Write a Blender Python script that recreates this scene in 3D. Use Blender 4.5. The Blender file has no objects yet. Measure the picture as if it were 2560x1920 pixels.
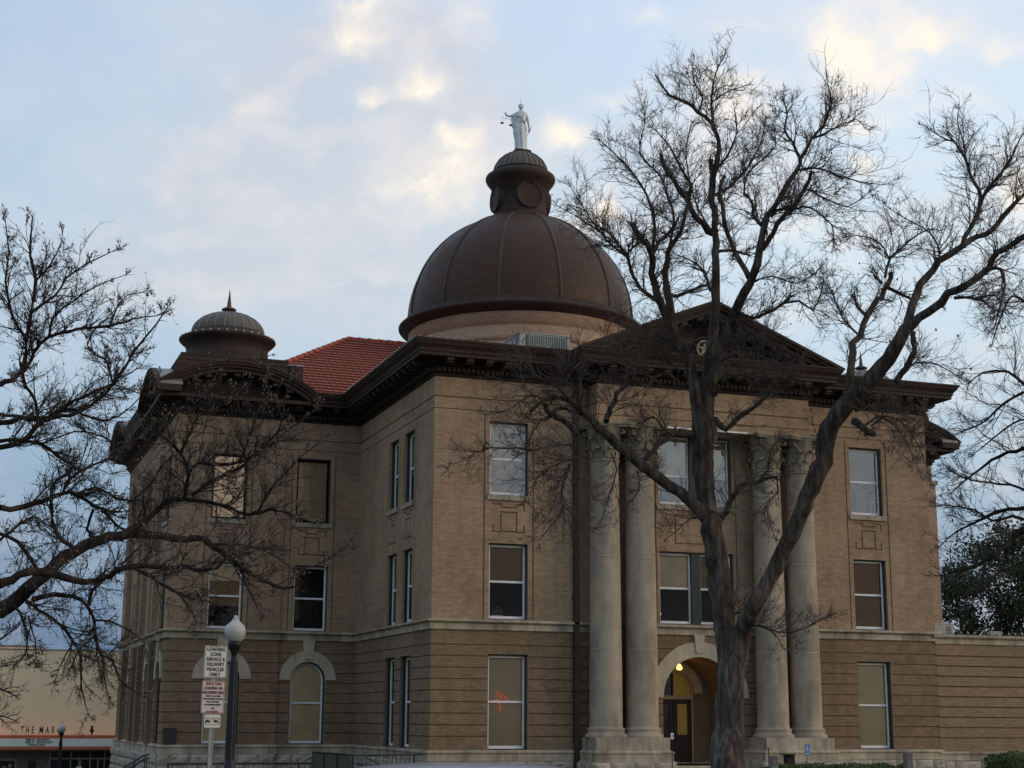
import bpy, bmesh, math, random
import numpy as np
from mathutils import Vector, Matrix
PI = math.pi
R = math.radians
S = bpy.context.scene
COL = S.collection
random.seed(7)

# ------------------------------------------------------------------ node helpers
class NT:
    def __init__(s, tree): s.t = tree; s.n = tree.nodes; s.l = tree.links
    def add(s, kind, **kw):
        n = s.n.new(kind)
        for k, v in kw.items(): setattr(n, k, v)
        return n
    def put(s, sock, v):
        if isinstance(v, bpy.types.NodeSocket): s.l.new(v, sock)
        elif v is not None:
            if hasattr(sock.default_value, '__len__') and not hasattr(v, '__len__'): v = (v,) * len(sock.default_value)
            if hasattr(sock.default_value, '__len__') and len(sock.default_value) == 4 and len(v) == 3: v = (*v, 1)
            sock.default_value = v
    def math(s, op, a, b=None, c=None, clamp=False):
        n = s.add('ShaderNodeMath', operation=op, use_clamp=clamp)
        for i, v in enumerate((a, b, c)):
            if v is not None: s.put(n.inputs[i], v)
        return n.outputs[0]
    def vec(s, op, a, b=None):
        n = s.add('ShaderNodeVectorMath', operation=op)
        s.put(n.inputs[0], a)
        if b is not None: s.put(n.inputs[3] if op == 'SCALE' else n.inputs[1], b)
        return n.outputs['Value'] if op in ('DOT_PRODUCT', 'LENGTH', 'DISTANCE') else n.outputs[0]
    def noise(s, vec=None, scale=5, detail=4, rough=.55, dist=0, out=0):
        n = s.add('ShaderNodeTexNoise'); n.inputs['Scale'].default_value = scale
        n.inputs['Detail'].default_value = detail; n.inputs['Roughness'].default_value = rough
        n.inputs['Distortion'].default_value = dist
        if vec is not None: s.l.new(vec, n.inputs['Vector'])
        return n.outputs[out]
    def ramp(s, fac, stops, interp='LINEAR'):
        n = s.add('ShaderNodeValToRGB'); e = n.color_ramp.elements; n.color_ramp.interpolation = interp
        while len(e) < len(stops): e.new(.5)
        for el, (p, c) in zip(e, stops):
            el.position = p
            c = (c, c, c) if not hasattr(c, '__len__') else c
            el.color = (*c[:3], 1)
        s.put(n.inputs[0], fac); return n.outputs[0]
    def mix(s, f, a, b, mode='MIX', clamp=False):
        n = s.add('ShaderNodeMix', data_type='RGBA', blend_type=mode); n.clamp_result = clamp
        s.put(n.inputs[0], f); s.put(n.inputs[6], a); s.put(n.inputs[7], b); return n.outputs[2]
    def mapr(s, v, a, b, c=0., d=1.):
        n = s.add('ShaderNodeMapRange'); s.put(n.inputs[0], v)
        for i, x in enumerate((a, b, c, d)): n.inputs[i + 1].default_value = x
        return n.outputs[0]

def new_mat(name, rough=.8, metal=0., spec=.5):
    m = bpy.data.materials.new(name); m.use_nodes = True
    t = NT(m.node_tree); b = t.n['Principled BSDF']
    b.inputs['Roughness'].default_value = rough; b.inputs['Metallic'].default_value = metal
    b.inputs['Specular IOR Level'].default_value = spec
    return m, t, b

def simple(name, col, rough=.7, metal=0., var=.25, scale=3., bump=.0, spec=.4, streak=False):
    m, t, b = new_mat(name, rough, metal, spec)
    co = t.add('ShaderNodeTexCoord').outputs['Object']
    v = co
    if streak:
        mp = t.add('ShaderNodeMapping'); mp.inputs['Scale'].default_value = (1, 1, .15); t.l.new(co, mp.inputs[0]); v = mp.outputs[0]
    n = t.noise(v, scale, 6, .6)
    lo = tuple(c * (1 - var) for c in col); hi = tuple(min(1, c * (1 + var)) for c in col)
    t.l.new(t.ramp(n, [(.3, lo), (.7, hi)]), b.inputs['Base Color'])
    if bump:
        bp = t.add('ShaderNodeBump'); bp.inputs['Strength'].default_value = bump; bp.inputs['Distance'].default_value = .03
        t.l.new(t.noise(co, scale * 6, 5, .6), bp.inputs['Height']); t.l.new(bp.outputs[0], b.inputs['Normal'])
    return m

def brick(name, c1, c2, mortar, stain=(.5, .5, .5), dirt=.35):
    m, t, b = new_mat(name, .9, 0, .2)
    uv = t.add('ShaderNodeTexCoord').outputs['UV']
    br = t.add('ShaderNodeTexBrick'); br.offset = .5; br.inputs['Scale'].default_value = 1
    br.inputs['Brick Width'].default_value = .215; br.inputs['Row Height'].default_value = .072
    br.inputs['Mortar Size'].default_value = .008; br.inputs['Mortar Smooth'].default_value = .3
    br.inputs['Bias'].default_value = 0
    br.inputs['Color1'].default_value = (*c1, 1); br.inputs['Color2'].default_value = (*c2, 1); br.inputs['Mortar'].default_value = (*mortar, 1)
    t.l.new(uv, br.inputs['Vector'])
    # a second, sparser set of odd bricks
    ms = t.add('ShaderNodeMapping'); ms.inputs['Scale'].default_value = (2.3, 7., 1); t.l.new(uv, ms.inputs[0])
    odd = t.ramp(t.noise(ms.outputs[0], 1.0, 3, .7), [(.36, .86), (.5, 1.0), (.7, 1.08)])
    col = t.mix(1, br.outputs['Color'], odd, 'MULTIPLY')
    big = t.ramp(t.noise(uv, .33, 7, .68), [(.32, 1 - dirt), (.5, .98), (.72, 1 + dirt * .45)])
    col = t.mix(1, col, big, 'MULTIPLY')
    mp = t.add('ShaderNodeMapping'); mp.inputs['Scale'].default_value = (2.2, .16, 1); t.l.new(uv, mp.inputs[0])
    st = t.ramp(t.noise(mp.outputs[0], 1.1, 5, .6), [(.48, 0.), (.76, .62)])
    col = t.mix(st, col, tuple(c * s for c, s in zip(c1, stain)))
    t.l.new(col, b.inputs['Base Color'])
    bp = t.add('ShaderNodeBump'); bp.inputs['Strength'].default_value = .5; bp.inputs['Distance'].default_value = .012; bp.invert = True
    t.l.new(br.outputs['Fac'], bp.inputs['Height']); t.l.new(bp.outputs[0], b.inputs['Normal'])
    return m

def stone(name, col, dark=(.12, .12, .10), amount=.5, scale=1.2, joints=0., bump=.3):
    m, t, b = new_mat(name, .88, 0, .25)
    co = t.add('ShaderNodeTexCoord').outputs['Object']
    base = t.ramp(t.noise(co, scale * 2, 6, .65), [(.3, tuple(c * .78 for c in col)), (.7, tuple(c * 1.12 for c in col))])
    mp = t.add('ShaderNodeMapping'); mp.inputs['Scale'].default_value = (1, 1, .3); t.l.new(co, mp.inputs[0])
    st = t.ramp(t.noise(mp.outputs[0], scale, 7, .7), [(.43, 0.), (.64, amount)])
    c = t.mix(st, base, dark)
    if joints:
        uv = t.add('ShaderNodeTexCoord').outputs['UV']
        sx = t.add('ShaderNodeSeparateXYZ'); t.l.new(uv, sx.inputs[0])
        f = t.math('FRACT', t.math('MULTIPLY', sx.outputs[0], 1 / joints))
        j = t.math('LESS_THAN', f, .02)
        c = t.mix(t.math('MULTIPLY', j, .45), c, (.08, .075, .06))
        # each block its own tone
        cell = t.math('FLOOR', t.math('MULTIPLY', sx.outputs[0], 1 / joints))
        wn = t.add('ShaderNodeTexWhiteNoise', noise_dimensions='1D'); t.l.new(cell, wn.inputs['W'])
        c = t.mix(1, c, t.ramp(wn.outputs[0], [(0, .82), (1, 1.12)]), 'MULTIPLY')
    t.l.new(c, b.inputs['Base Color'])
    bp = t.add('ShaderNodeBump'); bp.inputs['Strength'].default_value = bump; bp.inputs['Distance'].default_value = .02
    t.l.new(t.noise(co, 14, 6, .65), bp.inputs['Height']); t.l.new(bp.outputs[0], b.inputs['Normal'])
    return m

def copper(name, c1, c2, patina=(.13, .14, .12), pamt=.5, rough=.5, seam=0.):
    m, t, b = new_mat(name, rough, .08, .22)
    co = t.add('ShaderNodeTexCoord').outputs['Object']
    n = t.noise(co, .9, 7, .68)
    c = t.ramp(n, [(.3, c1), (.7, c2)])
    mp = t.add('ShaderNodeMapping'); mp.inputs['Scale'].default_value = (1, 1, .2); t.l.new(co, mp.inputs[0])
    st = t.ramp(t.noise(mp.outputs[0], 2.5, 6, .7), [(.5, 0.), (.8, pamt)])
    c = t.mix(st, c, patina)
    t.l.new(c, b.inputs['Base Color'])
    if seam:
        sx = t.add('ShaderNodeSeparateXYZ'); t.l.new(co, sx.inputs[0])
        f = t.math('FRACT', t.math('MULTIPLY', sx.outputs[2], 1 / seam))
        h = t.math('LESS_THAN', f, .12)
        bp = t.add('ShaderNodeBump'); bp.inputs['Strength'].default_value = .35; bp.inputs['Distance'].default_value = .03
        t.l.new(t.math('ADD', h, t.math('MULTIPLY', t.noise(co, 3.5, 3), 1.6)), bp.inputs['Height']); t.l.new(bp.outputs[0], b.inputs['Normal'])
        c2_ = t.mix(t.math('MULTIPLY', h, .35), c, (.02, .018, .015)); t.l.new(c2_, b.inputs['Base Color'])
    t.l.new(t.ramp(n, [(.3, rough - .1), (.7, rough + .15)]), b.inputs['Roughness'])
    return m

def emit(name, col, strength):
    m = bpy.data.materials.new(name); m.use_nodes = True; t = NT(m.node_tree); b = t.n['Principled BSDF']
    b.inputs['Base Color'].default_value = (*col, 1)
    b.inputs['Emission Color'].default_value = (*col, 1); b.inputs['Emission Strength'].default_value = strength
    return m

M = {}
M['brick'] = brick('tan_brick', (.40, .280, .176), (.31, .213, .132), (.26, .195, .14), (.55, .54, .52), .34)
M['brick_low'] = brick('brown_brick', (.268, .184, .112), (.20, .136, .083), (.17, .128, .09), (.55, .55, .5), .3)
M['brick_ext'] = brick('buff_brick', (.32, .226, .142), (.255, .178, .11), (.18, .135, .09), (.75, .72, .66), .2)
M['brick_drum'] = brick('pale_brick', (.44, .30, .20), (.36, .24, .155), (.27, .2, .14), (.8, .75, .7), .15)
M['groove'] = simple('groove_brick', (.16, .108, .072), .95, var=.3)
M['stone'] = stone('limestone', (.46, .395, .29), (.08, .082, .065), .68, 1.3, 1.25)
M['stone_arch'] = stone('arch_limestone', (.47, .40, .285), (.16, .15, .12), .3, 1.5)
M['rock'] = stone('rock_faced_limestone', (.42, .375, .30), (.13, .125, .10), .5, 1.6, bump=.8)
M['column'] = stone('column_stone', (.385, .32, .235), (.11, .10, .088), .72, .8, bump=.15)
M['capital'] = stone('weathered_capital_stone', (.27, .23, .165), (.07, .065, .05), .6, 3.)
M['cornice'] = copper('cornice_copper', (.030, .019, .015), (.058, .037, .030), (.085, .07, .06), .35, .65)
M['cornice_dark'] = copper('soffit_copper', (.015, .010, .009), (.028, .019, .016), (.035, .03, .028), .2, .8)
M['dome'] = copper('dome_copper', (.043, .022, .012), (.070, .036, .020), (.10, .08, .06), .2, .5, seam=.42)
M['rib'] = copper('rib_copper', (.06, .04, .03), (.10, .07, .054), (.14, .125, .105), .4, .5)
M['small_dome'] = copper('patinated_copper', (.085, .075, .06), (.13, .12, .095), (.17, .18, .155), .5, .5)
M['grey_metal'] = simple('grey_sheet_metal', (.22, .215, .20), .5, .3, .2, 1.5)
M['roof_flat'] = simple('dark_roofing', (.05, .045, .04), .9, 0, .3, 1)
M['white'] = simple('white_paint', (.68, .68, .67), .5, 0, .1, 4)
M['casing'] = simple('dark_green_paint', (.016, .028, .028), .5, 0, .2, 4)
M['black'] = simple('black_paint', (.012, .012, .013), .4, 0, .2, 6)
M['interior'] = simple('dim_interior_wall', (.05, .045, .04), .9)
M['blind_tan'] = simple('tan_blind', (.68, .54, .35), .8, 0, .15, 2)
M['blind_brown'] = simple('brown_blind', (.30, .17, .08), .8, 0, .15, 2)
M['panel'] = simple('pale_brown_panel', (.44, .33, .22), .8, 0, .2, 3)
M['blind_white'] = simple('pale_blind', (.70, .56, .34), .8, 0, .08, 2)
M['board'] = simple('boarded_window_panel', (.55, .40, .24), .7, 0, .15, 2)
M['pipe'] = simple('brown_downpipe_metal', (.05, .035, .03), .6, .3, .2, 2)
M['wood'] = simple('dark_door_wood', (.022, .010, .008), .5, 0, .3, 6)
M['trim'] = simple('cream_door_trim', (.36, .29, .18), .6, 0, .1, 4)
M['concrete'] = simple('concrete', (.27, .26, .24), .9, 0, .2, 3, .2)
M['asphalt'] = simple('asphalt_road', (.05, .05, .052), .9, 0, .25, 8, .3)
M['ivory'] = simple('cream_wall_render', (.96, .77, .47), .85, 0, .06, .4, streak=True)

def glass_mat(name, refl=.12, tint=(.92, .93, .92), rough=.02, wob=.012):
    m = bpy.data.materials.new(name); m.use_nodes = True; t = NT(m.node_tree); t.n.remove(t.n['Principled BSDF'])
    tr = t.add('ShaderNodeBsdfTransparent'); tr.inputs[0].default_value = (*tint, 1)
    gl = t.add('ShaderNodeBsdfGlossy'); gl.inputs['Roughness'].default_value = rough
    lw = t.add('ShaderNodeLayerWeight'); lw.inputs[0].default_value = .35
    f = t.mapr(lw.outputs['Fresnel'], .055, 1, refl, 1)
    mx = t.add('ShaderNodeMixShader'); t.l.new(f, mx.inputs[0]); t.l.new(tr.outputs[0], mx.inputs[1]); t.l.new(gl.outputs[0], mx.inputs[2])
    co = t.add('ShaderNodeTexCoord').outputs['Object']
    bp = t.add('ShaderNodeBump'); bp.inputs['Strength'].default_value = .25; bp.inputs['Distance'].default_value = wob
    t.l.new(t.noise(co, 1.6, 2), bp.inputs['Height']); t.l.new(bp.outputs[0], gl.inputs['Normal'])
    t.l.new(mx.outputs[0], t.n['Material Output'].inputs[0]); return m
M['glass'] = glass_mat('window_glass', .022)
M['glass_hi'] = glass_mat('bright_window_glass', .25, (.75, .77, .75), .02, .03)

# ------------------------------------------------------------------ mesh helpers
class MB:
    """collects faces of one mesh; xf is applied to every point"""
    def __init__(s, xf=None): s.v = []; s.f = []; s.uv = []; s.mi = []; s.sm = []; s.mats = []; s.xf = xf
    def m(s, mat):
        if mat not in s.mats: s.mats.append(mat)
        return s.mats.index(mat)
    def face(s, pts, mat, uv=None, smooth=False):
        i = len(s.v)
        s.v += [tuple(s.xf @ Vector(p)) if s.xf else tuple(p) for p in pts]
        s.f.append(list(range(i, i + len(pts))))
        s.uv.append(uv or [(p[0] + p[1], p[2]) for p in pts]); s.mi.append(s.m(mat)); s.sm.append(smooth)
    def grid(s, rows, mat, closed=False, smooth=True, uvf=None):
        """rows of points -> shared-vertex quads"""
        i = len(s.v); n = len(rows[0])
        for r in rows: s.v += [tuple(s.xf @ Vector(p)) if s.xf else tuple(p) for p in r]
        for a in range(len(rows) - 1):
            for b in range(n if closed else n - 1):
                c = (b + 1) % n
                s.f.append([i + a * n + b, i + a * n + c, i + (a + 1) * n + c, i + (a + 1) * n + b])
                if uvf: s.uv.append([uvf(a, b), uvf(a, b + 1), uvf(a + 1, b + 1), uvf(a + 1, b)])
                else:
                    pa = [rows[a][b], rows[a][c], rows[a + 1][c], rows[a + 1][b]]
                    s.uv.append([(p[0] + p[1], p[2]) for p in pa])
                s.mi.append(s.m(mat)); s.sm.append(smooth)
    def box(s, x0, x1, y0, y1, z0, z1, mat, skip=''):
        F = {'f': [(x0, y0, z0), (x1, y0, z0), (x1, y0, z1), (x0, y0, z1)], 'b': [(x1, y1, z0), (x0, y1, z0), (x0, y1, z1), (x1, y1, z1)],
             'l': [(x0, y1, z0), (x0, y0, z0), (x0, y0, z1), (x0, y1, z1)], 'r': [(x1, y0, z0), (x1, y1, z0), (x1, y1, z1), (x1, y0, z1)],
             't': [(x0, y0, z1), (x1, y0, z1), (x1, y1, z1), (x0, y1, z1)], 'd': [(x0, y1, z0), (x1, y1, z0), (x1, y0, z0), (x0, y0, z0)]}
        for k, q in F.items():
            if k in skip: continue
            if k in 'td': uv = [(p[0], p[1]) for p in q]
            elif k in 'fb': uv = [(p[0], p[2]) for p in q]
            else: uv = [(p[1], p[2]) for p in q]
            s.face(q, mat, uv)
    def strip(s, A, B, y0, y1, mat, ends=True, smooth=False):
        """solid between polylines A,B given as (x,z), extruded from y0 to y1"""
        f = lambda p, y: (p[0], y, p[1])
        for k in range(len(A) - 1):
            a, b, c, d = A[k], A[k + 1], B[k + 1], B[k]
            s.face([f(a, y0), f(b, y0), f(c, y0), f(d, y0)], mat)
            s.face([f(b, y1), f(a, y1), f(d, y1), f(c, y1)], mat)
            s.face([f(a, y0), f(a, y1), f(b, y1), f(b, y0)], mat, smooth=smooth)
            s.face([f(d, y0), f(c, y0), f(c, y1), f(d, y1)], mat, smooth=smooth)
        if ends:
            for a, b in ((A[0], B[0]), (B[-1], A[-1])): s.face([f(a, y0), f(b, y0), f(b, y1), f(a, y1)], mat)
    def poly_prism(s, P, y0, y1, mat):
        n = len(P)
        s.face([(p[0], y0, p[1]) for p in P], mat); s.face([(p[0], y1, p[1]) for p in reversed(P)], mat)
        for i in range(n):
            a, b = P[i], P[(i + 1) % n]
            s.face([(a[0], y1, a[1]), (b[0], y1, b[1]), (b[0], y0, b[1]), (a[0], y0, a[1])], mat)
    def lathe(s, prof, mat, c=(0, 0), n=48, smooth=True, fr=0, to=2 * PI):
        full = abs(to - fr - 2 * PI) < 1e-6
        k = n if full else n + 1
        ang = [fr + (to - fr) * i / n for i in range(k)]
        rows = [[(c[0] + r * math.cos(a), c[1] + r * math.sin(a), z) for a in ang] for r, z in prof]
        R0 = max(r for r, z in prof); cum = [0]
        for (r0, z0), (r1, z1) in zip(prof, prof[1:]): cum.append(cum[-1] + math.hypot(r1 - r0, z1 - z0))
        s.grid(rows, mat, full, smooth, lambda a, b: ((fr + (to - fr) * b / n) * R0, cum[a]))
    def tube(s, pts, rad, mat, n=8, cap=True, smooth=True):
        pts = [Vector(p) for p in pts]; rs = rad if hasattr(rad, '__len__') else [rad] * len(pts)
        rows = []; up = None
        for i, p in enumerate(pts):
            t = (pts[min(i + 1, len(pts) - 1)] - pts[max(i - 1, 0)]).normalized()
            if up is None: up = t.orthogonal().normalized()
            up = (up - t * up.dot(t)); up = up.normalized() if up.length > 1e-6 else t.orthogonal().normalized()
            w = t.cross(up)
            rows.append([tuple(p + (up * math.cos(2 * PI * k / n) + w * math.sin(2 * PI * k / n)) * rs[i]) for k in range(n)])
        s.grid(rows, mat, True, smooth)
        if cap: s.face(list(reversed(rows[0])), mat); s.face(rows[-1], mat)
    def sweep(s, path, prof, mat, closed=True, zoff=0):
        """profile (offset outwards, z) swept along plan path [(x,y)] that runs with the outside on its right"""
        n = len(path); offs = []
        for i in range(n):
            def nrm(a, b):
                d = Vector((b[0] - a[0], b[1] - a[1])).normalized(); return Vector((d.y, -d.x))
            if closed or 0 < i < n - 1:
                n1 = nrm(path[i - 1], path[i]); n2 = nrm(path[i], path[(i + 1) % n]); o = (n1 + n2) / (1 + n1.dot(n2))
            elif i == 0: o = nrm(path[0], path[1])
            else: o = nrm(path[-2], path[-1])
            offs.append(o)
        cum = [0]
        for i in range(n): a, b = path[i], path[(i + 1) % n]; cum.append(cum[-1] + math.hypot(a[0] - b[0], a[1] - b[1]))
        for i in range(n if closed else n - 1):
            j = (i + 1) % n
            for (o0, z0), (o1, z1) in zip(prof, prof[1:]):
                P = lambda k, o, z: (path[k][0] + offs[k].x * o, path[k][1] + offs[k].y * o, z + zoff)
                s.face([P(i, o0, z0), P(j, o0, z0), P(j, o1, z1), P(i, o1, z1)], mat,
                       [(cum[i], z0 + o0), (cum[i + 1], z0 + o0), (cum[i + 1], z1 + o1), (cum[i], z1 + o1)])
        if not closed:
            for k in (0, n - 1):
                s.face([(path[k][0] + offs[k].x * o, path[k][1] + offs[k].y * o, z + zoff) for o, z in prof], mat)
    def build(s, name, parent=None, label=None, loc=None, merge=False):
        me = bpy.data.meshes.new(name); me.from_pydata(s.v, [], s.f)
        for m_ in s.mats: me.materials.append(m_)
        me.polygons.foreach_set('material_index', s.mi); me.polygons.foreach_set('use_smooth', s.sm)
        uvl = me.uv_layers.new(name='UVMap'); flat = [c for f in s.uv for p in f for c in p]
        uvl.data.foreach_set('uv', flat)
        if merge:
            bm = bmesh.new(); bm.from_mesh(me); bmesh.ops.remove_doubles(bm, verts=bm.verts, dist=1e-4); bm.to_mesh(me); bm.free()
        me.update(); o = bpy.data.objects.new(name, me); COL.objects.link(o)
        if parent: o.parent = parent
        if label: o['label'] = label
        if loc: o.location = loc
        return o

def empty(name, loc=(0, 0, 0), rz=0):
    o = bpy.data.objects.new(name, None); o.location = loc; o.rotation_euler = (0, 0, rz); COL.objects.link(o); return o
def tag(o, label=None, cat=None, group=None, kind=None):
    if label: o['label'] = label
    if cat: o['category'] = cat
    if group: o['group'] = group
    if kind: o['kind'] = kind
    return o
def copy_tree(o, parent=None):
    c = o.copy(); COL.objects.link(c)
    if parent: c.parent = parent
    for ch in list(o.children): copy_tree(ch, c)
    return c
def XF(x=0, y=0, z=0, rz=0): return Matrix.Translation((x, y, z)) @ Matrix.Rotation(rz, 4, 'Z')

def wall_panel(mb, W, z0, z1, mat, openings=(), recess=(), gmat=None, jamb=.27, jmat=None):
    """wall in local coords: x 0..W, outside is -y, face at y=0. openings (u0,u1,z0,z1); recess (u0,u1,z0,z1,depth)"""
    us = sorted({0., W} | {q for o in list(openings) + list(recess) for q in o[:2] if 0 < q < W})
    zs = sorted({z0, z1} | {q for o in list(openings) + list(recess) for q in o[2:4] if z0 < q < z1})
    def dep(u, z):
        for o in openings:
            if o[0] < u < o[1] and o[2] < z < o[3]: return jamb, 1
        d = 0
        for r in recess:
            if r[0] < u < r[1] and r[2] < z < r[3]: d = max(d, r[4])
        return d, 0
    D = [[dep((us[i] + us[i + 1]) / 2, (zs[j] + zs[j + 1]) / 2) for j in range(len(zs) - 1)] for i in range(len(us) - 1)]
    for j in range(len(zs) - 1):
        i = 0
        while i < len(us) - 1:
            k = i
            while k + 1 < len(us) - 1 and D[k + 1][j] == D[i][j]: k += 1
            d, op = D[i][j]
            if not op:
                q = [(us[i], d, zs[j]), (us[k + 1], d, zs[j]), (us[k + 1], d, zs[j + 1]), (us[i], d, zs[j + 1])]
                mb.face(q, gmat if (d > 0 and gmat) else mat, [(p[0], p[2]) for p in q])
            i = k + 1
    for i in range(len(us) - 1):
        for j in range(len(zs) - 1):
            d = D[i][j][0]
            for (a, b, side) in ((i + 1, j, 'u'), (i, j + 1, 'z')):
                if a >= len(us) - 1 or b >= len(zs) - 1: continue
                e = D[a][b][0]
                if abs(e - d) < 1e-6: continue
                mm = jmat or mat
                if side == 'u':
                    u = us[i + 1]; q = [(u, d, zs[j]), (u, e, zs[j]), (u, e, zs[j + 1]), (u, d, zs[j + 1])]; uv = [(p[1], p[2]) for p in q]
                else:
                    z = zs[j + 1]; q = [(us[i], d, z), (us[i + 1], d, z), (us[i + 1], e, z), (us[i], e, z)]; uv = [(p[0], p[1]) for p in q]
                mb.face(q, mm, uv)
def arch_fill(mb, uc, r, zs, mat, depth, n=16, jmat=None):
    """fills the square above the spring line around a half-round opening, and lines the arch"""
    A = [(uc + r * math.cos(PI - PI * k / n), zs + r * math.sin(PI * k / n)) for k in range(n + 1)]
    for k in range(n):
        a, b = A[k], A[k + 1]
        q = [(a[0], 0, a[1]), (b[0], 0, b[1]), (b[0], 0, zs + r), (a[0], 0, zs + r)]
        mb.face(q, mat, [(p[0], p[2]) for p in q])
        q = [(a[0], 0, a[1]), (a[0], depth, a[1]), (b[0], depth, b[1]), (b[0], 0, b[1])]
        mb.face(q, jmat or mat, [(k * r * PI / n, p[1]) for p in q])

# ------------------------------------------------------------------ ground
CX = 9.52; CY = 17.75; XR = 19.04
def smooth(a, b, x): t = max(0, min(1, (x - a) / (b - a))); return t * t * (3 - 2 * t)
def gz(x, y): return -3.3 * smooth(4, 39, y)
def axis_pts(lo, hi, a, b, fine, coarse):
    v = []; x = lo
    while x < hi: v.append(x); x += fine if a <= x < b else coarse
    return v + [hi]
def ground():
    mg = bpy.data.materials.new('lawn'); mg.use_nodes = True; t = NT(mg.node_tree); b = t.n['Principled BSDF']; b.inputs['Roughness'].default_value = .95
    co = t.add('ShaderNodeTexCoord').outputs['Object']
    c = t.ramp(t.noise(co, 1.3, 8, .7), [(.3, (.045, .055, .02)), (.6, (.09, .095, .035)), (.8, (.12, .11, .06))])
    t.l.new(c, b.inputs['Base Color'])
    xs = axis_pts(-600, 600, -60, 80, 4, 60); ys = axis_pts(-300, 900, -60, 60, 3, 60)
    mb = MB(); mb.grid([[(x, y, gz(x, y)) for x in xs] for y in ys], mg)
    o = mb.build('ground'); tag(o, kind='structure')
    # street beside the camera and the street in front of the theatre, each a sheet laid over the ground
    mb = MB(); mb.grid([[(x, y, .004) for x in (-120, 0, 120)] for y in (-47, -36)], M['asphalt']); tag(mb.build('road'), kind='structure')
    mb = MB(); ys2 = [26 + k for k in range(0, 15)]
    mb.grid([[(x, y, gz(x, y) + .012) for x in (-120, -60, -8, 60, 120)] for y in ys2], M['asphalt']); tag(mb.build('road'), kind='structure')
    mb = MB(); mb.box(-120, 120, -36, -33.2, -.1, .13, M['concrete'])
    mb.box(-120, 120, -36.0, -35.86, .13, .134, M['stone'], 'd'); tag(mb.build('pavement'), kind='structure')
    mb = MB(); mb.box(8.0, 11.0, -33.2, -3.2, -.05, .03, M['concrete']); tag(mb.build('path'), kind='structure')
    mb = MB(); mb.box(-120, 120, 40.2, 42, -3.8, -3.16, M['concrete']); tag(mb.build('pavement'), kind='structure')
    # painted parking lines along the near kerb
    mb = MB()
    for k in range(-8, 10): mb.face([(-14 + k * 6.2, -38.4, .009), (-13.9 + k * 6.2, -38.4, .009), (-13.9 + k * 6.2, -36.02, .009), (-14 + k * 6.2, -36.02, .009)], M['white'])
    tag(mb.build('road_marking'), kind='structure')
ground()

# ------------------------------------------------------------------ courthouse
CH = empty('courthouse', (CX, 0, 0))
tag(CH, 'three storey tan brick courthouse with brown copper dome, columned pediment and red tiled roof', 'courthouse')
CH.location = (0, 0, 0)
ZB, ZT = .68, 12.83
GROOVES = [4.03 - .3625 * k for k in range(9)]
def lowrec(W): return [(0, W, g - .022, g + .022, .035) for g in GROOVES]
def uprec(W): return [(0, W, 12.13, 12.18, .03), (0, W, 11.73, 11.77, .02)]
def bay(u0, u1):
    """brick relief round a window column and between its storeys"""
    r = [(u0 - .2, u0 - .155, 4.83, 11.62, .03), (u1 + .155, u1 + .2, 4.83, 11.62, .03)]
    a, b = u0 + .12, u1 - .12; d = .025; w = .05
    r += [(a, a + .28, 8.62, 8.62 + w, d), (a + .28, b - .28, 8.52, 8.52 + w, d), (b - .28, b, 8.62, 8.62 + w, d), (a + .28, a + .28 + w, 8.52, 8.67, d), (b - .28 - w, b - .28, 8.52, 8.67, d)]
    r += [(b - w, b, 8.42, 8.67, d), (b - w, b, 7.75, 7.98, d), (a, a + w, 7.75, 7.98, d), (a, a + .25, 7.7, 7.75, d), (b - .25, b, 7.7, 7.75, d)]
    m0, m1 = (a + b) / 2 - .3, (a + b) / 2 + .3
    r += [(m0, m0 + w, 7.72, 8.4, d), (m1 - w, m1, 7.72, 8.4, d), (m0, m1, 7.72, 7.77, d), (m0, m1, 8.36, 8.41, d)]
    return r

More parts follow.
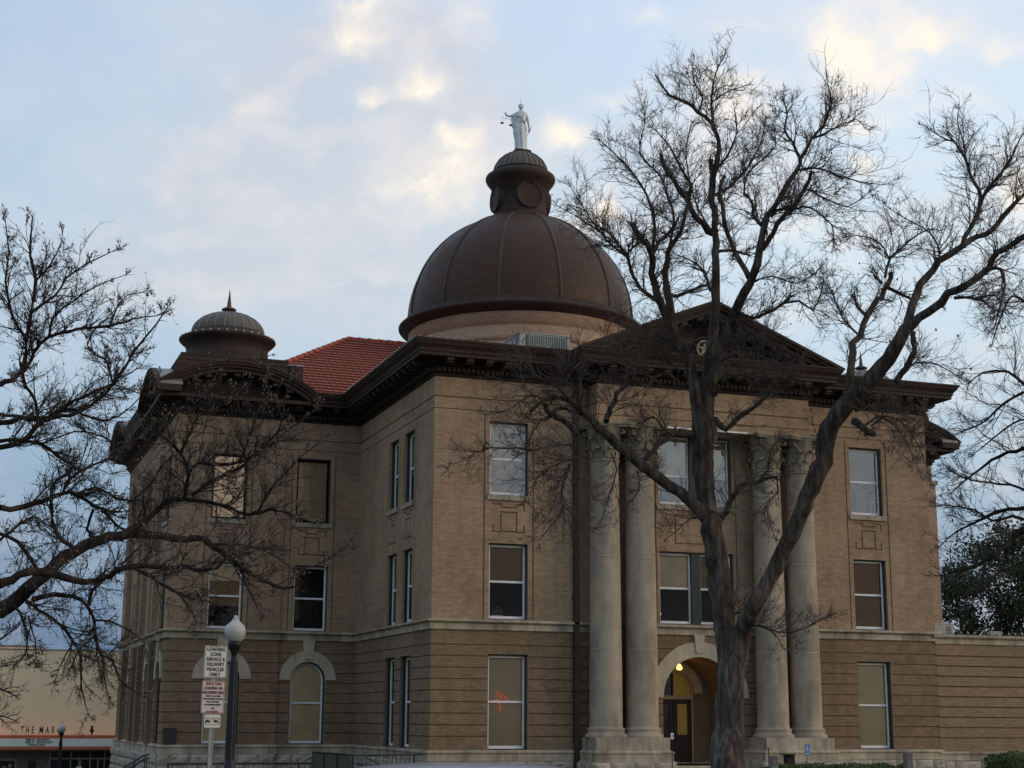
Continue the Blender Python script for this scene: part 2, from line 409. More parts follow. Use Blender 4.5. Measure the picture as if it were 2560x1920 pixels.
# window prototypes (local: centre x=0, foot z=0, wall face y=0, inside +y)
def blindmat(name, c1, c2, period):
    m, t, b = new_mat(name, .75, 0, .3)
    sx = t.add('ShaderNodeSeparateXYZ'); t.l.new(t.add('ShaderNodeTexCoord').outputs['Object'], sx.inputs[0])
    f = t.math('FRACT', t.math('MULTIPLY', sx.outputs[2], 1 / period))
    t.l.new(t.ramp(f, [(0, c2), (.25, c1), (.8, c1), (1, c2)]), b.inputs['Base Color']); return m
M['slat_tan'] = blindmat('tan_slatted_blind', (.64, .50, .31), (.28, .21, .13), .055)
M['slat_brown'] = blindmat('brown_slatted_blind', (.30, .18, .09), (.13, .08, .042), .055)
def window(wall_xf, u, z, w, h, arch=False, blinds=(), glass='glass', sill=0, label=None, mull=False, name='window', rail=.5, dark=None, framed=True):
    """window part under the courthouse with frame, pane, blind and sill as sub-parts. u is its centre along the wall"""
    base = wall_xf @ Matrix.Translation((u, 0, z))
    def line(ins, y0, y1, mat, zb=0):
        mb = MB()
        def path(i):
            a = w / 2 - i
            if arch:
                zs = h - w / 2
                return [(-a, zb)] + [(a * math.cos(PI - PI * k / 14), zs + a * math.sin(PI * k / 14)) for k in range(15)] + [(a, zb)]
            return [(-a, zb), (-a, h - i), (a, h - i), (a, zb)]
        mb.strip(path(ins[0]), path(ins[1]), y0, y1, mat); return mb
    mb = line((.0, .04), .10, .27, M['casing'])
    mb.box(-w / 2 + .04, w / 2 - .04, .10, .27, .0, .03, M['casing'])
    win = mb.build(name, CH, label); win.matrix_world = base
    def sub(mb, n):
        o = mb.build(n); o.parent = win; return o
    mb = line((.04, .105), .20, .26, M['white'])
    mb.box(-w / 2 + .105, w / 2 - .105, .195, .26, .03, .12, M['white'])
    zr = h * rail
    mb.box(-w / 2 + .105, w / 2 - .105, .205, .26, zr - .035, zr + .035, M['white'])
    if mull:
        mb.box(-.17, .17, .09, .262, .03, h - .04, M['casing'])
        for sx in (-1, 1): mb.box(min(sx * .17, sx * .23), max(sx * .17, sx * .23), .2, .263, .12, h - .105, M['white'])
    if framed: sub(mb, 'frame')
    mb = MB(); a = w / 2 - .1; g = M[glass]
    if arch:
        zs = h - w / 2; P = [(-a, .235, .1)] + [(a, .235, .1)] + [(a * math.cos(PI * k / 14), .235, zs + a * math.sin(PI * k / 14)) for k in range(15)]
        mb.face(P, g)
    else: mb.face([(-a, .235, .1), (a, .235, .1), (a, .235, h - .1), (-a, .235, h - .1)], g)
    sub(mb, 'pane')
    for (x0, x1, f0, f1, mt, dy) in blinds:
        mb = MB(); X0, X1 = -a + 2 * a * x0, -a + 2 * a * x1
        if arch and f1 > .98:
            zs = h - w / 2; k0 = [(X1, .3 + dy, zs)] ; P = [(X0, .3 + dy, .1 + (h - .2) * f0), (X1, .3 + dy, .1 + (h - .2) * f0)]
            P += [(a * math.cos(PI * k / 14), .3 + dy, zs + a * math.sin(PI * k / 14)) for k in range(15)]
            mb.face(P, M[mt])
            mb.face([(p[0], p[1] + .012, p[2]) for p in reversed(P)], M[mt])
        else: mb.box(X0, X1, .3 + dy, .312 + dy, .1 + (h - .2) * f0, .1 + (h - .2) * f1, M[mt])
        sub(mb, 'blind')
    if sill:
        mb = MB(); mb.box(-w / 2 - .09, w / 2 + .09, -.07, .2, -sill, -.003, M['stone']); sub(mb, 'sill')
    return win
FULL = lambda mt: [(0, 1, 0, 1, mt, 0)]
ARCHR = []   # stone arches get collected per wall

def wall(name, x, y, rz, W, z0, z1, mat, ops, rec, arches=(), label=None):
    xf = XF(x, y, 0, rz); mb = MB(xf)
    ops2 = list(ops) + [(uc - r, uc + r, za, zs + r) for uc, r, za, zs in arches]
    wall_panel(mb, W, z0, z1, M[mat], ops2, rec, M['groove'])
    for uc, r, za, zs in arches: arch_fill(mb, uc, r, zs, M[mat], .27)
    return mb.build(name, CH, label)
def stone_arch(xf, uc, r_in, r_out, zs, ztop_key, kw=.2, proud=.05, depth=.2, label=None):
    mb = MB(xf); n = 22
    A = [(uc + r_out * math.cos(PI - PI * k / n), zs + r_out * math.sin(PI * k / n)) for k in range(n + 1)]
    B = [(uc + r_in * math.cos(PI - PI * k / n), zs + r_in * math.sin(PI * k / n)) for k in range(n + 1)]
    mb.strip(A, B, -proud, depth, M['stone_arch'])
    zk = zs + r_in + (r_out - r_in) * .25
    mb.poly_prism([(uc - kw * .62, zk), (uc + kw * .62, zk), (uc + kw, ztop_key), (uc - kw, ztop_key)], -proud - .05, .05, M['stone_arch'])
    o = mb.build('stone_arch', CH, label)
    return o

# --- front block
ca = (CX, 1.36, .25, 2.42)
wl = (1.94, 3.31); wr = (15.75, 17.10); wc = (8.10, 10.94)
wall('wall', 0, 0, 0, XR, -.4, 4.66, 'brick_low', [(*wl, .72, 3.74), (*wr, .72, 3.74)], lowrec(XR), [ca], 'brown grooved brick ground floor wall')
wall('wall', 0, 0, 0, XR, 4.66, ZT + .05, 'brick', [(*wl, 4.86, 7.35), (*wr, 4.86, 7.35), (*wc, 4.86, 7.33), (*wl, 8.95, 11.43), (*wr, 8.95, 11.43), (*wc, 8.95, 11.40)],
     uprec(XR) + bay(*wl) + bay(*wr) + [(8.0 - .05, 8.0, 4.83, 11.4, .03), (11.04, 11.09, 4.83, 11.4, .03)] + [(8.7, 8.75, 7.6, 8.5, .025), (10.25, 10.3, 7.6, 8.5, .025), (8.7, 10.3, 7.6, 7.65, .025), (8.5, 10.5, 8.55, 8.6, .025)], (), 'tan brick upper wall')
X0 = XF()
def c_(a): return (a[0] + a[1]) / 2
for wv, k in ((wl, 0), (wr, 1)):
    w = wv[1] - wv[0]
    window(X0, c_(wv), .72, w, 3.02, blinds=FULL('slat_tan' if k == 0 else 'blind_white'), glass='glass', label='tall ground floor window with full tan blind')
    window(X0, c_(wv), 4.86, w, 2.49, blinds=[(0, 1, .52, 1, 'slat_brown', 0)] if k == 0 else FULL('blind_brown'), glass='glass', label='middle window with brown blind')
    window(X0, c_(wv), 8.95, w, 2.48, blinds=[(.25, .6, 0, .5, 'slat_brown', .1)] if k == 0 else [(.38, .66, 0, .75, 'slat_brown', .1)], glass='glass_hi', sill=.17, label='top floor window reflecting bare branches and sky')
window(X0, CX, 4.86, 2.84, 2.47, blinds=[(0, .45, .5, 1, 'blind_tan', 0), (.56, 1, .5, 1, 'slat_brown', 0)], mull=True, glass='glass', label='paired window above the arched door')
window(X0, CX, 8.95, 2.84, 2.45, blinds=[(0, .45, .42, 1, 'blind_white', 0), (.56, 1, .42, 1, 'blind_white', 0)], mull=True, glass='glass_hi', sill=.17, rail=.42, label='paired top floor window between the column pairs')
stone_arch(X0, CX, 1.36, 1.86, 2.42, 4.52, .2, .06, .12, 'large stone arch over the entrance')

# --- side walls of the front block (west side seen, east the same)
sA, sB = (9.92 - 5.53, 9.92 - 4.30), (9.92 - 3.56, 9.92 - 2.32)
for (px, py, rz) in ((0, 9.92, -PI / 2), (XR, 0, PI / 2)):
    L = 9.92; xf = XF(px, py, 0, rz); bs = (sA, sB) if rz < 0 else tuple((L - b[1], L - b[0]) for b in (sA, sB))
    ops = [(*b, .72, 3.74) for b in bs]; opu = [(*b, 4.86, 7.35) for b in bs] + [(*b, 8.95, 11.43) for b in bs]
    if rz > 0: ops = []
    wall('wall', px, py, rz, L, -.4, 4.66, 'brick_low', ops, lowrec(L))
    wall('wall', px, py, rz, L, 4.66, ZT + .05, 'brick', opu, uprec(L) + bay(*bs[0]) + bay(*bs[1]))
    for b in bs:
        if rz < 0: window(xf, c_(b), .72, b[1] - b[0], 3.02, blinds=FULL('blind_brown'))
        window(xf, c_(b), 4.86, b[1] - b[0], 2.49, blinds=[(0, 1, .5, 1, 'blind_tan', 0)])
        window(xf, c_(b), 8.95, b[1] - b[0], 2.48, blinds=[(0, 1, .4, 1, 'blind_tan', 0)], sill=.17)

# --- wings: (pavilion + recessed part) on each side
for sgn in (-1, 1):
    west = sgn < 0
    xa, xb = (-7.1, -2.95) if west else (21.99, 26.14)      # pavilion
    ra, rb = (-2.95, 0) if west else (XR, 21.99)            # recessed part
    m = lambda u: u if west else 2 * CX - u
    for (a, b, y, wc_) in ((xa, xb, 9.8, m(-5.02)), (ra, rb, 9.92, m(-1.79))):
        W = b - a; uc = wc_ - a; w = 1.33; o0, o1 = uc - w / 2, uc + w / 2; xf = XF(a, y)
        ar = [(uc, .665, .72, 3.06)]
        wall('wall', a, y, 0, W, -1.2, 4.66, 'brick_low', [(o0, o1, .72, 3.06)] if 0 else [], lowrec(W), ar)
        wall('wall', a, y, 0, W, 4.66, ZT + .05, 'brick', [(o0, o1, 4.86, 7.33), (o0, o1, 8.95, 11.43)], uprec(W) + bay(o0, o1))
        pav = y == 9.8
        window(xf, uc, .72, w, 3.005, arch=True, blinds=FULL('blind_tan'), glass='glass', label='arched ground floor window with tan blind')
        window(xf, uc, 4.86, w, 2.47, blinds=[(0, 1, .34, .75, 'slat_brown', 0), (0, 1, .75, 1, 'blind_tan', 0)] if pav else [], glass='glass')
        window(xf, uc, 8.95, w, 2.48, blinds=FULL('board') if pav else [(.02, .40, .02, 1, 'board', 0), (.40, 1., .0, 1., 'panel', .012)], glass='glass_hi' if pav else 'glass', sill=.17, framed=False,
               label='boarded top floor window catching warm sunset light' if pav else 'top floor window half covered by a pale board')
        stone_arch(xf, uc, .665, 1.08, 3.06, 4.52, .23, .05, .1)
    # outer side of the wing
    xo = -7.1 if west else 26.14; L = 15.9; rz = -PI / 2 if west else PI / 2
    py = 25.7 if west else 9.8
    ucs = [25.7 - y for y in (11.45, 14.85, 20.65, 24.05)]
    if not west: ucs = [L - u for u in ucs]
    wall('wall', xo, py, rz, L, -3.6, 4.66, 'brick_low', [], lowrec(L), [(u, .665, .72, 3.06) for u in ucs])
    wall('wall', xo, py, rz, L, 4.66, ZT + .05, 'brick', [(u - .66, u + .66, 4.86, 7.33) for u in ucs] + [(u - .66, u + .66, 8.95, 11.43) for u in ucs], uprec(L))
    xf = XF(xo, py, 0, rz)
    for u in ucs:
        window(xf, u, .72, 1.33, 3.005, arch=True, blinds=FULL('blind_tan'))
        window(xf, u, 4.86, 1.32, 2.47, blinds=[(0, 1, .5, 1, 'blind_tan', 0)])
        window(xf, u, 8.95, 1.32, 2.48, blinds=[(0, 1, .5, 1, 'blind_tan', 0)], sill=.17)
        stone_arch(xf, u, .665, 1.08, 3.06, 4.52, .23, .05, .1)
    for yy in (12.85, 16.7, 18.6, 22.4):
        for (za, zb, mt) in ((ZB, 4.5, 'brick_low'), (4.86, 11.7, 'brick')):
            mb = MB(); a_, b_ = (xo - .2, xo) if west else (xo, xo + .2)
            mb.box(a_, b_, yy, yy + .42, za, zb, M[mt]); mb.build('pilaster', CH)
# --- back walls (never seen straight on, close the building)
for (x, y, rz, W) in ((0, 35.5, -PI / 2, 9.8), (XR, 25.7, PI / 2, 9.8), (XR, 35.5, PI, XR), (0, 25.7, PI, 7.1), (26.14, 25.7, PI, 7.1)):
    for (za, zb, mt, rc) in ((-3.6, 4.66, 'brick_low', lowrec(W)), (4.66, ZT + .05, 'brick', uprec(W))):
        wall('wall', x, y, rz, W, za, zb, mt, [], rc)
# inner partition walls, so that no window shows daylight from the far side
mb = MB(); mb.box(1.6, XR - 1.6, 2.3, 33.5, -.3, 13, M['interior']); mb.box(-5.5, 24.6, 11.5, 24, -.3, 13, M['interior'])
for zf in (.3, 4.5, 8.4):
    mb.box(.3, XR - .3, 2.3 if zf < 1 else .3, 35.2, zf - .12, zf, M['interior']); mb.box(-6.8, 25.8, 10.25, 25.4, zf - .13, zf - .01, M['interior'])
mb.build('interior_wall', CH)

# --- belts, base, cornice
FOOT = [(0, 0), (XR, 0), (XR, 9.92), (21.99, 9.92), (21.99, 9.8), (26.14, 9.8), (26.14, 25.7), (XR, 25.7), (XR, 35.5), (0, 35.5), (0, 25.7), (-7.1, 25.7), (-7.1, 9.8), (-2.95, 9.8), (-2.95, 9.92), (0, 9.92)]
mb = MB()
mb.sweep(FOOT, [(0, 4.50), (.07, 4.51), (.07, 4.72), (.16, 4.735), (.20, 4.76), (.20, 4.81), (.0, 4.85)], M['stone'])
mb.build('belt_course', CH, 'stained limestone belt above the ground floor')
def basepath(path, closed, rock=True):
    mb = MB(); mb.sweep(path, [(0, .71), (.1, .66), (.1, .62), (.06, .58), (.06, .37), (.12, .37)], M['stone'], closed); mb.build('plinth_moulding', CH)
basepath([(10.92, 0)] + FOOT[1:] + [(0, 0), (8.12, 0)], False)
def rock_wall(mb, xf, W, z0, z1, seed=0, bl=.85, rh=.38, out=.1):
    rnd = random.Random(seed); z = z1; row = 0; old = mb.xf; mb.xf = xf
    while z > z0 + .05:
        zb = max(z0, z - rh); u = 0
        first = rnd.uniform(.4, 1) * bl
        while u < W - .02:
            ue = min(W, u + (first if u == 0 else bl * rnd.uniform(.75, 1.2)))
            if W - ue < .2: ue = W
            nx, nz = 5, 4; amp = rnd.uniform(.04, .09)
            rows = []
            for j in range(nz + 1):
                rw = []
                for i in range(nx + 1):
                    e = 0 if i in (0, nx) or j in (0, nz) else amp * rnd.uniform(.5, 1.3)
                    rw.append((u + (ue - u) * i / nx, -out - e, zb + (z - zb) * j / nz))
                rows.append(rw)
            rows = [[(min(max(p[0], u + .012), ue - .012), p[1], min(max(p[2], zb + .01), z - .01)) for p in r] for r in rows]
            mb.grid(rows, M['rock'], smooth=False)
            u = ue
        z = zb; row += 1
    mb.face([(0, -out + .025, z0), (W, -out + .025, z0), (W, -out + .025, z1), (0, -out + .025, z1)], M['stone'])
    mb.xf = old
mb = MB()
rock_wall(mb, XF(-.12, 0), 8.24, -.2, .37, 1); rock_wall(mb, XF(10.92, 0), XR - 10.92 + .12, -.2, .37, 2)
rock_wall(mb, XF(0, 9.92, 0, -PI / 2), 9.92, -1.2, .37, 3)
rock_wall(mb, XF(-7.22, 9.8), 4.27, -1.4, .37, 4, out=.12); rock_wall(mb, XF(-2.95, 9.92), 2.95, -1.4, .37, 5)
rock_wall(mb, XF(-7.1, 25.7, 0, -PI / 2), 15.9, -3.6, .37, 6, out=.12)
mb.build('foundation', CH, 'rough rock faced limestone foundation')

CF = [(5.44, 0), (5.44, -.9), (13.6, -.9), (13.6, 0)] + FOOT[1:] + [(0, 0)]
mb = MB()
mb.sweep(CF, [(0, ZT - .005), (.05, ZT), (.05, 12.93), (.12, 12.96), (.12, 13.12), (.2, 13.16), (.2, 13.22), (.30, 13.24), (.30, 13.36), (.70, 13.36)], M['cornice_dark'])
mb.sweep(CF, [(.70, 13.36), (.74, 13.36), (.74, 13.49), (.70, 13.5), (-.1, 13.52)], M['cornice'])
CROWN = [(.74, 13.45), (.78, 13.50), (.79, 13.58), (.84, 13.64), (.9, 13.70), (.94, 13.80), (.97, 13.81), (.97, 13.87), (-.1, 13.93)]
for pth in ([(-2.0, 9.92), (0, 9.92), (0, 0), (5.44, 0), (5.44, -.9), (13.6, -.9), (13.6, 0), (XR, 0), (XR, 9.92), (21.04, 9.92)],
            [(-7.1, 20.6), (-7.1, 14.9)], [(26.14, 14.9), (26.14, 20.6)], [(21.04, 25.7), (XR, 25.7), (XR, 35.5), (0, 35.5), (0, 25.7), (-2, 25.7)]):
    mb.sweep(pth, CROWN, M['cornice'], False)
def along(path, step, fn, pad=.25, closed=True):
    n = len(path)
    for i in range(n if closed else n - 1):
        a = Vector(path[i]); b = Vector(path[(i + 1) % n]); L = (b - a).length
        if L < .5: continue
        k = max(1, int(round((L) / step))); d = (b - a) / L
        rz = math.atan2(d.y, d.x)
        for j in range(k): u = (j + .5) * L / k; p = a + d * u; fn(XF(p.x, p.y, 0, rz))
def modill(xf):
    o = mb.xf; mb.xf = xf; mb.box(-.12, .12, -.68, -.28, 13.25, 13.358, M['cornice'], 'bt'); mb.box(-.12, .12, -.60, -.28, 13.19, 13.25, M['cornice'], 'bt'); mb.xf = o
def dentil(xf):
    o = mb.xf; mb.xf = xf; mb.box(-.05, .05, -.19, -.115, 12.975, 13.11, M['cornice'], 'b'); mb.xf = o
along(CF, .67, modill); along(CF, .17, dentil)
mb.build('cornice', CH, 'dark brown copper cornice with modillions and dentils')

# --- portico: pedestals, columns, entablature, pediment
def pedestal(x0, x1):
    ped = MB(); ped.box(x0 + .1, x1 - .1, -1.35, -.02, .66, 1.12, M['stone'])
    ped.sweep([(x0, 0), (x0, -1.43), (x1, -1.43), (x1, 0)], [(-.12, .82), (-.1, .72), (-.02, .69), (.02, .66), (.02, .62), (-.01, .60), (-.01, .38), (.03, .37), (.03, .33)], M['stone'], False)
    rock_wall(ped, XF(x0 - .1, -1.33), x1 - x0 + .2, -.2, .36, int(x0), out=.12)
    rock_wall(ped, XF(x0 + .08, 0, 0, -PI / 2), 1.43, -.2, .36, 8, out=.12); rock_wall(ped, XF(x1 - .08, -1.43, 0, PI / 2), 1.43, -.2, .36, 9, out=.12)
    ped.box(x0 + .05, x1 - .05, -1.38, -.02, .3, .68, M['stone'], 'd')
    return ped.build('pedestal', CH, 'stepped limestone pedestal carrying two columns')
pedestal(5.06, 7.85); pedestal(2 * CX - 7.85, 2 * CX - 5.06)
def column(cx, cy):
    mb = MB()
    prof = [(.70, 1.12), (.70, 1.17), (.69, 1.20), (.62, 1.25), (.60, 1.30), (.61, 1.35), (.625, 1.38), (.61, 1.41), (.56, 1.42), (.545, 1.47)]
    for k in range(11):
        t = k / 10; prof.append((.54 - .065 * t ** 1.6, 1.5 + 8.6 * t))
    prof += [(.475, 10.13), (.52, 10.15), (.525, 10.19), (.48, 10.21), (.46, 10.24)]
    mb.lathe(prof, M['column'], n=40)
    for z in (3.95, 6.95): mb.lathe([(.5, z - .014), (.543 - (z - 1.5) * .0045, z - .012), (.543 - (z - 1.5) * .0045, z + .012), (.5, z + .014)], M['stone_arch'], n=40)
    c = mb.build('column', CH, loc=(cx, cy, 0))
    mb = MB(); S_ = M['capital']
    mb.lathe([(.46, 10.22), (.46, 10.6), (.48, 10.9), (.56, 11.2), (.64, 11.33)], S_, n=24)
    for ring, (z0, hh, r0, n) in enumerate(((10.24, .46, .47, 8), (10.45, .62, .475, 8))):
        for i in range(n):
            a = 2 * PI * (i + .5 * ring) / n; rows = []
            for j in range(7):
                t = j / 6; rr = r0 + .03 + .03 * t + (.15 * max(0, t - .55) / .45) ; z = z0 + hh * min(t, .86) - .1 * max(0, t - .86) / .14
                wd = .18 * (1 - .35 * t) * (1 if t < .9 else .55)
                rows.append([((rr + .02 * (s == 0)) * math.cos(a + s * wd / rr), (rr + .02 * (s == 0)) * math.sin(a + s * wd / rr), z) for s in (-1, -.5, 0, .5, 1)])
            mb.grid(rows, S_)
    for i in range(4):
        a = PI / 4 + i * PI / 2
        for s in (-1, 1):
            pts = []
            for j in range(14):
                t = j / 13; ang = t * 2.2 * PI; rr = .12 * (1 - .75 * t)
                o_ = .66 + rr * math.cos(ang + PI / 2 + 1) * 1.0; z = 11.19 + rr * math.sin(ang + PI / 2 + 1)
                pts.append((o_ * math.cos(a) - s * .05 * math.sin(a), o_ * math.sin(a) + s * .05 * math.cos(a), z))
            mb.tube([(.5 * math.cos(a + s * .35), .5 * math.sin(a + s * .35), 10.85)] + pts, [.03] + [.04 - .018 * j / 13 for j in range(14)], S_, 6)
    # abacus with hollowed sides
    P = []
    for i in range(4):
        for j in range(7):
            a0 = -PI / 4 + i * PI / 2; t = -1 + 2 * j / 6; e = .76 - .13 * (1 - t * t); th = i * PI / 2
            P.append((e * math.cos(th) - t * .70 * math.sin(th), e * math.sin(th) + t * .70 * math.cos(th)))
    for (za, zb, f) in ((11.31, 11.38, .94), (11.38, 11.455, 1.)):
        lo = [(p[0] * f, p[1] * f, za) for p in P]; hi = [(p[0] * f, p[1] * f, zb) for p in P]
        mb.grid([lo, hi], S_, True, False); mb.face(list(reversed(lo)), S_); mb.face(hi, S_)
    k = mb.build('capital'); k.parent = c; k['label'] = 'weathered carved capital with leaves and corner scrolls'
    return c
c0 = column(0, -.65)
for i, dx in enumerate((-3.72, -2.43, 2.43, 3.72)):
    c = c0 if i == 0 else copy_tree(c0, CH)
    c.location = (CX + dx, -.65, 0); c.rotation_euler.z = i * PI / 2
# entablature
mb = MB()
mb.xf = XF(5.44, -.9); wall_panel(mb, 8.16, 11.46, ZT + .04, M['brick'], (), uprec(8.16), M['groove'])
mb.xf = XF(5.44, 0, 0, -PI / 2); wall_panel(mb, .9, 11.46, ZT + .04, M['brick'], (), uprec(.9), M['groove'])
mb.xf = XF(13.6, -.9, 0, PI / 2); wall_panel(mb, .9, 11.46, ZT + .04, M['brick'], (), uprec(.9), M['groove'])
mb.xf = None; mb.box(5.44, 13.6, -.9, -.003, 11.44, 11.458, M['stone']); mb.box(7.95, 11.1, -.94, -.9, 11.44, 11.5, M['white'])
mb.build('entablature', CH, 'brick band resting on the four columns')
def chevron(mb, t0, t1, half, zbase, zap, y0, y1, mat):
    s = (zap - zbase) / half; k = math.hypot(1, s)
    def ln(t):
        za = zap - t * k; x = (za - zbase) / s; return [(CX - x, zbase), (CX, za), (CX + x, zbase)]
    mb.strip(ln(t0), ln(t1), y0, y1, mat)
mb = MB()
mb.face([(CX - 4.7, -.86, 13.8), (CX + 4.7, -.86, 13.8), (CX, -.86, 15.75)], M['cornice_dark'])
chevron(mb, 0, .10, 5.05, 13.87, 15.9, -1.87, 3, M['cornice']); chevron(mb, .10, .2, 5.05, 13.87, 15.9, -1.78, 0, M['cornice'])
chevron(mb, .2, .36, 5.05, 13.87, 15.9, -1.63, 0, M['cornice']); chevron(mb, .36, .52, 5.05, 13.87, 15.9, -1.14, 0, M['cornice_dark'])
s_ = 2.03 / 5.05
for sg in (-1, 1):
    for j in range(7):
        x = .45 + j * .62; z = 15.9 - .36 * math.hypot(1, s_) - s_ * x; xx = CX + sg * x
        mb.poly_prism([(xx - .12, z + sg * .12 * s_ - .14), (xx + .12, z - sg * .12 * s_ - .14), (xx + .12, z - sg * .12 * s_), (xx - .12, z + sg * .12 * s_)], -1.57, -1.12, M['cornice'])
# raised triangular inner panel, roof planes behind
chevron(mb, 1.0, 1.08, 5.05, 13.95, 15.9, -.93, -.86, M['cornice'])
mb.face([(CX - 5.05, 3, 13.87), (CX, 3, 15.9), (CX, 9, 15.9), (CX - 5.05, 9, 13.87)], M['roof_flat']); mb.face([(CX, 3, 15.9), (CX + 5.05, 3, 13.87), (CX + 5.05, 9, 13.87), (CX, 9, 15.9)], M['roof_flat'])
pd = mb.build('pediment', CH, 'dark triangular copper pediment over the columns')
# round star medallion
mb = MB()
mb.xf = Matrix.Translation((CX, -.9, 14.33)) @ Matrix.Rotation(PI / 2, 4, 'X')
mb.lathe([(.32, .0), (.34, .04), (.33, .09), (.28, .10), (.26, .05)], M['stone_arch'], n=24)
P = []
for i in range(10): r_ = .27 if i % 2 == 0 else .11; a = PI / 2 + i * PI / 5; P.append((r_ * math.cos(a), r_ * math.sin(a)))
for i in range(10):
    a, b = P[i], P[(i + 1) % 10]; mb.face([(0, 0, .10), (a[0], a[1], .03), (b[0], b[1], .03)], M['stone_arch'])
mb.face([(.27 * math.cos(2 * PI * k / 20), .27 * math.sin(2 * PI * k / 20), .012) for k in range(20)], M['cornice_dark'])
md = mb.build('medallion'); md.parent = pd; md['label'] = 'pale round medallion with a five pointed star'

# --- entrance vestibule
mb = MB()
bx0, bx1, yb = CX - 1.36, CX + 1.36, 2.0
for x, nx in ((bx0, 1), (bx1, -1)):
    mb.face([(x, .2, .8), (x, yb, .8), (x, yb, 2.42), (x, .2, 2.42)], M['brick_low'], [(.2, .8), (yb, .8), (yb, 2.42), (.2, 2.42)])
    mb.box(min(x, x + nx * .03), max(x, x + nx * .03), 0, yb, .25, .8, M['stone'])
n = 16
for k in range(n):
    a0, a1 = PI * k / n, PI * (k + 1) / n
    q = [(CX + 1.36 * math.cos(a0), .2, 2.42 + 1.36 * math.sin(a0)), (CX + 1.36 * math.cos(a0), yb, 2.42 + 1.36 * math.sin(a0)), (CX + 1.36 * math.cos(a1), yb, 2.42 + 1.36 * math.sin(a1)), (CX + 1.36 * math.cos(a1), .2, 2.42 + 1.36 * math.sin(a1))]
    mb.face(q, M['brick_low'], [(a0 * 1.36, 0), (a0 * 1.36, 2), (a1 * 1.36, 2), (a1 * 1.36, 0)])
mb.xf = XF(bx0, yb); wall_panel(mb, 2.72, .25, 3.8, M['brick_low'], [(1.36 - .78, 1.36 + .78, .25, 2.6 + .78)], (), jamb=.2); arch_fill(mb, 1.36, .78, 2.6, M['brick_low'], .2); mb.xf = None
mb.box(bx0, bx1, 0, yb + .3, .1, .25, M['stone'])
for k in range(2): mb.box(CX - 1.7, CX + 1.7, -.45 - .4 * k, 0, -.1, .2 - .13 * k, M['stone'])
mb.build('porch', CH, 'brick barrel vaulted entrance porch')
xf2 = XF(bx0, yb); stone_arch(xf2, 1.36, .78, 1.1, 2.6, 3.72, .13, .05, .05, 'cream inner arch over the door')
mb = MB(); A = []
def arcp(r): return [(-r, 0)] + [(r * math.cos(PI - PI * k / 14), 2.35 + r * math.sin(PI * k / 14)) for k in range(15)] + [(r, 0)]
mb.strip(arcp(.78), arcp(.71), .05, .15, M['trim']); mb.box(-.71, .71, .04, .15, 2.14, 2.27, M['trim'])
dr = mb.build('door', CH, 'dark wooden double door with arched transom'); dr.location = (CX, yb, .25)
M['lit_glass'] = emit('lit_amber_glass', (.30, .20, .04), .08); M['dark_glass'] = simple('dark_glass', (.012, .011, .01), .1)  # amber shine of the right door panes is put in as colour and emission
for sx in (-1, 1):
    mb = MB(); x0, x1 = (0.01, .71) if sx > 0 else (-.71, -.01)
    for (a, b, c, d) in ((x0, x1, 0, .35), (x0, x1, 1.98, 2.14), (x0, x0 + .16, .35, 1.98), (x1 - .16, x1, .35, 1.98), (x0 + .16, x1 - .16, .35, .93)): mb.box(a, b, .08, .13, c, d, M['wood'])
    lf = mb.build('door_leaf'); lf.parent = dr
    mb = MB(); mb.box(x0 + .16, x1 - .16, .10, .11, .93, 1.98, M['lit_glass'] if sx > 0 else M['dark_glass']); g = mb.build('pane'); g.parent = dr
    mb = MB(); hx = .06 if sx > 0 else -.06; mb.tube([(hx, .08, .95), (hx, .02, .95), (hx, .02, 1.15), (hx, .08, 1.15)], .012, M['grey_metal'], 6); h = mb.build('handle'); h.parent = dr
for (sx, mt) in ((-1, 'dark_glass'), (1, 'lit_glass')):
    mb = MB(); P = [(0, .11, 2.27), (sx * .71, .11, 2.27)] + [(sx * .71 * math.cos(PI / 2 * k / 8), .11, 2.35 + .71 * math.sin(PI / 2 * k / 8)) for k in range(9)]
    mb.face(P if sx > 0 else list(reversed(P)), M[mt]); mb.box(-.03, .03, .07, .13, 2.27, 3.04, M['wood']) if sx > 0 else None
    g = mb.build('transom_pane'); g.parent = dr
# hanging lamp
mb = MB(); mb.lathe([(0, .12), (.04, .11), (.07, .06), (.105, -.02), (.10, -.06), (.05, -.09), (0, -.10)], emit('lamp_glow', (1., .50, .12), 3.2), n=16)
lm = mb.build('porch_lamp', CH, 'glowing amber lamp hanging under the entrance arch'); lm.location = (9.27, 1.0, 3.46)
mb = MB(); mb.tube([(0, 0, .15), (0, 0, .34)], .012, M['black'], 6); mb.lathe([(.07, .13), (.06, .17), (0, .18)], M['black'], n=12); s = mb.build('lamp_fitting'); s.parent = lm
li = bpy.data.lights.new('porch_light', 'POINT'); li.energy = 4; li.color = (1, .6, .25); li.shadow_soft_size = .1
lo = bpy.data.objects.new('porch_light', li); COL.objects.link(lo); lo.location = (9.27, .95, 3.2)

# downpipes
def downpipe(x, y):
    mb = MB(); mb.box(x - .085, x + .085, y - .2, y - .05, .1, 12.2, M['pipe']); mb.box(x - .16, x + .16, y - .3, y - .04, 12.2, 12.5, M['pipe']); mb.box(x - .06, x + .06, y - .6, y - .06, 12.5, 13.3, M['pipe'])
    for z in (1.3, 2.6, 3.9, 5.6, 7.6, 9.6, 11.3): mb.box(x - .11, x + .11, y - .215, y - .0, z, z + .05, M['pipe'])
    mb.build('downpipe', CH, 'brown square downpipe beside the leftmost column' if x < 9 else None)
downpipe(4.98, 0)

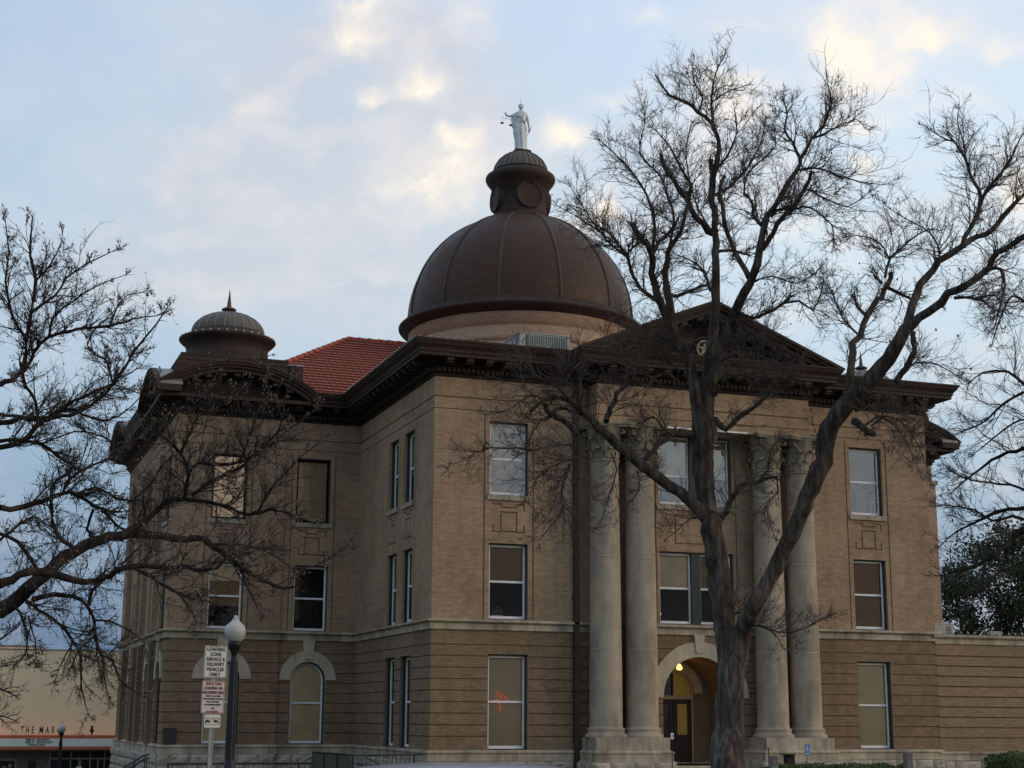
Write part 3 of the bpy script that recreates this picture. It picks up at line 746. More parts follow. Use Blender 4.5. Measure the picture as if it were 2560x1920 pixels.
# --- roofs
mb = MB()
mb.face([(-.05, -.05, 13.925), (XR + .05, -.05, 13.925), (XR + .05, 9.9, 14.05), (-.05, 9.9, 14.05)], M['roof_flat'])
mb.face([(5.4, -.9, 13.93), (13.7, -.9, 13.93), (13.7, 0, 13.93), (5.4, 0, 13.93)], M['roof_flat'])
mb.face([(0, 25.7, 14.05), (XR, 25.7, 14.05), (XR, 35.5, 13.93), (0, 35.5, 13.93)], M['roof_flat'])
mb.face([(-7.1, 9.8, 13.55), (0, 9.9, 13.55), (0, 25.7, 13.55), (-7.1, 25.7, 13.55)], M['roof_flat']); mb.face([(XR, 9.9, 13.55), (26.14, 9.8, 13.55), (26.14, 25.7, 13.55), (XR, 25.7, 13.55)], M['roof_flat'])
mb.build('flat_roof', CH)
def tile_mat():
    m, t, b = new_mat('red_clay_tile', .75, 0, .3)
    uv = t.add('ShaderNodeTexCoord').outputs['UV']; sx = t.add('ShaderNodeSeparateXYZ'); t.l.new(uv, sx.inputs[0])
    c = t.ramp(t.noise(uv, 2.2, 5, .7), [(.25, (.22, .06, .038)), (.5, (.34, .085, .05)), (.75, (.43, .13, .08))])
    f = t.math('FRACT', t.math('MULTIPLY', sx.outputs[0], 1 / .28))
    c = t.mix(1, c, t.ramp(f, [(0, .62), (.12, .95), (.5, 1.1), (.88, .95), (1, .62)]), 'MULTIPLY')
    t.l.new(c, b.inputs['Base Color']); bp = t.add('ShaderNodeBump'); bp.inputs['Strength'].default_value = .6; bp.inputs['Distance'].default_value = .06
    t.l.new(t.math('SINE', t.math('MULTIPLY', f, PI)), bp.inputs['Height']); t.l.new(bp.outputs[0], b.inputs['Normal']); return m
M['tile'] = tile_mat()
def hip(mb, eave, ridge, zE, zR, n, mat):
    """eave: two points, ridge: two points, stepped courses between"""
    (a, b), (c, d) = eave, ridge
    L = lambda p, q, t: (p[0] + (q[0] - p[0]) * t, p[1] + (q[1] - p[1]) * t)
    for k in range(n):
        t0, t1 = k / n, (k + 1) / n; z0, z1 = zE + (zR - zE) * t0, zE + (zR - zE) * t1; e = .075
        p0, p1, p2, p3 = L(a, c, t0), L(b, d, t0), L(b, d, t1), L(a, c, t1)
        h = abs(b[0] - a[0]) > abs(b[1] - a[1]); u = lambda p: p[0] if h else p[1]
        mb.face([(*p0, z0 + e), (*p1, z0 + e), (*p2, z1), (*p3, z1)], mat, [(u(p0), t0 * 10), (u(p1), t0 * 10), (u(p2), t1 * 10), (u(p3), t1 * 10)])
        mb.face([(*p0, z0 - .01), (*p1, z0 - .01), (*p1, z0 + e), (*p0, z0 + e)], M['tile_edge'])
M['tile_edge'] = simple('tile_butt_edge', (.10, .022, .012), .85)
mb = MB(); ex0, ex1, ey0, ey1 = -6.2, 25.24, 9.85, 25.65; rx0, rx1 = 1.25, 17.8; ze, zr_ = 13.6, 18.25
hip(mb, ((ex0, ey0), (ex1, ey0)), ((rx0, CY), (rx1, CY)), ze, zr_, 25, M['tile']); hip(mb, ((ex1, ey0), (ex1, ey1)), ((rx1, CY), (rx1, CY)), ze, zr_, 25, M['tile'])
hip(mb, ((ex1, ey1), (ex0, ey1)), ((rx1, CY), (rx0, CY)), ze, zr_, 25, M['tile']); hip(mb, ((ex0, ey1), (ex0, ey0)), ((rx0, CY), (rx0, CY)), ze, zr_, 25, M['tile'])
rf = mb.build('roof', CH, 'red clay tile hipped roof')
mb = MB()
for (a, b) in (((rx0, CY, zr_), (rx1, CY, zr_)), ((ex0, ey0, ze), (rx0, CY, zr_)), ((ex1, ey0, ze), (rx1, CY, zr_))):
    a, b = Vector(a), Vector(b); L = (b - a).length; n = int(L / .45)
    for k in range(n):
        p, q = a.lerp(b, k / n), a.lerp(b, (k + 1) / n); mb.tube([tuple(p + Vector((0, 0, .02))), tuple(q + Vector((0, 0, .02)))], [.13, .095], M['tile'], 8)
r2 = mb.build('ridge_tile'); r2.parent = rf

# --- dome
DC = (9.46, 17.75)
def dome_all():
    mb = MB(); mb.lathe([(5.2, 14), (5.2, 18.35), (5.17, 18.36), (5.17, 18.42), (5.2, 18.43), (5.2, 19.1)], M['brick_drum'], DC, 96)
    mb.lathe([(5.19, 17.7), (5.27, 17.75), (5.27, 17.95), (5.19, 18.0)], M['brick_drum'], DC, 96); mb.build('drum', CH, 'pale brick drum under the dome')
    mb = MB(); mb.lathe([(5.2, 19.0), (5.32, 19.04), (5.36, 19.12), (5.58, 19.2), (5.66, 19.3), (5.66, 19.36), (5.6, 19.4), (5.44, 19.45), (5.38, 19.52), (5.38, 19.64), (5.28, 19.68), (5.25, 19.7)], M['cornice'], DC, 96)
    mb.build('dome_ring', CH)
    RR, zc = 5.26, 19.62
    prof = [(RR * math.cos(a), zc + RR * math.sin(a)) for a in [math.asin(min(1, (19.68 - zc) / RR)) + (R(76.3) - math.asin((19.68 - zc) / RR)) * k / 26 for k in range(27)]]
    mb = MB(); mb.lathe(prof, M['dome'], DC, 96); d = mb.build('dome', CH, 'large brown copper dome')
    for i in range(12):
        a = i * PI / 6; mb = MB(); up = []
        for (r_, z) in prof: up.append((r_, z))
        for off, wd in ((.03, .075), (.055, .03)):
            A = []
            for (r_, z) in up:
                nx, nz = r_ / RR, (z - zc) / RR
                A.append([((r_ + nx * off) * math.cos(a) - s * wd * math.sin(a) + DC[0], (r_ + nx * off) * math.sin(a) + s * wd * math.cos(a) + DC[1], z + nz * off) for s in (-1, 1)])
            B = []
            for (r_, z) in up:
                B.append([((r_ - .02) * math.cos(a) - s * wd * math.sin(a) + DC[0], (r_ - .02) * math.sin(a) + s * wd * math.cos(a) + DC[1], z - .01) for s in (-1, 1)])
            rows = [[b[0], p[0], p[1], b[1]] for p, b in zip(A, B)]
            mb.grid(rows, M['rib'], smooth=False)
        r_ = mb.build('rib'); r_.parent = d
    # lantern
    mb = MB(); mb.lathe([(1.5, 24.62), (1.36, 24.72), (1.3, 24.8), (1.28, 24.9), (1.26, 24.95), (1.3, 24.99), (1.26, 25.03), (1.25, 25.08), (1.27, 26.2), (1.4, 26.3), (1.42, 26.38), (1.46, 26.42), (1.6, 26.6), (1.66, 26.72), (1.67, 26.82), (1.63, 26.92), (1.5, 26.98), (1.38, 27.02), (1.34, 27.08), (1.32, 27.14)], M['cornice'], DC, 56)
    la = mb.build('lantern', CH, 'brown copper lantern drum with round bosses')
    for i in range(4):
        mb = MB(); a = i * PI / 2
        mb.xf = Matrix.Translation((DC[0], DC[1], 25.68)) @ Matrix.Rotation(a, 4, 'Z') @ Matrix.Rotation(PI / 2, 4, 'Y')
        mb.lathe([(.66, .9), (.66, 1.30), (.62, 1.335), (.57, 1.33), (.545, 1.295), (.5, 1.285), (.0, 1.31)], M['cornice'], (0, 0), 32); b = mb.build('boss'); b.parent = la
    mb = MB(); pr = [(1.3 * math.cos(R(6 + 82 * k / 14)), 27.08 + 1.1 * math.sin(R(6 + 82 * k / 14))) for k in range(15)]
    mb.lathe(pr, M['small_dome'], DC, 56)
    for i in range(28):
        a = 2 * PI * i / 28; mb.tube([((r_ + .01) * math.cos(a) + DC[0], (r_ + .01) * math.sin(a) + DC[1], z + .01) for r_, z in pr], .016, M['rib'], 4, cap=False)
    mb.build('lantern_dome', CH)
    mb = MB(); mb.xf = XF(DC[0], DC[1]); mb.box(-.4, .4, -.4, .4, 28.08, 28.22, M['cornice']); mb.box(-.36, .36, -.36, .36, 28.22, 28.26, M['cornice']); mb.lathe([(.55, 27.98), (.5, 28.1), (.3, 28.12)], M['cornice'], n=24); mb.build('statue_base', CH)
dome_all()

# --- corner pavilions: curved gables, plinth and cupola
def arcs(t, R0, zc, zmin, n=26, lim=3.03):
    r = R0 - t; half = min(lim, math.sqrt(max(.01, r * r - (zmin - zc) ** 2))); ze_ = math.sqrt(r * r - half * half); a0 = math.atan2(ze_, -half); a1 = math.atan2(ze_, half)
    return [(r * math.cos(a0 + (a1 - a0) * k / n), zc + r * math.sin(a0 + (a1 - a0) * k / n)) for k in range(n + 1)]
def curved_gable(xf):
    """local: centre x=0, wall face y=0, outside -y"""
    R0, zc, zb = 5.08, 9.76, 13.5
    mb = MB(xf)
    mb.strip(arcs(0, R0, zc, zb), arcs(.07, R0, zc, zb), -.97, -.8, M['cornice'], smooth=False); mb.strip(arcs(0.0, R0, zc, zb), arcs(.07, R0, zc, zb), -.8, -.004, M['grey_metal'], smooth=False); mb.strip(arcs(0.0, R0, zc, zb, 26, 2.04), arcs(.07, R0, zc, zb, 26, 2.04), -.004, 2.2, M['grey_metal'], smooth=False)  # grey barrel top puts the reflected sky into the metal's colour
    mb.strip(arcs(.07, R0, zc, zb), arcs(.16, R0, zc, zb), -.93, -.01, M['cornice']); mb.strip(arcs(.16, R0, zc, zb), arcs(.27, R0, zc, zb), -.84, -.01, M['cornice'])
    mb.strip(arcs(.27, R0, zc, zb), arcs(.42, R0, zc, zb), -.74, -.01, M['cornice']); mb.strip(arcs(.42, R0, zc, zb), arcs(.56, R0, zc, zb), -.25, -.01, M['cornice_dark'])
    A = arcs(.5, R0, zc, zb); mb.face([(p[0], -.12, p[1]) for p in reversed(A)], M['cornice_dark'])
    mb.strip(arcs(.0, R0, zc, zb, 26, 2.0), [(p[0], zb) for p in arcs(0, R0, zc, zb, 26, 2.0)], .95, 1.0, M['cornice_dark'])
    r = R0 - .42
    for j in range(-4, 5):
        a = PI / 2 - j * .115; x, z = r * math.cos(a), zc + r * math.sin(a)
        if z < zb + .12: continue
        mb.box(x - .11, x + .11, -.66, -.2, z - .13, z + .01, M['cornice'])
    return mb.build('curved_gable', CH, 'brown copper curved gable')
def attic(cx, cy, s, back):
    mb = MB(XF(cx, cy)); h = 2.02; o = 2.65
    xl, xr = (-o, h) if s < 0 else (-h, o)
    T = [(-h, -h), (h, -h), (h, h), (-h, h)]; B = [(xl, -h), (xr, -h), (xr, h), (xl, h)]
    for k in range(4):
        a, b = B[k], B[(k + 1) % 4]; c, d = T[(k + 1) % 4], T[k]
        for j in range(7):
            t0, t1 = j / 7, (j + 1) / 7; L = lambda p, q, t: (p[0] + (q[0] - p[0]) * t, p[1] + (q[1] - p[1]) * t)
            p0, p1, p2, p3 = L(a, d, t0), L(b, c, t0), L(b, c, t1), L(a, d, t1); z0 = 13.6 + 1.57 * t0; z1 = 13.6 + 1.57 * t1
            mb.face([(p0[0] * 1.012, p0[1] * 1.012, z0), (p1[0] * 1.012, p1[1] * 1.012, z0), (*p2, z1), (*p3, z1)], M['cornice'])
    mb.face([(p[0], p[1], 15.17) for p in T], M['cornice']); mb.box(-h - .03, h + .03, -h - .03, h + .03, 15.13, 15.21, M['cornice'])
    return mb.build('attic_block', CH)
cup0 = None
for (cx, cy, s) in ((-5.03, 11.87, -1), (2 * CX + 5.03, 11.87, 1), (-5.03, 23.63, -1), (2 * CX + 5.03, 23.63, 1)):
    back = cy > 20
    attic(cx, cy, s, back)
    if not back: curved_gable(XF(cx, 9.8))
    else: curved_gable(XF(cx, 25.7, 0, PI))
    curved_gable(XF(-7.1, cy, 0, -PI / 2) if s < 0 else XF(26.14, cy, 0, PI / 2))
    if cup0 is None:
        mb = MB(); mb.lathe([(1.66, 15.1), (1.62, 15.2), (1.62, 15.45), (1.6, 15.46), (1.6, 15.9), (1.63, 15.92), (1.63, 15.98), (1.7, 16.02), (1.8, 16.1), (1.88, 16.18), (1.9, 16.22), (1.88, 16.28), (1.6, 16.42), (1.48, 16.48), (1.44, 16.56)], M['cornice'], n=56)
        cu = mb.build('cupola', CH, 'small ribbed copper cupola on the corner pavilion')
        mb = MB(); pr = [(1.42 * math.cos(R(90 * k / 16)), 16.54 + .86 * math.sin(R(90 * k / 16))) for k in range(16)] + [(.1, 17.4)]
        mb.lathe(pr, M['small_dome'], n=56)
        for i in range(24):
            a = 2 * PI * i / 24; mb.tube([((r_ + .01) * math.cos(a), (r_ + .01) * math.sin(a), z + .008) for r_, z in pr[:-1]], .018, M['grey_metal'], 4, cap=False)
        q = mb.build('cupola_dome'); q.parent = cu
        mb = MB(); mb.lathe([(.34, 17.33), (.34, 17.40), (.3, 17.42), (.12, 17.45), (.13, 17.48), (.28, 17.52), (.3, 17.56), (.2, 17.62), (.1, 17.66), (.085, 17.75), (.06, 17.95), (.004, 18.42)], M['rib'], n=20)
        q = mb.build('spire'); q.parent = cu; cup0 = cu
    else: cu = copy_tree(cup0, CH)
    cu.location = (cx, cy, 0)
mb = MB(); mb.box(25.45, 26.22, 9.66, 9.8, 4.86, 11.95, M['brick_drum']); mb.box(25.38, 26.32, 9.6, 9.8, 11.95, 12.12, M['brick_drum']); mb.box(26.14, 26.22, 9.8, 10.5, 4.86, 11.95, M['brick_drum']); mb.build('pilaster', CH, 'corner pilaster coloured paler for warm light, past the right end of the front')  # paler brick here paints in warm light from the right
mb = MB(); mb.box(-2.72, -2.2, 10.7, 11.3, 13.9, 15.2, M['cornice']); mb.box(-2.76, -2.16, 10.66, 11.34, 15.2, 15.28, M['grey_metal']); mb.build('roof_vent', CH)

# --- low one storey extension on the right
EY = -.004; EX0, EX1 = XR + .001, 36.0
mb = MB(XF(EX0, EY)); W = EX1 - EX0
wall_panel(mb, W, -.4, 4.5, M['brick_ext'], (), [(0, W, g - .022 - .03, g + .022 - .03, .045) for g in GROOVES], M['groove'])
mb.xf = XF(EX0, 0, 0, 0); mb.xf = XF(EX0, 0, 0, -PI / 2); wall_panel(mb, .004, -.4, 4.5, M['brick_ext'], (), ())
mb.xf = None; mb.box(EX1 - .01, EX1, EY, 9.7, -.4, 4.5, M['brick_ext'])
ex = mb.build('extension_wall', CH, 'windowless one storey buff brick extension')
mb = MB(); mb.sweep([(EX0, 0), (EX0, EY), (EX1, EY)], [(0, 4.42), (.05, 4.43), (.05, 4.62), (.14, 4.64), (.17, 4.68), (.17, 4.76), (-.3, 4.79)], M['stone'], False)
mb.sweep([(EX0, 0), (EX0, EY), (EX1, EY)], [(0, .63), (.1, .6), (.1, .55), (.05, .53), (.05, .32), (.12, .32)], M['stone'], False)
rock_wall(mb, XF(EX0, EY), W, -.2, .31, 21, 1.0, .5); mb.build('extension_trim', CH)
mb = MB(); mb.box(EX0, EX1, EY + .1, 9.75, 4.6, 4.74, M['roof_flat']); mb.build('extension_roof', CH)

# plaque on the corner of the west wing
mb = MB(); mb.box(-7.02, -6.55, 9.755, 9.797, .72, 1.30, simple('dark_bronze_plaque', (.03, .035, .038), .4, .3, .3, 3)); mb.build('plaque', CH, 'dark bronze plaque at the left corner')
# little lamps strung along the edges
def bulbs(path, step, z, o, name, r=.019):
    mb = MB()
    def f(xf):
        p = xf @ Vector((0, -o, z)); mb.lathe([(0, p.z - r), (r * .8, p.z - r * .5), (r, p.z), (r * .8, p.z + r * .5), (0, p.z + r * 1.6)], M['bulb'], (p.x, p.y), 6)
    along(path, step, f, closed=False)
    for a, b in zip(path, path[1:]):
        d = (Vector(b) - Vector(a)).normalized(); n = Vector((d.y, -d.x)) * o
        mb.tube([(a[0] + n.x, a[1] + n.y, z - .03), (b[0] + n.x, b[1] + n.y, z - .03)], .006, M['black'], 4)
    return mb.build('light_string', CH, name)
M['bulb'] = simple('frosted_bulb', (.55, .55, .5), .3, 0, .05)
bulbs([(-.98, -.98), (4.4, -.98)], .3, 13.9, 0, 'string of small clear bulbs along the front eave')
bulbs([(-.98, 9), (-.98, -.98)], .3, 13.9, 0, 'string of small clear bulbs along the side eave')
bulbs([(EX0, EY - .1), (EX1, EY - .1)], .30, 4.84, 0, 'row of white bulbs on the extension parapet', .03)
mb = MB()
for i in range(36):
    a = 2 * PI * i / 36; mb.lathe([(0, 16.24), (.028, 16.27), (.03, 16.3), (0, 16.34)], M['bulb'], (-5.03 + 1.86 * math.cos(a), 11.87 + 1.86 * math.sin(a)), 6)
mb.build('light_string', CH, 'ring of bulbs around the left cupola')
# small things set behind the panes
def neon():  # neon shine in this pane, built as glowing red tubes behind it
    mb = MB(); m_ = emit('red_neon', (1., .13, .07), .4)
    for pts in ([(-.12, .5), (-.05, .38), (.0, .42), (.03, .3), (.08, .33)], [(.12, .4), (.2, .3), (.26, .25), (.24, .2)], [(.0, .18), (.02, .02), (-.02, -.06), (.03, -.1)], [(-.2, .2), (-.1, .25), (0, .2)]):
        mb.tube([(x, 0, z) for x, z in pts], .012, m_, 5)
    o = mb.build('neon_squiggle'); o.location = (2.45, .262, 2.05); tag(o, 'small red neon scribble glowing in the tall ground floor window left of the downpipe', 'neon sign')
neon()
wd = empty('window_decoration', (2.36, .30, 5.0)); tag(wd, 'small pyramid of white lights inside the middle window left of the downpipe', 'decoration')
mb = MB()
for r_, n_ in ((0, 6), (1, 5), (2, 4), (3, 2)):
    for k in range(n_): mb.lathe([(0, -.012), (.014, 0), (0, .014)], M['bulb'], (0, 0), 6) if 0 else mb.box(-.012 + (k - (n_ - 1) / 2) * .085, .012 + (k - (n_ - 1) / 2) * .085, -.012, .012, .02 + r_ * .08, .044 + r_ * .08, M['bulb'])
mb.build('bulbs', wd); mb = MB(); mb.box(-.17, .17, -.02, .02, -.03, .01, M['white']); mb.build('stand', wd)
dl = empty('desk_lamp', (8.36, .75, 5.0)); tag(dl, 'small lit amber desk lamp behind the paired window above the door', 'lamp')
mb = MB(); mb.lathe([(.13, .22), (.07, .36)], emit('lit_lamp_shade', (1., .48, .16), .8), n=16); mb.build('lamp_shade', dl)
mb = MB(); mb.lathe([(.08, 0), (.07, .03), (.015, .05), (.015, .24)], M['wood'], n=12); mb.build('base', dl)

# traced limb centre lines: x, y, z, radius in metres
SK_CENTER=[[(-1.566,-23.184,0.583,0.3193),(-1.599,-23.243,0.902,0.2968),(-1.489,-23.071,1.401,0.2698),(-1.457,-23.065,2.041,0.2481),(-1.48,-23.163,2.427,0.2399),(-1.452,-23.083,2.851,0.2188),(-1.5,-23.036,3.342,0.2007),(-1.499,-22.95,3.81,0.1903),(-1.532,-22.859,4.35,0.198),(-1.644,-22.954,4.84,0.1898),(-1.691,-22.92,5.247,0.1825),(-1.639,-22.706,5.616,0.1766),(-1.705,-22.756,5.984,0.1761),(-1.674,-22.66,6.346,0.1841),(-1.696,-22.819,6.849,0.1831),(-1.659,-22.689,7.329,0.1766),(-1.577,-22.627,7.807,0.1477),(-1.519,-22.754,8.34,0.1141),(-1.354,-22.609,8.948,0.0927),(-1.313,-22.607,9.519,0.0853),(-1.374,-22.772,10.087,0.0737),(-1.359,-22.737,10.817,0.0664),(-1.302,-22.583,11.6,0.0594),(-1.259,-22.471,12.086,0.0522),(-1.335,-22.562,12.391,0.0446)],
[(-1.295,-22.582,11.847,0.0594),(-1.194,-22.611,12.343,0.0515),(-1.11,-22.52,12.784,0.0454),(-1.218,-22.492,13.155,0.0392),(-1.413,-22.265,13.44,0.0335),(-1.535,-22.093,13.666,0.0294),(-1.738,-21.918,13.832,0.0247),(-1.934,-21.837,14.014,0.0202),(-2.058,-21.716,14.328,0.0151)],
[(-1.165,-22.392,13.2,0.0262),(-1.158,-22.346,13.648,0.0219),(-1.067,-22.239,14.01,0.0189),(-0.973,-22.228,14.388,0.0153),(-0.8,-22.277,14.757,0.0113)],
[(-1.383,-22.206,13.467,0.0225),(-1.294,-22.253,13.766,0.0184),(-1.508,-22.322,14.013,0.0139),(-1.564,-22.374,14.339,0.0093)],
[(-1.126,-22.286,13.676,0.0188),(-0.836,-22.407,13.901,0.0137),(-0.305,-22.334,14.163,0.0076)],
[(-1.306,-22.636,10.854,0.0593),(-1.403,-22.547,10.918,0.058),(-1.694,-22.723,11.072,0.0544),(-1.943,-22.726,11.427,0.0499),(-2.168,-22.679,11.753,0.0458),(-2.362,-22.722,12.005,0.0424),(-2.459,-22.721,12.236,0.0399)],
[(-1.925,-22.69,11.441,0.0366),(-1.896,-22.849,11.683,0.0315),(-2.125,-22.811,12.054,0.024),(-2.368,-22.908,12.375,0.0169),(-2.667,-23.014,12.587,0.0108)],
[(-1.598,-22.711,7.238,0.1251),(-1.579,-22.846,7.763,0.1154),(-1.424,-23.065,8.51,0.1014),(-1.291,-23.318,9.063,0.0902),(-1.2,-23.591,9.441,0.0817),(-1.106,-23.709,9.719,0.0761),(-1.101,-23.995,10.101,0.0677),(-1.058,-24.076,10.497,0.0608),(-0.939,-24.058,10.748,0.0569),(-0.901,-24.27,10.964,0.0516),(-0.769,-24.542,11.286,0.0438),(-0.622,-24.607,11.538,0.0391),(-0.581,-24.654,11.759,0.0352)],
[(-1.167,-23.682,9.697,0.0539),(-1.229,-23.355,10.176,0.0496),(-1.292,-23.163,10.65,0.0451),(-1.262,-22.908,11.21,0.0404),(-1.207,-22.706,11.695,0.0364),(-1.046,-22.564,12.057,0.0336)],
[(-1.016,-23.937,10.173,0.0501),(-0.925,-24.192,10.431,0.0459),(-0.87,-24.463,10.677,0.0419),(-0.739,-24.675,10.809,0.0388),(-0.734,-25.023,11.039,0.0345),(-0.696,-25.224,11.272,0.0311)],
[(-1.039,-24.029,10.583,0.0356),(-1.093,-23.796,10.858,0.0308),(-1.009,-23.615,11.208,0.0257),(-1.139,-23.535,11.36,0.0217)],
[(-0.606,-24.695,11.741,0.0317),(-0.699,-24.6,12.042,0.0264),(-0.802,-24.534,12.333,0.0211),(-0.689,-24.446,12.665,0.0164),(-0.666,-24.253,13.077,0.0107)],
[(-0.609,-24.681,11.7,0.0317),(-0.425,-24.821,12.093,0.0254),(-0.298,-25.044,12.308,0.0205),(-0.176,-25.117,12.67,0.0154),(-0.318,-25.289,12.955,0.0104)],
[(-0.458,-24.876,12.068,0.021),(-0.214,-25.226,12.159,0.015),(0.077,-25.492,12.286,0.0091),(0.096,-25.687,12.124,0.0069)],
[(-0.628,-24.617,11.533,0.0247),(-0.454,-24.914,11.501,0.0211),(-0.242,-25.367,11.236,0.0158),(0.017,-25.725,11.014,0.0108),(0.247,-25.972,10.916,0.0069)],
[(-0.676,-24.926,11.079,0.0209),(-0.535,-25.409,10.735,0.0159),(-0.234,-25.623,10.569,0.0114),(-0.057,-25.972,10.7,0.0068)],
[(-0.897,-24.376,10.632,0.0247),(-0.639,-24.842,10.768,0.0184),(-0.48,-25.448,10.283,0.0115),(-0.596,-25.683,9.803,0.0068)],
[(-0.943,-24.154,10.741,0.0284),(-0.775,-24.308,10.875,0.0284),(-0.604,-24.448,10.898,0.0284)],
[(-1.753,-22.656,6.873,0.1324),(-1.805,-22.703,7.362,0.1204),(-1.897,-22.806,7.792,0.1092),(-1.952,-22.621,8.379,0.0966),(-2.177,-22.635,8.727,0.0865),(-2.322,-22.714,9.16,0.0753),(-2.383,-22.667,9.775,0.0615),(-2.364,-22.74,10.323,0.0487),(-2.195,-22.902,10.673,0.0388),(-2.087,-23.008,11.128,0.0279),(-1.977,-23.058,11.555,0.0181)],
[(-2.12,-22.664,8.54,0.0877),(-2.47,-22.795,9.126,0.0758),(-2.753,-22.942,9.617,0.0659),(-2.907,-23.152,10.052,0.0573),(-3.06,-23.309,10.221,0.0531),(-3.199,-23.3,10.393,0.0495),(-3.353,-23.357,10.566,0.0456)],
[(-2.604,-22.875,9.278,0.0432),(-3.007,-22.906,9.508,0.0365),(-3.202,-22.936,9.804,0.0313),(-3.33,-23.044,10.037,0.0272),(-3.524,-23.104,10.23,0.0232),(-3.738,-23.158,10.42,0.0191),(-4.141,-23.324,10.507,0.0139)],
[(-2.903,-23.143,10.055,0.0462),(-2.672,-23.058,10.384,0.0368),(-2.445,-23.109,10.629,0.0271),(-2.344,-23.218,10.89,0.0179)],
[(-3.256,-23.036,9.816,0.0284),(-3.379,-23.21,10.077,0.0243),(-3.248,-23.351,10.234,0.0211),(-3.286,-23.23,10.543,0.0176)],
[(-2.289,-22.688,9.497,0.0364),(-2.027,-22.819,9.536,0.0323),(-1.774,-22.921,9.652,0.0282),(-1.539,-22.86,9.762,0.0257)],
[(-1.429,-22.64,9.689,0.0296),(-1.456,-22.462,10.116,0.0227),(-1.638,-22.27,10.367,0.0167),(-1.812,-22.001,10.546,0.0113)],
[(-2.903,-23.143,10.055,0.0356),(-2.867,-23.27,10.579,0.0296),(-3.015,-23.394,10.988,0.0246),(-3.194,-23.369,11.347,0.0204),(-3.425,-23.245,11.735,0.0156),(-3.767,-23.256,12.015,0.0109),(-3.937,-23.261,12.131,0.0087)],
[(-3.359,-23.109,10.015,0.0247),(-3.742,-23.053,10.312,0.0195),(-4.152,-23.125,10.751,0.013),(-4.353,-23.037,11.125,0.0087),(-4.443,-23.026,11.257,0.007)],
[(-2.362,-22.736,10.324,0.0291),(-2.202,-22.718,10.918,0.0252),(-2.227,-22.578,11.44,0.022),(-2.244,-22.203,12.05,0.0187),(-2.55,-21.988,12.531,0.0148),(-2.409,-21.928,13.274,0.0102),(-2.405,-21.706,13.766,0.0075)],
[(-3.553,-23.169,10.207,0.0176),(-3.848,-23.081,10.431,0.0143),(-4.34,-23.235,10.603,0.0101),(-4.755,-23.214,10.789,0.0062)],
[(-1.276,-22.679,10.459,0.0333),(-1.186,-22.755,10.495,0.0303),(-0.843,-22.644,10.516,0.0244),(-0.654,-22.773,10.452,0.0187)],
[(-1.306,-22.592,11.597,0.0297),(-0.894,-22.615,11.886,0.0251),(-0.536,-22.658,12.314,0.0198),(-0.264,-22.678,12.842,0.0141),(-0.15,-22.693,13.306,0.0094)],
[(-1.287,-22.575,12.047,0.026),(-1.041,-22.724,12.422,0.0204),(-0.955,-22.979,12.837,0.0143),(-1.075,-23.126,13.209,0.0092)],
[(-1.15,-23.554,11.352,0.0217),(-1.1,-23.577,11.732,0.0183),(-0.773,-23.558,12.069,0.0149),(-0.524,-23.684,12.347,0.0114),(-0.485,-23.555,12.886,0.0073)],
[(-1.343,-22.629,10.852,0.0222),(-1.484,-22.318,11.418,0.0187),(-1.463,-21.889,12.257,0.0142),(-1.439,-21.76,12.912,0.0103),(-1.24,-21.594,13.41,0.0077)],
[(-1.263,-23.454,9.078,0.0325),(-1.02,-23.554,8.975,0.0296),(-0.777,-23.845,9.073,0.0254),(-0.692,-24.14,9.144,0.0225),(-0.441,-24.225,9.17,0.0198),(-0.355,-24.53,8.943,0.0166),(-0.193,-24.572,9.263,0.013),(-0.209,-24.695,9.455,0.0106)],
[(-1.092,-23.723,9.624,0.018),(-0.741,-23.82,9.727,0.0149),(-0.317,-23.953,9.596,0.0109),(0.023,-24.081,9.828,0.0073)],
[(-1.395,-23.142,2.428,0.1749),(-1.304,-23.25,3.108,0.1527),(-1.257,-23.636,3.609,0.1366),(-0.947,-23.743,4.165,0.1369),(-0.731,-23.99,4.774,0.1364),(-0.606,-24.309,5.27,0.1424),(-0.52,-24.623,5.824,0.1483),(-0.328,-24.638,6.195,0.1523),(-0.276,-24.778,6.743,0.1554),(-0.016,-25.178,7.205,0.1472),(0.248,-25.556,7.601,0.1323),(0.424,-25.835,7.962,0.1178),(0.549,-26.042,8.332,0.1035)],
[(0.57,-26.012,8.341,0.076),(0.719,-26.042,8.756,0.0708),(0.961,-25.937,9.155,0.0667),(1.171,-26.018,9.461,0.0621),(1.449,-26.141,9.721,0.0572),(1.693,-26.235,9.875,0.0535),(2.03,-26.206,10.076,0.0501),(2.228,-26.359,10.186,0.0463),(2.457,-26.355,10.482,0.0425),(2.658,-26.449,10.7,0.0386),(3.012,-26.423,11.023,0.0342),(3.27,-26.466,11.405,0.029)],
[(1.733,-26.146,9.905,0.0459),(1.814,-26.306,10.199,0.0406),(2.006,-26.343,10.611,0.0346),(2.048,-26.298,10.944,0.0303),(2.061,-26.077,11.246,0.0267),(1.992,-26.046,11.566,0.022),(1.831,-26.014,11.877,0.0169),(1.729,-25.953,12.023,0.0142)],
[(2.05,-26.286,10.634,0.0319),(2.131,-26.423,10.913,0.027),(2.264,-26.607,11.138,0.022),(2.375,-26.824,11.435,0.0161),(2.354,-27.139,11.677,0.0104)],
[(1.952,-26.1,11.542,0.0178),(2.032,-25.957,11.971,0.0138),(1.98,-25.885,12.361,0.0097),(2.004,-25.909,12.588,0.0072)],
[(1.795,-25.926,11.95,0.0142),(1.672,-25.749,12.09,0.0106),(1.41,-25.836,12.16,0.0071)],
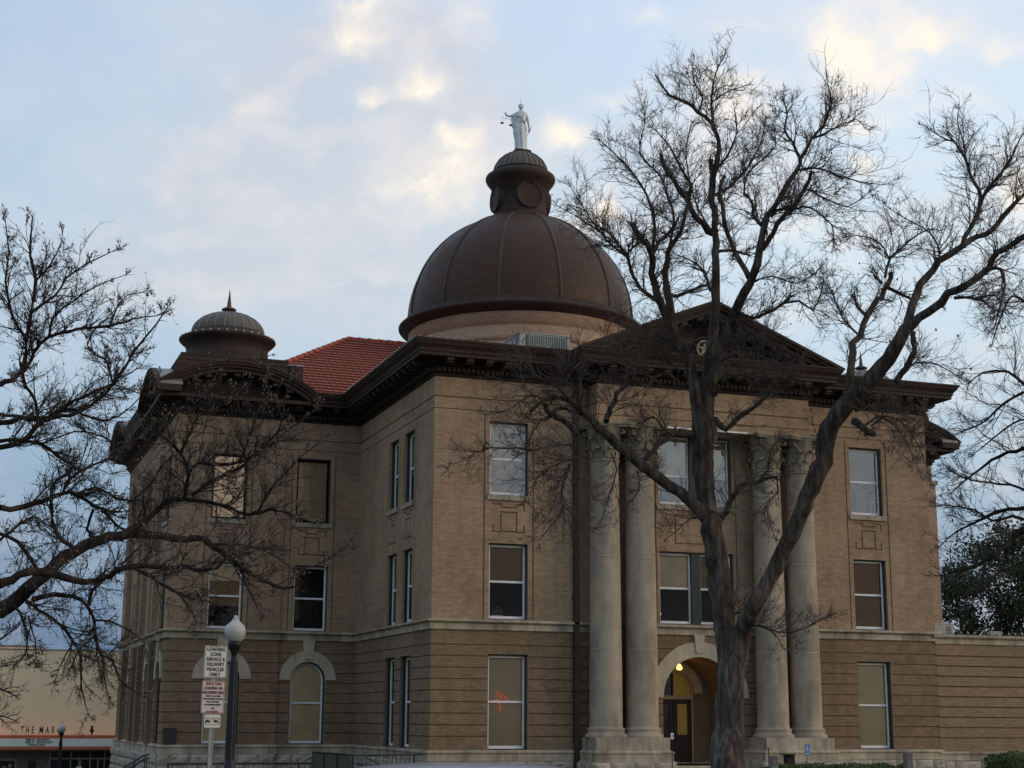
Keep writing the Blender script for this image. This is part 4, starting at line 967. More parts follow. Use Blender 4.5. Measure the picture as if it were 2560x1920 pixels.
[(0.545,-25.972,8.284,0.083),(0.806,-26.326,8.565,0.0748),(0.915,-26.807,8.743,0.067),(1.1,-27.1,8.903,0.061),(1.371,-27.28,9.156,0.0549),(1.33,-27.608,9.331,0.0497),(1.533,-27.731,9.443,0.0458),(1.663,-28.069,9.565,0.0399)],
[(1.019,-26.796,8.722,0.0307),(1.278,-27.034,8.687,0.021),(1.332,-27.331,8.47,0.0135)],
[(1.31,-27.357,9.107,0.0303),(1.403,-27.611,9.047,0.0261),(1.336,-27.73,8.719,0.0212),(1.246,-27.689,8.352,0.0149),(1.057,-27.784,8.026,0.0099)],
[(1.229,-27.099,8.665,0.0204),(1.607,-27.117,8.74,0.0153),(1.833,-27.184,8.535,0.0103),(1.919,-27.393,8.574,0.0068)],
[(-0.12,-25.137,7.034,0.077),(0.065,-25.003,7.635,0.0701),(0.132,-24.991,8.081,0.0644),(0.289,-24.958,8.454,0.0598),(0.533,-24.941,8.837,0.0548),(0.922,-24.799,9.248,0.0499),(1.061,-24.803,9.51,0.0465),(1.178,-24.776,9.749,0.0436)],
[(0.924,-24.817,9.493,0.0289),(0.762,-24.824,9.611,0.0216)],
[(1.008,-24.814,9.616,0.0289),(1.164,-24.762,9.99,0.0248),(1.541,-24.808,10.342,0.0192),(1.849,-24.988,10.579,0.0138),(2.087,-25.02,10.573,0.011)],
[(0.992,-24.862,9.42,0.0361),(1.138,-25.162,9.22,0.0283),(1.242,-25.368,9.043,0.0224),(1.258,-25.398,9.238,0.0179)],
[(0.57,-24.843,8.842,0.0358),(0.539,-24.593,9.081,0.0282),(0.504,-24.567,9.289,0.0216)],
[(0.342,-24.86,8.482,0.0214),(0.279,-24.508,8.874,0.0172),(0.152,-24.266,9.515,0.0103),(0.009,-24.098,9.729,0.0073)],
[(1.149,-24.785,9.982,0.0145),(1.119,-24.507,10.383,0.0125),(0.892,-24.148,10.604,0.01),(0.507,-23.924,10.533,0.0074)],
[(0.499,-25.751,7.432,0.0591),(0.666,-25.814,7.688,0.057),(0.737,-26.032,7.945,0.0543),(0.713,-26.009,8.269,0.052)],
[(0.538,-25.776,7.557,0.0174),(0.724,-26.02,7.734,0.0144),(0.802,-26.592,7.576,0.0108),(0.982,-26.98,7.262,0.0068)],
[(1.18,-26.005,9.466,0.021),(1.458,-25.856,9.847,0.0184),(1.373,-25.721,10.235,0.015),(1.147,-25.34,10.597,0.0107),(0.998,-24.974,10.924,0.0072)],
[(-0.016,-25.203,6.812,0.0665),(0.021,-25.386,6.677,0.0617),(0.198,-25.473,6.569,0.0558)],
[(0.16,-25.471,6.695,0.0174),(0.176,-25.898,6.789,0.0153),(0.365,-26.17,6.588,0.0128),(0.237,-26.732,6.078,0.0095),(0.212,-27,5.637,0.0066)],
[(-0,-25.213,6.985,0.021),(0.271,-25.622,7.014,0.0138),(0.356,-26.198,6.747,0.0068)],
[(0.101,-25.387,6.717,0.0175),(0.17,-25.659,6.813,0.0155),(0.326,-25.891,6.644,0.0132),(0.327,-26.267,6.24,0.01),(0.385,-26.431,5.815,0.0068)],
[(-1.614,-22.838,5.192,0.1136),(-1.863,-22.932,5.39,0.1104),(-2.152,-22.923,5.647,0.1067),(-2.475,-22.677,5.979,0.1027),(-2.863,-22.799,6.151,0.0986),(-2.975,-22.724,6.257,0.0972)],
[(-2.987,-22.744,6.262,0.1079),(-3.101,-22.759,6.354,0.1031),(-3.441,-22.796,6.591,0.0896),(-3.844,-22.862,6.855,0.0741),(-4.094,-22.697,7.169,0.0606),(-4.333,-22.692,7.329,0.0513),(-4.492,-22.691,7.393,0.0459)],
[(-4.168,-22.677,6.739,0.0638),(-4.356,-22.747,6.865,0.059),(-4.498,-22.706,6.987,0.0547),(-4.637,-22.588,7.074,0.0508),(-4.721,-22.495,7.186,0.0476),(-4.764,-22.606,7.238,0.0458)],
[(-4.636,-22.619,7.056,0.0353),(-4.524,-22.569,7.187,0.0329),(-4.371,-22.587,7.207,0.0303),(-4.315,-22.68,7.131,0.0283)],
[(-4.648,-22.614,7.044,0.0247),(-4.852,-22.596,6.932,0.0199),(-5.034,-22.662,6.733,0.015),(-5.129,-22.71,6.52,0.0105)],
[(-4.534,-22.796,7.37,0.0351),(-4.844,-22.712,7.312,0.0334),(-5.034,-22.518,7.109,0.0317)],
[(-4.809,-22.619,7.333,0.0176),(-5.026,-22.495,7.404,0.0151),(-5.461,-22.614,7.11,0.0107),(-5.829,-22.557,6.995,0.007)],
[(-3.677,-22.82,6.975,0.0568),(-3.598,-22.765,7.142,0.0529),(-3.462,-22.675,7.372,0.0476),(-3.316,-22.784,7.618,0.0396),(-3.234,-22.787,7.778,0.0353),(-3.084,-22.765,8.026,0.0287)],
[(-2.907,-22.781,6.325,0.0468),(-2.744,-22.82,6.531,0.0436),(-2.34,-22.735,6.826,0.0388),(-2.151,-22.751,6.913,0.0364)],
[(-2.376,-22.81,6.811,0.0217),(-2.592,-22.861,6.941,0.0193),(-2.761,-22.875,7.105,0.0169),(-2.959,-22.825,6.998,0.0146),(-3.158,-22.892,6.619,0.0107)],
[(-4.283,-22.631,6.538,0.0213),(-4.66,-22.645,6.487,0.0163),(-5.046,-22.765,6.369,0.0116),(-5.418,-22.866,6.231,0.0069)],
[(-5.837,-22.596,6.382,0.0139),(-6.11,-22.653,6.27,0.011),(-6.376,-22.7,6.1,0.0077),(-6.542,-22.592,6.058,0.0055)],
[(-5.024,-22.708,6.379,0.0175),(-5.526,-22.735,6.392,0.0154),(-5.868,-22.688,6.365,0.0139)],
[(-4.32,-22.654,6.183,0.0283),(-4.425,-22.717,5.92,0.0249),(-4.572,-22.887,5.642,0.0214),(-4.57,-22.947,5.294,0.0169),(-4.833,-23.092,5.024,0.0127),(-5.036,-23.089,4.776,0.0086)],
[(-4.553,-22.84,5.65,0.014),(-4.832,-22.957,5.401,0.0104),(-5.049,-22.92,5.177,0.0069)],
[(-4.069,-22.756,6.332,0.0212),(-4.614,-22.796,6.144,0.0156),(-5.111,-23.078,5.829,0.0107),(-5.226,-23.049,5.489,0.0069)],
[(-3.029,-22.713,6.126,0.0216),(-3.054,-22.88,5.825,0.0155),(-3.114,-22.768,5.638,0.0108)],
[(-3.537,-22.705,6.423,0.0179),(-3.466,-22.781,6.115,0.0152),(-3.69,-22.98,5.629,0.0113),(-3.977,-23.271,5.092,0.007)],
[(-4.375,-22.797,7.306,0.0282),(-4.665,-22.927,7.51,0.0231),(-5.032,-22.858,7.671,0.0172),(-5.412,-22.824,7.973,0.0101),(-5.7,-22.977,7.941,0.0069)],
[(-4.132,-22.788,7.124,0.0212),(-4.313,-22.842,7.504,0.0154),(-4.624,-23.158,7.842,0.009),(-4.63,-23.042,8.017,0.007)],
[(-1.478,-22.908,5.258,0.055),(-1.465,-23.244,5.54,0.048),(-1.334,-23.453,5.84,0.041),(-1.059,-23.642,5.924,0.0347),(-0.877,-23.96,5.97,0.0287)],
[(-1.105,-23.727,5.91,0.0216),(-0.962,-23.818,6.113,0.0179),(-0.999,-23.971,6.424,0.0132),(-0.942,-24.111,6.539,0.0107)],
[(-0.913,-24.024,5.959,0.0143),(-0.946,-24.096,5.642,0.0123),(-1.242,-24.212,5.381,0.0103),(-1.215,-24.397,4.873,0.007)],
[(-1.463,-22.781,7.178,0.0589),(-1.379,-23.004,6.957,0.0523),(-1.132,-23.092,7.164,0.0444),(-0.928,-23.333,7.321,0.0359),(-0.779,-23.675,7.583,0.0253)],
[(-1.503,-22.879,7.608,0.033),(-1.469,-23.3,7.828,0.0275),(-1.152,-23.553,7.913,0.0216),(-0.981,-24.04,7.642,0.0153),(-0.852,-24.453,7.641,0.0106)],
[(-2.028,-22.622,7.77,0.033),(-2.418,-22.763,7.975,0.0263),(-2.753,-22.785,7.868,0.0212),(-3.158,-22.975,7.908,0.0159),(-3.532,-23.105,7.703,0.0106)],
[(-2.17,-22.757,8.034,0.0291),(-2.7,-23.03,8.269,0.0212),(-3.181,-23.213,8.336,0.0151),(-3.575,-23.39,8.188,0.0105)],
[(-1.9,-22.709,8.066,0.0293),(-2.256,-22.948,8.401,0.0209),(-2.584,-23.132,8.518,0.0158),(-2.941,-23.21,8.469,0.0106)],
[(-1.487,-22.711,8.099,0.0295),(-1.399,-23.345,8.273,0.0232),(-1.173,-23.833,8.223,0.0175),(-1.041,-24.451,7.916,0.0115),(-0.909,-24.915,7.899,0.0069)],
[(-1.397,-22.722,8.641,0.0258),(-1.259,-23.256,8.684,0.0197),(-1.032,-23.595,8.588,0.0142),(-0.922,-24.26,8.26,0.0071)],
[(-2.12,-22.682,8.74,0.0256),(-2.617,-22.872,8.84,0.0189),(-3.067,-22.971,8.7,0.013),(-3.571,-23.216,8.708,0.007)],
[(-3.153,-22.965,7.91,0.0214),(-3.529,-23.103,7.998,0.018),(-3.88,-23.014,8.061,0.0144),(-4.283,-23.052,7.946,0.0107),(-4.573,-23.103,7.621,0.0069)],
[(-1.306,-23.404,3.328,0.0217),(-1.163,-23.685,3.35,0.0172),(-1.001,-23.913,3.214,0.0123),(-0.958,-24.144,2.95,0.0071)],
[(-1.156,-23.672,3.351,0.0144),(-0.968,-24.242,3.199,0.0111),(-0.755,-24.632,3.279,0.0084),(-0.596,-25.101,3.445,0.0056)],
[(-1.748,-22.808,5.257,0.0183),(-2.032,-22.893,5.301,0.0151),(-2.35,-22.926,5.047,0.0101),(-2.543,-22.937,4.904,0.0072)],
[(-1.359,-23.09,3.442,0.0292),(-1.321,-23.061,3.576,0.0266),(-1.24,-23.157,3.606,0.0242),(-1.262,-23.397,3.46,0.0207),(-1.234,-23.372,3.332,0.0181)]]
SK_LEFT=[[(-16.159,-31.078,0.558,0.2775),(-16.227,-30.974,1.489,0.2458),(-16.231,-30.977,2.257,0.2188),(-16.179,-31.187,3.027,0.1893),(-16.112,-31.173,3.825,0.1625),(-16.132,-30.994,4.667,0.1373),(-16.096,-31.015,5.505,0.11),(-16.098,-31.031,6.358,0.0832),(-16.111,-31.12,6.984,0.0627)],
[(-16.116,-31.074,6.998,0.0592),(-16.315,-30.915,7.783,0.0462),(-16.198,-30.763,8.545,0.0339),(-16.356,-30.642,9.322,0.0212),(-16.26,-30.606,10.028,0.0113)],
[(-16.13,-31.075,6.733,0.0518),(-16.564,-31.513,7.314,0.0367),(-17.057,-31.919,7.604,0.0239),(-17.484,-32.329,8.2,0.0103)],
[(-16.119,-31.074,6.822,0.037),(-15.898,-30.535,7.749,0.0263),(-15.683,-30.224,8.459,0.0175),(-15.587,-29.994,9.25,0.0093)],
[(-16.144,-31.076,4.859,0.074),(-16.899,-30.773,5.447,0.0533),(-17.615,-30.584,5.723,0.0349),(-18.317,-30.359,6.438,0.014)],
[(-16.174,-31.079,3.632,0.0814),(-16.908,-31.711,3.905,0.0543),(-17.516,-32.065,3.895,0.0335),(-18.047,-32.625,4.242,0.0123)],
[(-16.155,-31.077,5.782,0.0481),(-16.839,-30.884,6.449,0.0331),(-17.389,-30.596,7.084,0.0207),(-17.621,-30.516,7.749,0.0115)],
[(-16.126,-31.075,5.069,0.0444),(-16.007,-30.244,6.092,0.0322),(-15.957,-29.662,6.995,0.0212),(-15.711,-29.089,7.835,0.0123)],
[(-16.206,-31.082,2.293,0.1295),(-15.48,-31.068,2.464,0.1126),(-14.742,-31.088,2.599,0.0962),(-14.212,-31.001,2.76,0.0851)],
[(-14.213,-31.003,2.761,0.0851),(-14.054,-30.869,2.818,0.0823),(-13.852,-30.924,2.99,0.0764),(-13.65,-31.021,3.159,0.0704),(-13.431,-30.831,3.385,0.0651),(-13.217,-30.841,3.537,0.0597),(-12.995,-30.85,3.612,0.055),(-12.764,-30.806,3.678,0.0506),(-12.536,-30.842,3.661,0.0459),(-12.302,-30.84,3.667,0.0414),(-12.081,-30.951,3.641,0.0366),(-11.891,-30.809,3.597,0.0335),(-11.696,-30.822,3.472,0.0291),(-11.557,-31.019,3.328,0.0247),(-11.337,-30.891,3.222,0.0205),(-11.145,-30.916,3.148,0.0197),(-10.99,-30.993,3.135,0.0158)],
[(-16.178,-31.08,2.917,0.0814),(-15.396,-31.293,2.887,0.0679),(-14.653,-31.545,2.932,0.0553),(-14.095,-31.647,3.031,0.0463)],
[(-14.098,-31.749,3.02,0.046),(-13.9,-31.782,3.132,0.0427),(-13.691,-31.736,3.15,0.0399),(-13.487,-31.887,3.094,0.0365),(-13.267,-31.8,3.066,0.0338),(-13.122,-31.825,3.09,0.0317),(-12.99,-31.962,3.167,0.0291),(-12.822,-31.973,3.205,0.0268),(-12.539,-31.952,3.211,0.023),(-12.313,-32.055,3.221,0.0197),(-12.194,-32.145,3.185,0.0179),(-12.037,-32.253,3.203,0.0184),(-11.914,-32.268,3.338,0.0155),(-11.71,-32.234,3.372,0.0125)],
[(-13.33,-30.916,3.456,0.028),(-13.47,-30.918,3.542,0.0259),(-13.553,-30.665,3.705,0.0241),(-13.592,-30.74,3.883,0.0217),(-13.606,-30.488,4.152,0.0191),(-13.543,-30.579,4.262,0.0172),(-13.462,-30.392,4.342,0.0194),(-13.445,-30.423,4.411,0.0183)],
[(-16.131,-31.075,4.529,0.074),(-15.525,-30.946,4.174,0.0607),(-14.727,-30.819,3.858,0.0448),(-14.128,-30.724,3.908,0.0339)],
[(-14.129,-30.761,3.9,0.0338),(-13.906,-30.699,3.919,0.0301),(-13.689,-30.724,3.997,0.0261),(-13.492,-30.713,4.099,0.0224),(-13.348,-30.62,4.1,0.0202),(-13.22,-30.499,4.046,0.0181),(-13.056,-30.549,3.956,0.0178),(-12.856,-30.656,3.929,0.0135)],
[(-12.864,-30.904,3.635,0.0355),(-12.686,-30.89,3.756,0.0328),(-12.521,-30.983,3.926,0.0294),(-12.388,-30.991,4.031,0.0272),(-12.256,-31.215,4.033,0.0249),(-12.015,-31.164,4.024,0.0219),(-11.817,-31.412,3.937,0.0186),(-11.571,-31.361,3.88,0.0186),(-11.371,-31.54,3.92,0.0149),(-11.242,-31.606,3.895,0.0128),(-10.968,-31.562,3.814,0.0087)],
[(-12.246,-31.142,4.043,0.0241),(-12.249,-31.296,4.211,0.0206),(-12.239,-31.232,4.34,0.0186),(-12.326,-31.204,4.529,0.018),(-12.447,-31.382,4.612,0.0148),(-12.51,-31.442,4.787,0.0108)],
[(-12.24,-31.238,4.339,0.0184),(-12.111,-31.209,4.422,0.0171),(-11.953,-31.402,4.403,0.0182),(-11.726,-31.44,4.434,0.0157),(-11.547,-31.72,4.52,0.0127),(-11.35,-31.76,4.692,0.0099),(-11.176,-31.921,4.819,0.0072),(-11.031,-31.886,4.954,0.0053)],
[(-12.16,-31.173,4.091,0.0185),(-12.035,-31.397,4.186,0.0198),(-11.823,-31.346,4.335,0.0175),(-11.7,-31.698,4.373,0.0152),(-11.521,-31.696,4.573,0.0127),(-11.405,-32.029,4.713,0.01),(-11.388,-32.123,4.978,0.0073),(-11.346,-32.107,5.196,0.0053)],
[(-11.491,-31.432,3.903,0.0153),(-11.411,-31.585,4.124,0.0126),(-11.287,-31.644,4.264,0.0106),(-11.099,-31.617,4.493,0.0078),(-10.863,-31.817,4.691,0.0043)],
[(-12.337,-31.288,4.515,0.0175),(-12.26,-31.49,4.724,0.0141),(-12.158,-31.346,4.972,0.0113),(-12.054,-31.659,5.183,0.0074),(-12.028,-31.744,5.335,0.0053)],
[(-11.735,-31.491,4.426,0.0152),(-11.675,-31.635,4.62,0.0131),(-11.589,-31.729,4.942,0.01),(-11.496,-31.815,5.148,0.0078),(-11.624,-32.065,5.371,0.0052)],
[(-11.507,-31.872,5.136,0.0085),(-11.754,-31.749,4.88,0.006),(-11.831,-31.728,5.139,0.0043)],
[(-12.439,-31.321,4.622,0.0131),(-12.591,-31.39,4.719,0.0105),(-12.697,-31.405,4.946,0.0069),(-12.694,-31.489,5.12,0.0043)],
[(-16.113,-30.751,5.478,0.0641),(-15.433,-30.427,5.124,0.0547),(-14.805,-30.291,4.841,0.0463),(-14.183,-30.135,4.935,0.0389)],
[(-14.184,-30.222,4.909,0.031),(-13.955,-30.154,4.981,0.0277),(-13.772,-30.198,4.991,0.0251),(-13.592,-30.246,5.065,0.0223),(-13.405,-30.129,5.23,0.0192),(-13.203,-30.202,5.332,0.019),(-12.997,-30.247,5.441,0.0151),(-12.953,-30.145,5.695,0.0116)],
[(-16.081,-31.07,5.791,0.0555),(-15.464,-30.699,5.59,0.0491),(-14.717,-30.588,5.28,0.041),(-14.217,-30.321,5.328,0.0365)],
[(-14.217,-30.341,5.311,0.0327),(-14.085,-30.354,5.384,0.0307),(-13.983,-30.313,5.5,0.029),(-13.973,-30.367,5.854,0.0244),(-13.937,-30.143,6.214,0.0211),(-13.923,-30.277,6.556,0.0197),(-13.993,-30.162,6.889,0.0155),(-14.002,-30.165,7.338,0.0092)],
[(-14.164,-30.222,4.634,0.031),(-13.931,-30.397,4.686,0.0281),(-13.787,-30.32,4.887,0.0259),(-13.617,-30.473,4.987,0.0234),(-13.468,-30.534,4.996,0.0218),(-13.204,-30.621,5.137,0.0186),(-13.031,-30.658,5.34,0.019),(-12.898,-30.747,5.597,0.0155),(-12.775,-30.675,5.823,0.0129),(-12.609,-30.782,6.048,0.0094),(-12.485,-30.728,6.276,0.0068)],
[(-13.969,-30.317,5.517,0.0231),(-13.872,-30.279,5.716,0.021),(-13.732,-30.343,5.908,0.0184),(-13.532,-30.606,5.922,0.0187),(-13.349,-30.625,5.977,0.0163),(-13.111,-30.766,5.979,0.0131),(-12.867,-30.788,6.09,0.0098),(-12.625,-30.882,6.123,0.0067)],
[(-13.788,-30.334,4.885,0.0192),(-13.816,-30.21,5.169,0.0187),(-13.937,-30.183,5.364,0.0181),(-14.019,-30.236,5.613,0.0174)],
[(-13.94,-30.254,6.187,0.0184),(-13.695,-30.217,6.424,0.0148),(-13.578,-30.152,6.659,0.0123),(-13.37,-30.235,6.832,0.0091),(-13.099,-30.187,7.014,0.0058)],
[(-13.97,-30.282,5.874,0.0184),(-14.148,-30.208,6.144,0.0156),(-14.238,-30.161,6.555,0.0119),(-14.227,-29.918,6.968,0.009),(-14.283,-29.937,7.305,0.0059)],
[(-13.921,-30.219,6.572,0.0138),(-13.787,-30.364,6.717,0.0104),(-13.681,-30.407,6.99,0.006),(-13.672,-30.415,7.092,0.0046)],
[(-13.738,-30.462,5.88,0.0159),(-13.698,-30.603,6.09,0.0134),(-13.524,-30.614,6.271,0.0109),(-13.292,-30.733,6.431,0.0079),(-13,-30.897,6.552,0.0044)],
[(-13.024,-30.577,5.357,0.0136),(-13.093,-30.458,5.642,0.0115),(-13.196,-30.519,5.688,0.0106),(-13.314,-30.289,5.863,0.0092),(-13.164,-30.196,6.171,0.0068),(-12.909,-30.195,6.265,0.0046)],
[(-13.106,-30.707,5.993,0.0112),(-13.051,-30.668,6.202,0.0089),(-12.928,-30.599,6.401,0.0065),(-12.764,-30.549,6.464,0.0045)],
[(-14.191,-30.222,5.008,0.0193),(-14.01,-30.334,4.984,0.0175),(-13.789,-30.254,4.965,0.0184)],
[(-13.74,-30.964,2.922,0.0297),(-13.53,-31.043,2.98,0.0264),(-13.342,-31.203,2.952,0.0233),(-13.212,-31.286,2.861,0.021),(-13.123,-31.178,2.713,0.0187),(-13.108,-31.349,2.504,0.0187),(-13.036,-31.374,2.35,0.0159),(-12.919,-31.33,2.287,0.0138),(-12.836,-31.484,2.086,0.0101),(-12.673,-31.651,1.955,0.0064)],
[(-13.804,-30.962,2.898,0.0223),(-13.666,-30.935,2.825,0.0202),(-13.544,-31.172,2.736,0.018),(-13.419,-31.362,2.607,0.0184),(-13.297,-31.323,2.435,0.0152),(-13.242,-31.538,2.318,0.0131),(-13.26,-31.584,2.144,0.0103),(-13.21,-31.593,1.908,0.0066),(-13.17,-31.718,1.769,0.0042)],
[(-13.182,-31.191,2.868,0.022),(-13.158,-31.309,3.018,0.02),(-13.046,-31.214,3.142,0.0183)],
[(-13.112,-31.252,2.709,0.0131),(-12.946,-31.366,2.685,0.0102),(-12.774,-31.451,2.595,0.007),(-12.653,-31.606,2.48,0.0043)],
[(-13.036,-31.378,2.349,0.0108),(-13.009,-31.456,2.128,0.0076),(-12.974,-31.681,1.909,0.0042)],
[(-13.323,-31.343,2.477,0.0087),(-13.416,-31.298,2.301,0.0064),(-13.462,-31.192,2.128,0.0044)],
[(-13.932,-30.98,2.859,0.0154),(-13.813,-30.983,2.705,0.0128),(-13.77,-31.314,2.469,0.0094),(-13.818,-31.251,2.296,0.0069),(-13.991,-31.478,2.243,0.0043)],
[(-13.778,-31.089,2.745,0.011),(-13.7,-31.158,2.499,0.0071),(-13.682,-31.259,2.32,0.0043)],
[(-14.169,-30.222,4.702,0.0232),(-13.985,-30.178,4.728,0.0203),(-13.746,-30.045,4.734,0.02),(-13.551,-30.071,4.606,0.0158),(-13.38,-30.089,4.509,0.0122),(-13.15,-30.019,4.339,0.007)],
[(-14.109,-30.761,3.623,0.0207),(-13.931,-30.867,3.528,0.0199),(-13.73,-30.691,3.299,0.0192),(-13.639,-30.745,3.239,0.0188)],
[(-14.104,-30.761,3.554,0.0156),(-13.975,-30.58,3.695,0.0132),(-13.782,-30.548,3.849,0.0095),(-13.623,-30.639,3.752,0.0068)],
[(-12.824,-31.989,3.197,0.0188),(-12.657,-32.077,3.108,0.0161),(-12.453,-32.215,2.97,0.0126),(-12.297,-32.356,2.887,0.01),(-12.151,-32.53,2.85,0.0076),(-12.004,-32.695,2.763,0.005)],
[(-11.565,-30.935,3.323,0.0157),(-11.528,-31.023,3.186,0.0127),(-11.453,-31.045,3.022,0.0089),(-11.397,-31.294,2.82,0.0044)],
[(-11.909,-30.923,3.585,0.0157),(-11.591,-30.874,3.603,0.0125),(-11.218,-30.841,3.525,0.0087),(-10.935,-30.692,3.379,0.0057)],
[(-10.971,-30.832,3.56,0.0068),(-11.194,-30.712,3.587,0.0068),(-11.427,-30.638,3.609,0.0069)],
[(-10.957,-30.799,3.369,0.0091),(-10.714,-30.818,3.401,0.007),(-10.546,-31.04,3.509,0.0049),(-10.441,-31.111,3.592,0.0036)],
[(-12.462,-32.281,2.969,0.0103),(-12.341,-32.382,2.837,0.0072),(-12.27,-32.534,2.66,0.0041)],
[(-13.059,-30.579,3.953,0.0171),(-12.889,-30.611,3.789,0.0171),(-12.74,-30.565,3.705,0.0171)],
[(-13.152,-30.586,3.947,0.0158),(-13.196,-30.437,3.747,0.016),(-13.101,-30.494,3.625,0.0159)],
[(-12.715,-30.568,4.092,0.0136),(-12.536,-30.565,4.297,0.0111),(-12.434,-30.804,4.488,0.0085),(-12.273,-30.8,4.596,0.0067)],
[(-13.348,-30.623,4.1,0.0171),(-13.132,-30.451,4.207,0.017),(-12.905,-30.596,4.079,0.0128),(-12.657,-30.483,4.082,0.0091)],
[(-13.487,-30.643,4.109,0.018),(-13.411,-30.693,4.278,0.0159),(-13.185,-30.621,4.446,0.0131),(-12.864,-30.353,4.629,0.0098),(-12.675,-30.268,4.855,0.0069)],
[(-12.868,-30.468,4.488,0.0137),(-12.964,-30.32,4.752,0.0121),(-13.184,-30.333,4.835,0.0106),(-13.387,-30.191,4.87,0.0093),(-13.7,-30.047,4.749,0.007)],
[(-12.989,-30.152,5.46,0.0116),(-12.784,-30.088,5.412,0.0076),(-12.633,-30.071,5.376,0.0047)],
[(-13.589,-30.18,5.077,0.0162),(-13.431,-30.255,5.105,0.0146),(-13.078,-30.373,4.984,0.0112),(-12.822,-30.592,5.111,0.0082),(-12.644,-30.594,5.348,0.0057)]]
SK_RIGHT=[[(6,-26.129,-0.114,0.3498),(5.99,-26.206,1.225,0.314),(6.019,-26.133,2.451,0.2829),(5.977,-26.151,3.841,0.2472),(5.953,-26.052,5.273,0.2121),(5.991,-26.079,6.728,0.177),(5.885,-26.164,8.19,0.141),(5.836,-26.136,9.251,0.1162)],
[(5.916,-26.05,9.28,0.1088),(6.109,-25.777,10.618,0.0789),(6.424,-25.895,11.971,0.0459),(6.446,-25.592,13.306,0.0159)],
[(5.944,-26.077,8.44,0.1011),(6.337,-27.027,9.672,0.0675),(6.452,-27.954,10.605,0.04),(6.541,-28.534,11.678,0.0149)],
[(5.957,-26.089,5.63,0.1322),(7.267,-26.519,7.109,0.0881),(8.365,-26.995,7.769,0.0563),(9.213,-27.423,8.95,0.0204)],
[(6.03,-26.158,3.983,0.1322),(5.527,-25.651,4.576,0.1156),(5.128,-25.225,4.963,0.1035),(4.462,-24.774,5.35,0.0877),(4.051,-24.377,5.212,0.0779)],
[(4.015,-24.422,5.2,0.0622),(3.767,-24.28,4.935,0.0514),(3.418,-24.292,4.681,0.0411),(3.326,-24.075,4.603,0.035),(3.027,-23.988,4.486,0.0261),(2.712,-23.927,4.39,0.0174),(2.483,-23.899,4.325,0.0115)],
[(5.952,-26.085,5.125,0.1011),(5.67,-25.141,6.11,0.0798),(5.19,-24.451,6.561,0.0636),(4.749,-23.644,6.893,0.0483)],
[(4.716,-23.685,6.884,0.0402),(4.476,-23.258,6.779,0.0314),(4.149,-22.919,6.494,0.0213),(3.867,-22.501,6.139,0.0102)],
[(4.034,-24.437,5.59,0.0428),(3.86,-24.22,5.578,0.0374),(3.728,-23.862,5.523,0.0311),(3.5,-23.666,5.382,0.0246),(3.37,-23.284,5.266,0.0177),(3.183,-23.01,5.008,0.0099)],
[(4.024,-24.429,5.38,0.0311),(3.757,-24.435,5.426,0.0276),(3.417,-24.309,5.335,0.0221),(3.113,-24.211,5.541,0.0164),(2.905,-23.966,5.621,0.0116),(2.572,-23.988,5.632,0.0076)],
[(5.974,-26.105,6.356,0.0933),(5.496,-25.459,7.173,0.0743),(4.901,-24.914,7.609,0.0584),(4.349,-24.271,8.002,0.0432)],
[(4.348,-24.272,8.001,0.0314),(4.162,-24.062,8.264,0.0247),(3.866,-23.727,8.31,0.0166),(3.699,-23.434,8.119,0.0099)],
[(4.34,-24.267,7.846,0.0314),(4.002,-24.09,7.622,0.0248),(3.611,-23.848,7.25,0.0159),(3.23,-23.736,7.089,0.0097)],
[(5.959,-26.091,7.837,0.0855),(5.515,-25.385,8.635,0.0659),(4.956,-24.788,9.191,0.0483),(4.539,-24.304,9.588,0.0355)],
[(4.465,-24.396,9.557,0.0275),(4.313,-24.133,9.769,0.0231),(4.106,-23.994,9.304,0.0162),(4.13,-23.676,8.901,0.0099)],
[(4.002,-24.495,4.622,0.0233),(3.564,-24.239,4.408,0.0156),(3.093,-24.131,4.035,0.0077)],
[(4.459,-24.778,5.349,0.035),(4.305,-24.238,5.932,0.0268),(4.076,-23.728,6.141,0.0207),(3.73,-23.343,6.252,0.0146),(3.624,-22.874,6.47,0.01)],
[(5.248,-24.492,6.558,0.0358),(4.685,-24.463,7.217,0.0263),(4.118,-24.378,7.269,0.0205),(3.596,-24.323,6.937,0.0147),(3.291,-24.105,6.649,0.0097)]]
SK_FAR=[[(-14.12,13.999,-1.197,0.2089),(-14.276,13.936,0.803,0.1723),(-14.319,13.904,2.246,0.1463),(-14.362,13.975,3.706,0.1204)],
[(-14.305,14,2.976,0.0884),(-13.526,14.045,3.87,0.0622),(-12.711,14.121,4.484,0.04),(-12.025,14.281,5.108,0.0202)],
[(-14.266,13.999,2.102,0.0723),(-13.428,13.98,2.547,0.0516),(-12.734,13.853,2.7,0.0362),(-12.005,13.733,2.412,0.02)],
[(-14.285,13.999,1.812,0.0643),(-13.36,14.133,1.673,0.0448),(-12.501,14.38,1.677,0.0271),(-11.987,14.416,1.532,0.0162)],
[(-14.362,14,3.707,0.0723),(-14.017,14.164,4.754,0.0516),(-13.357,14.366,5.529,0.0322),(-12.662,14.563,6.016,0.0162)],
[(-14.311,14,2.684,0.0643),(-13.618,14.412,3.288,0.0457),(-12.91,14.62,3.453,0.031),(-12.189,14.838,3.62,0.0163)]]

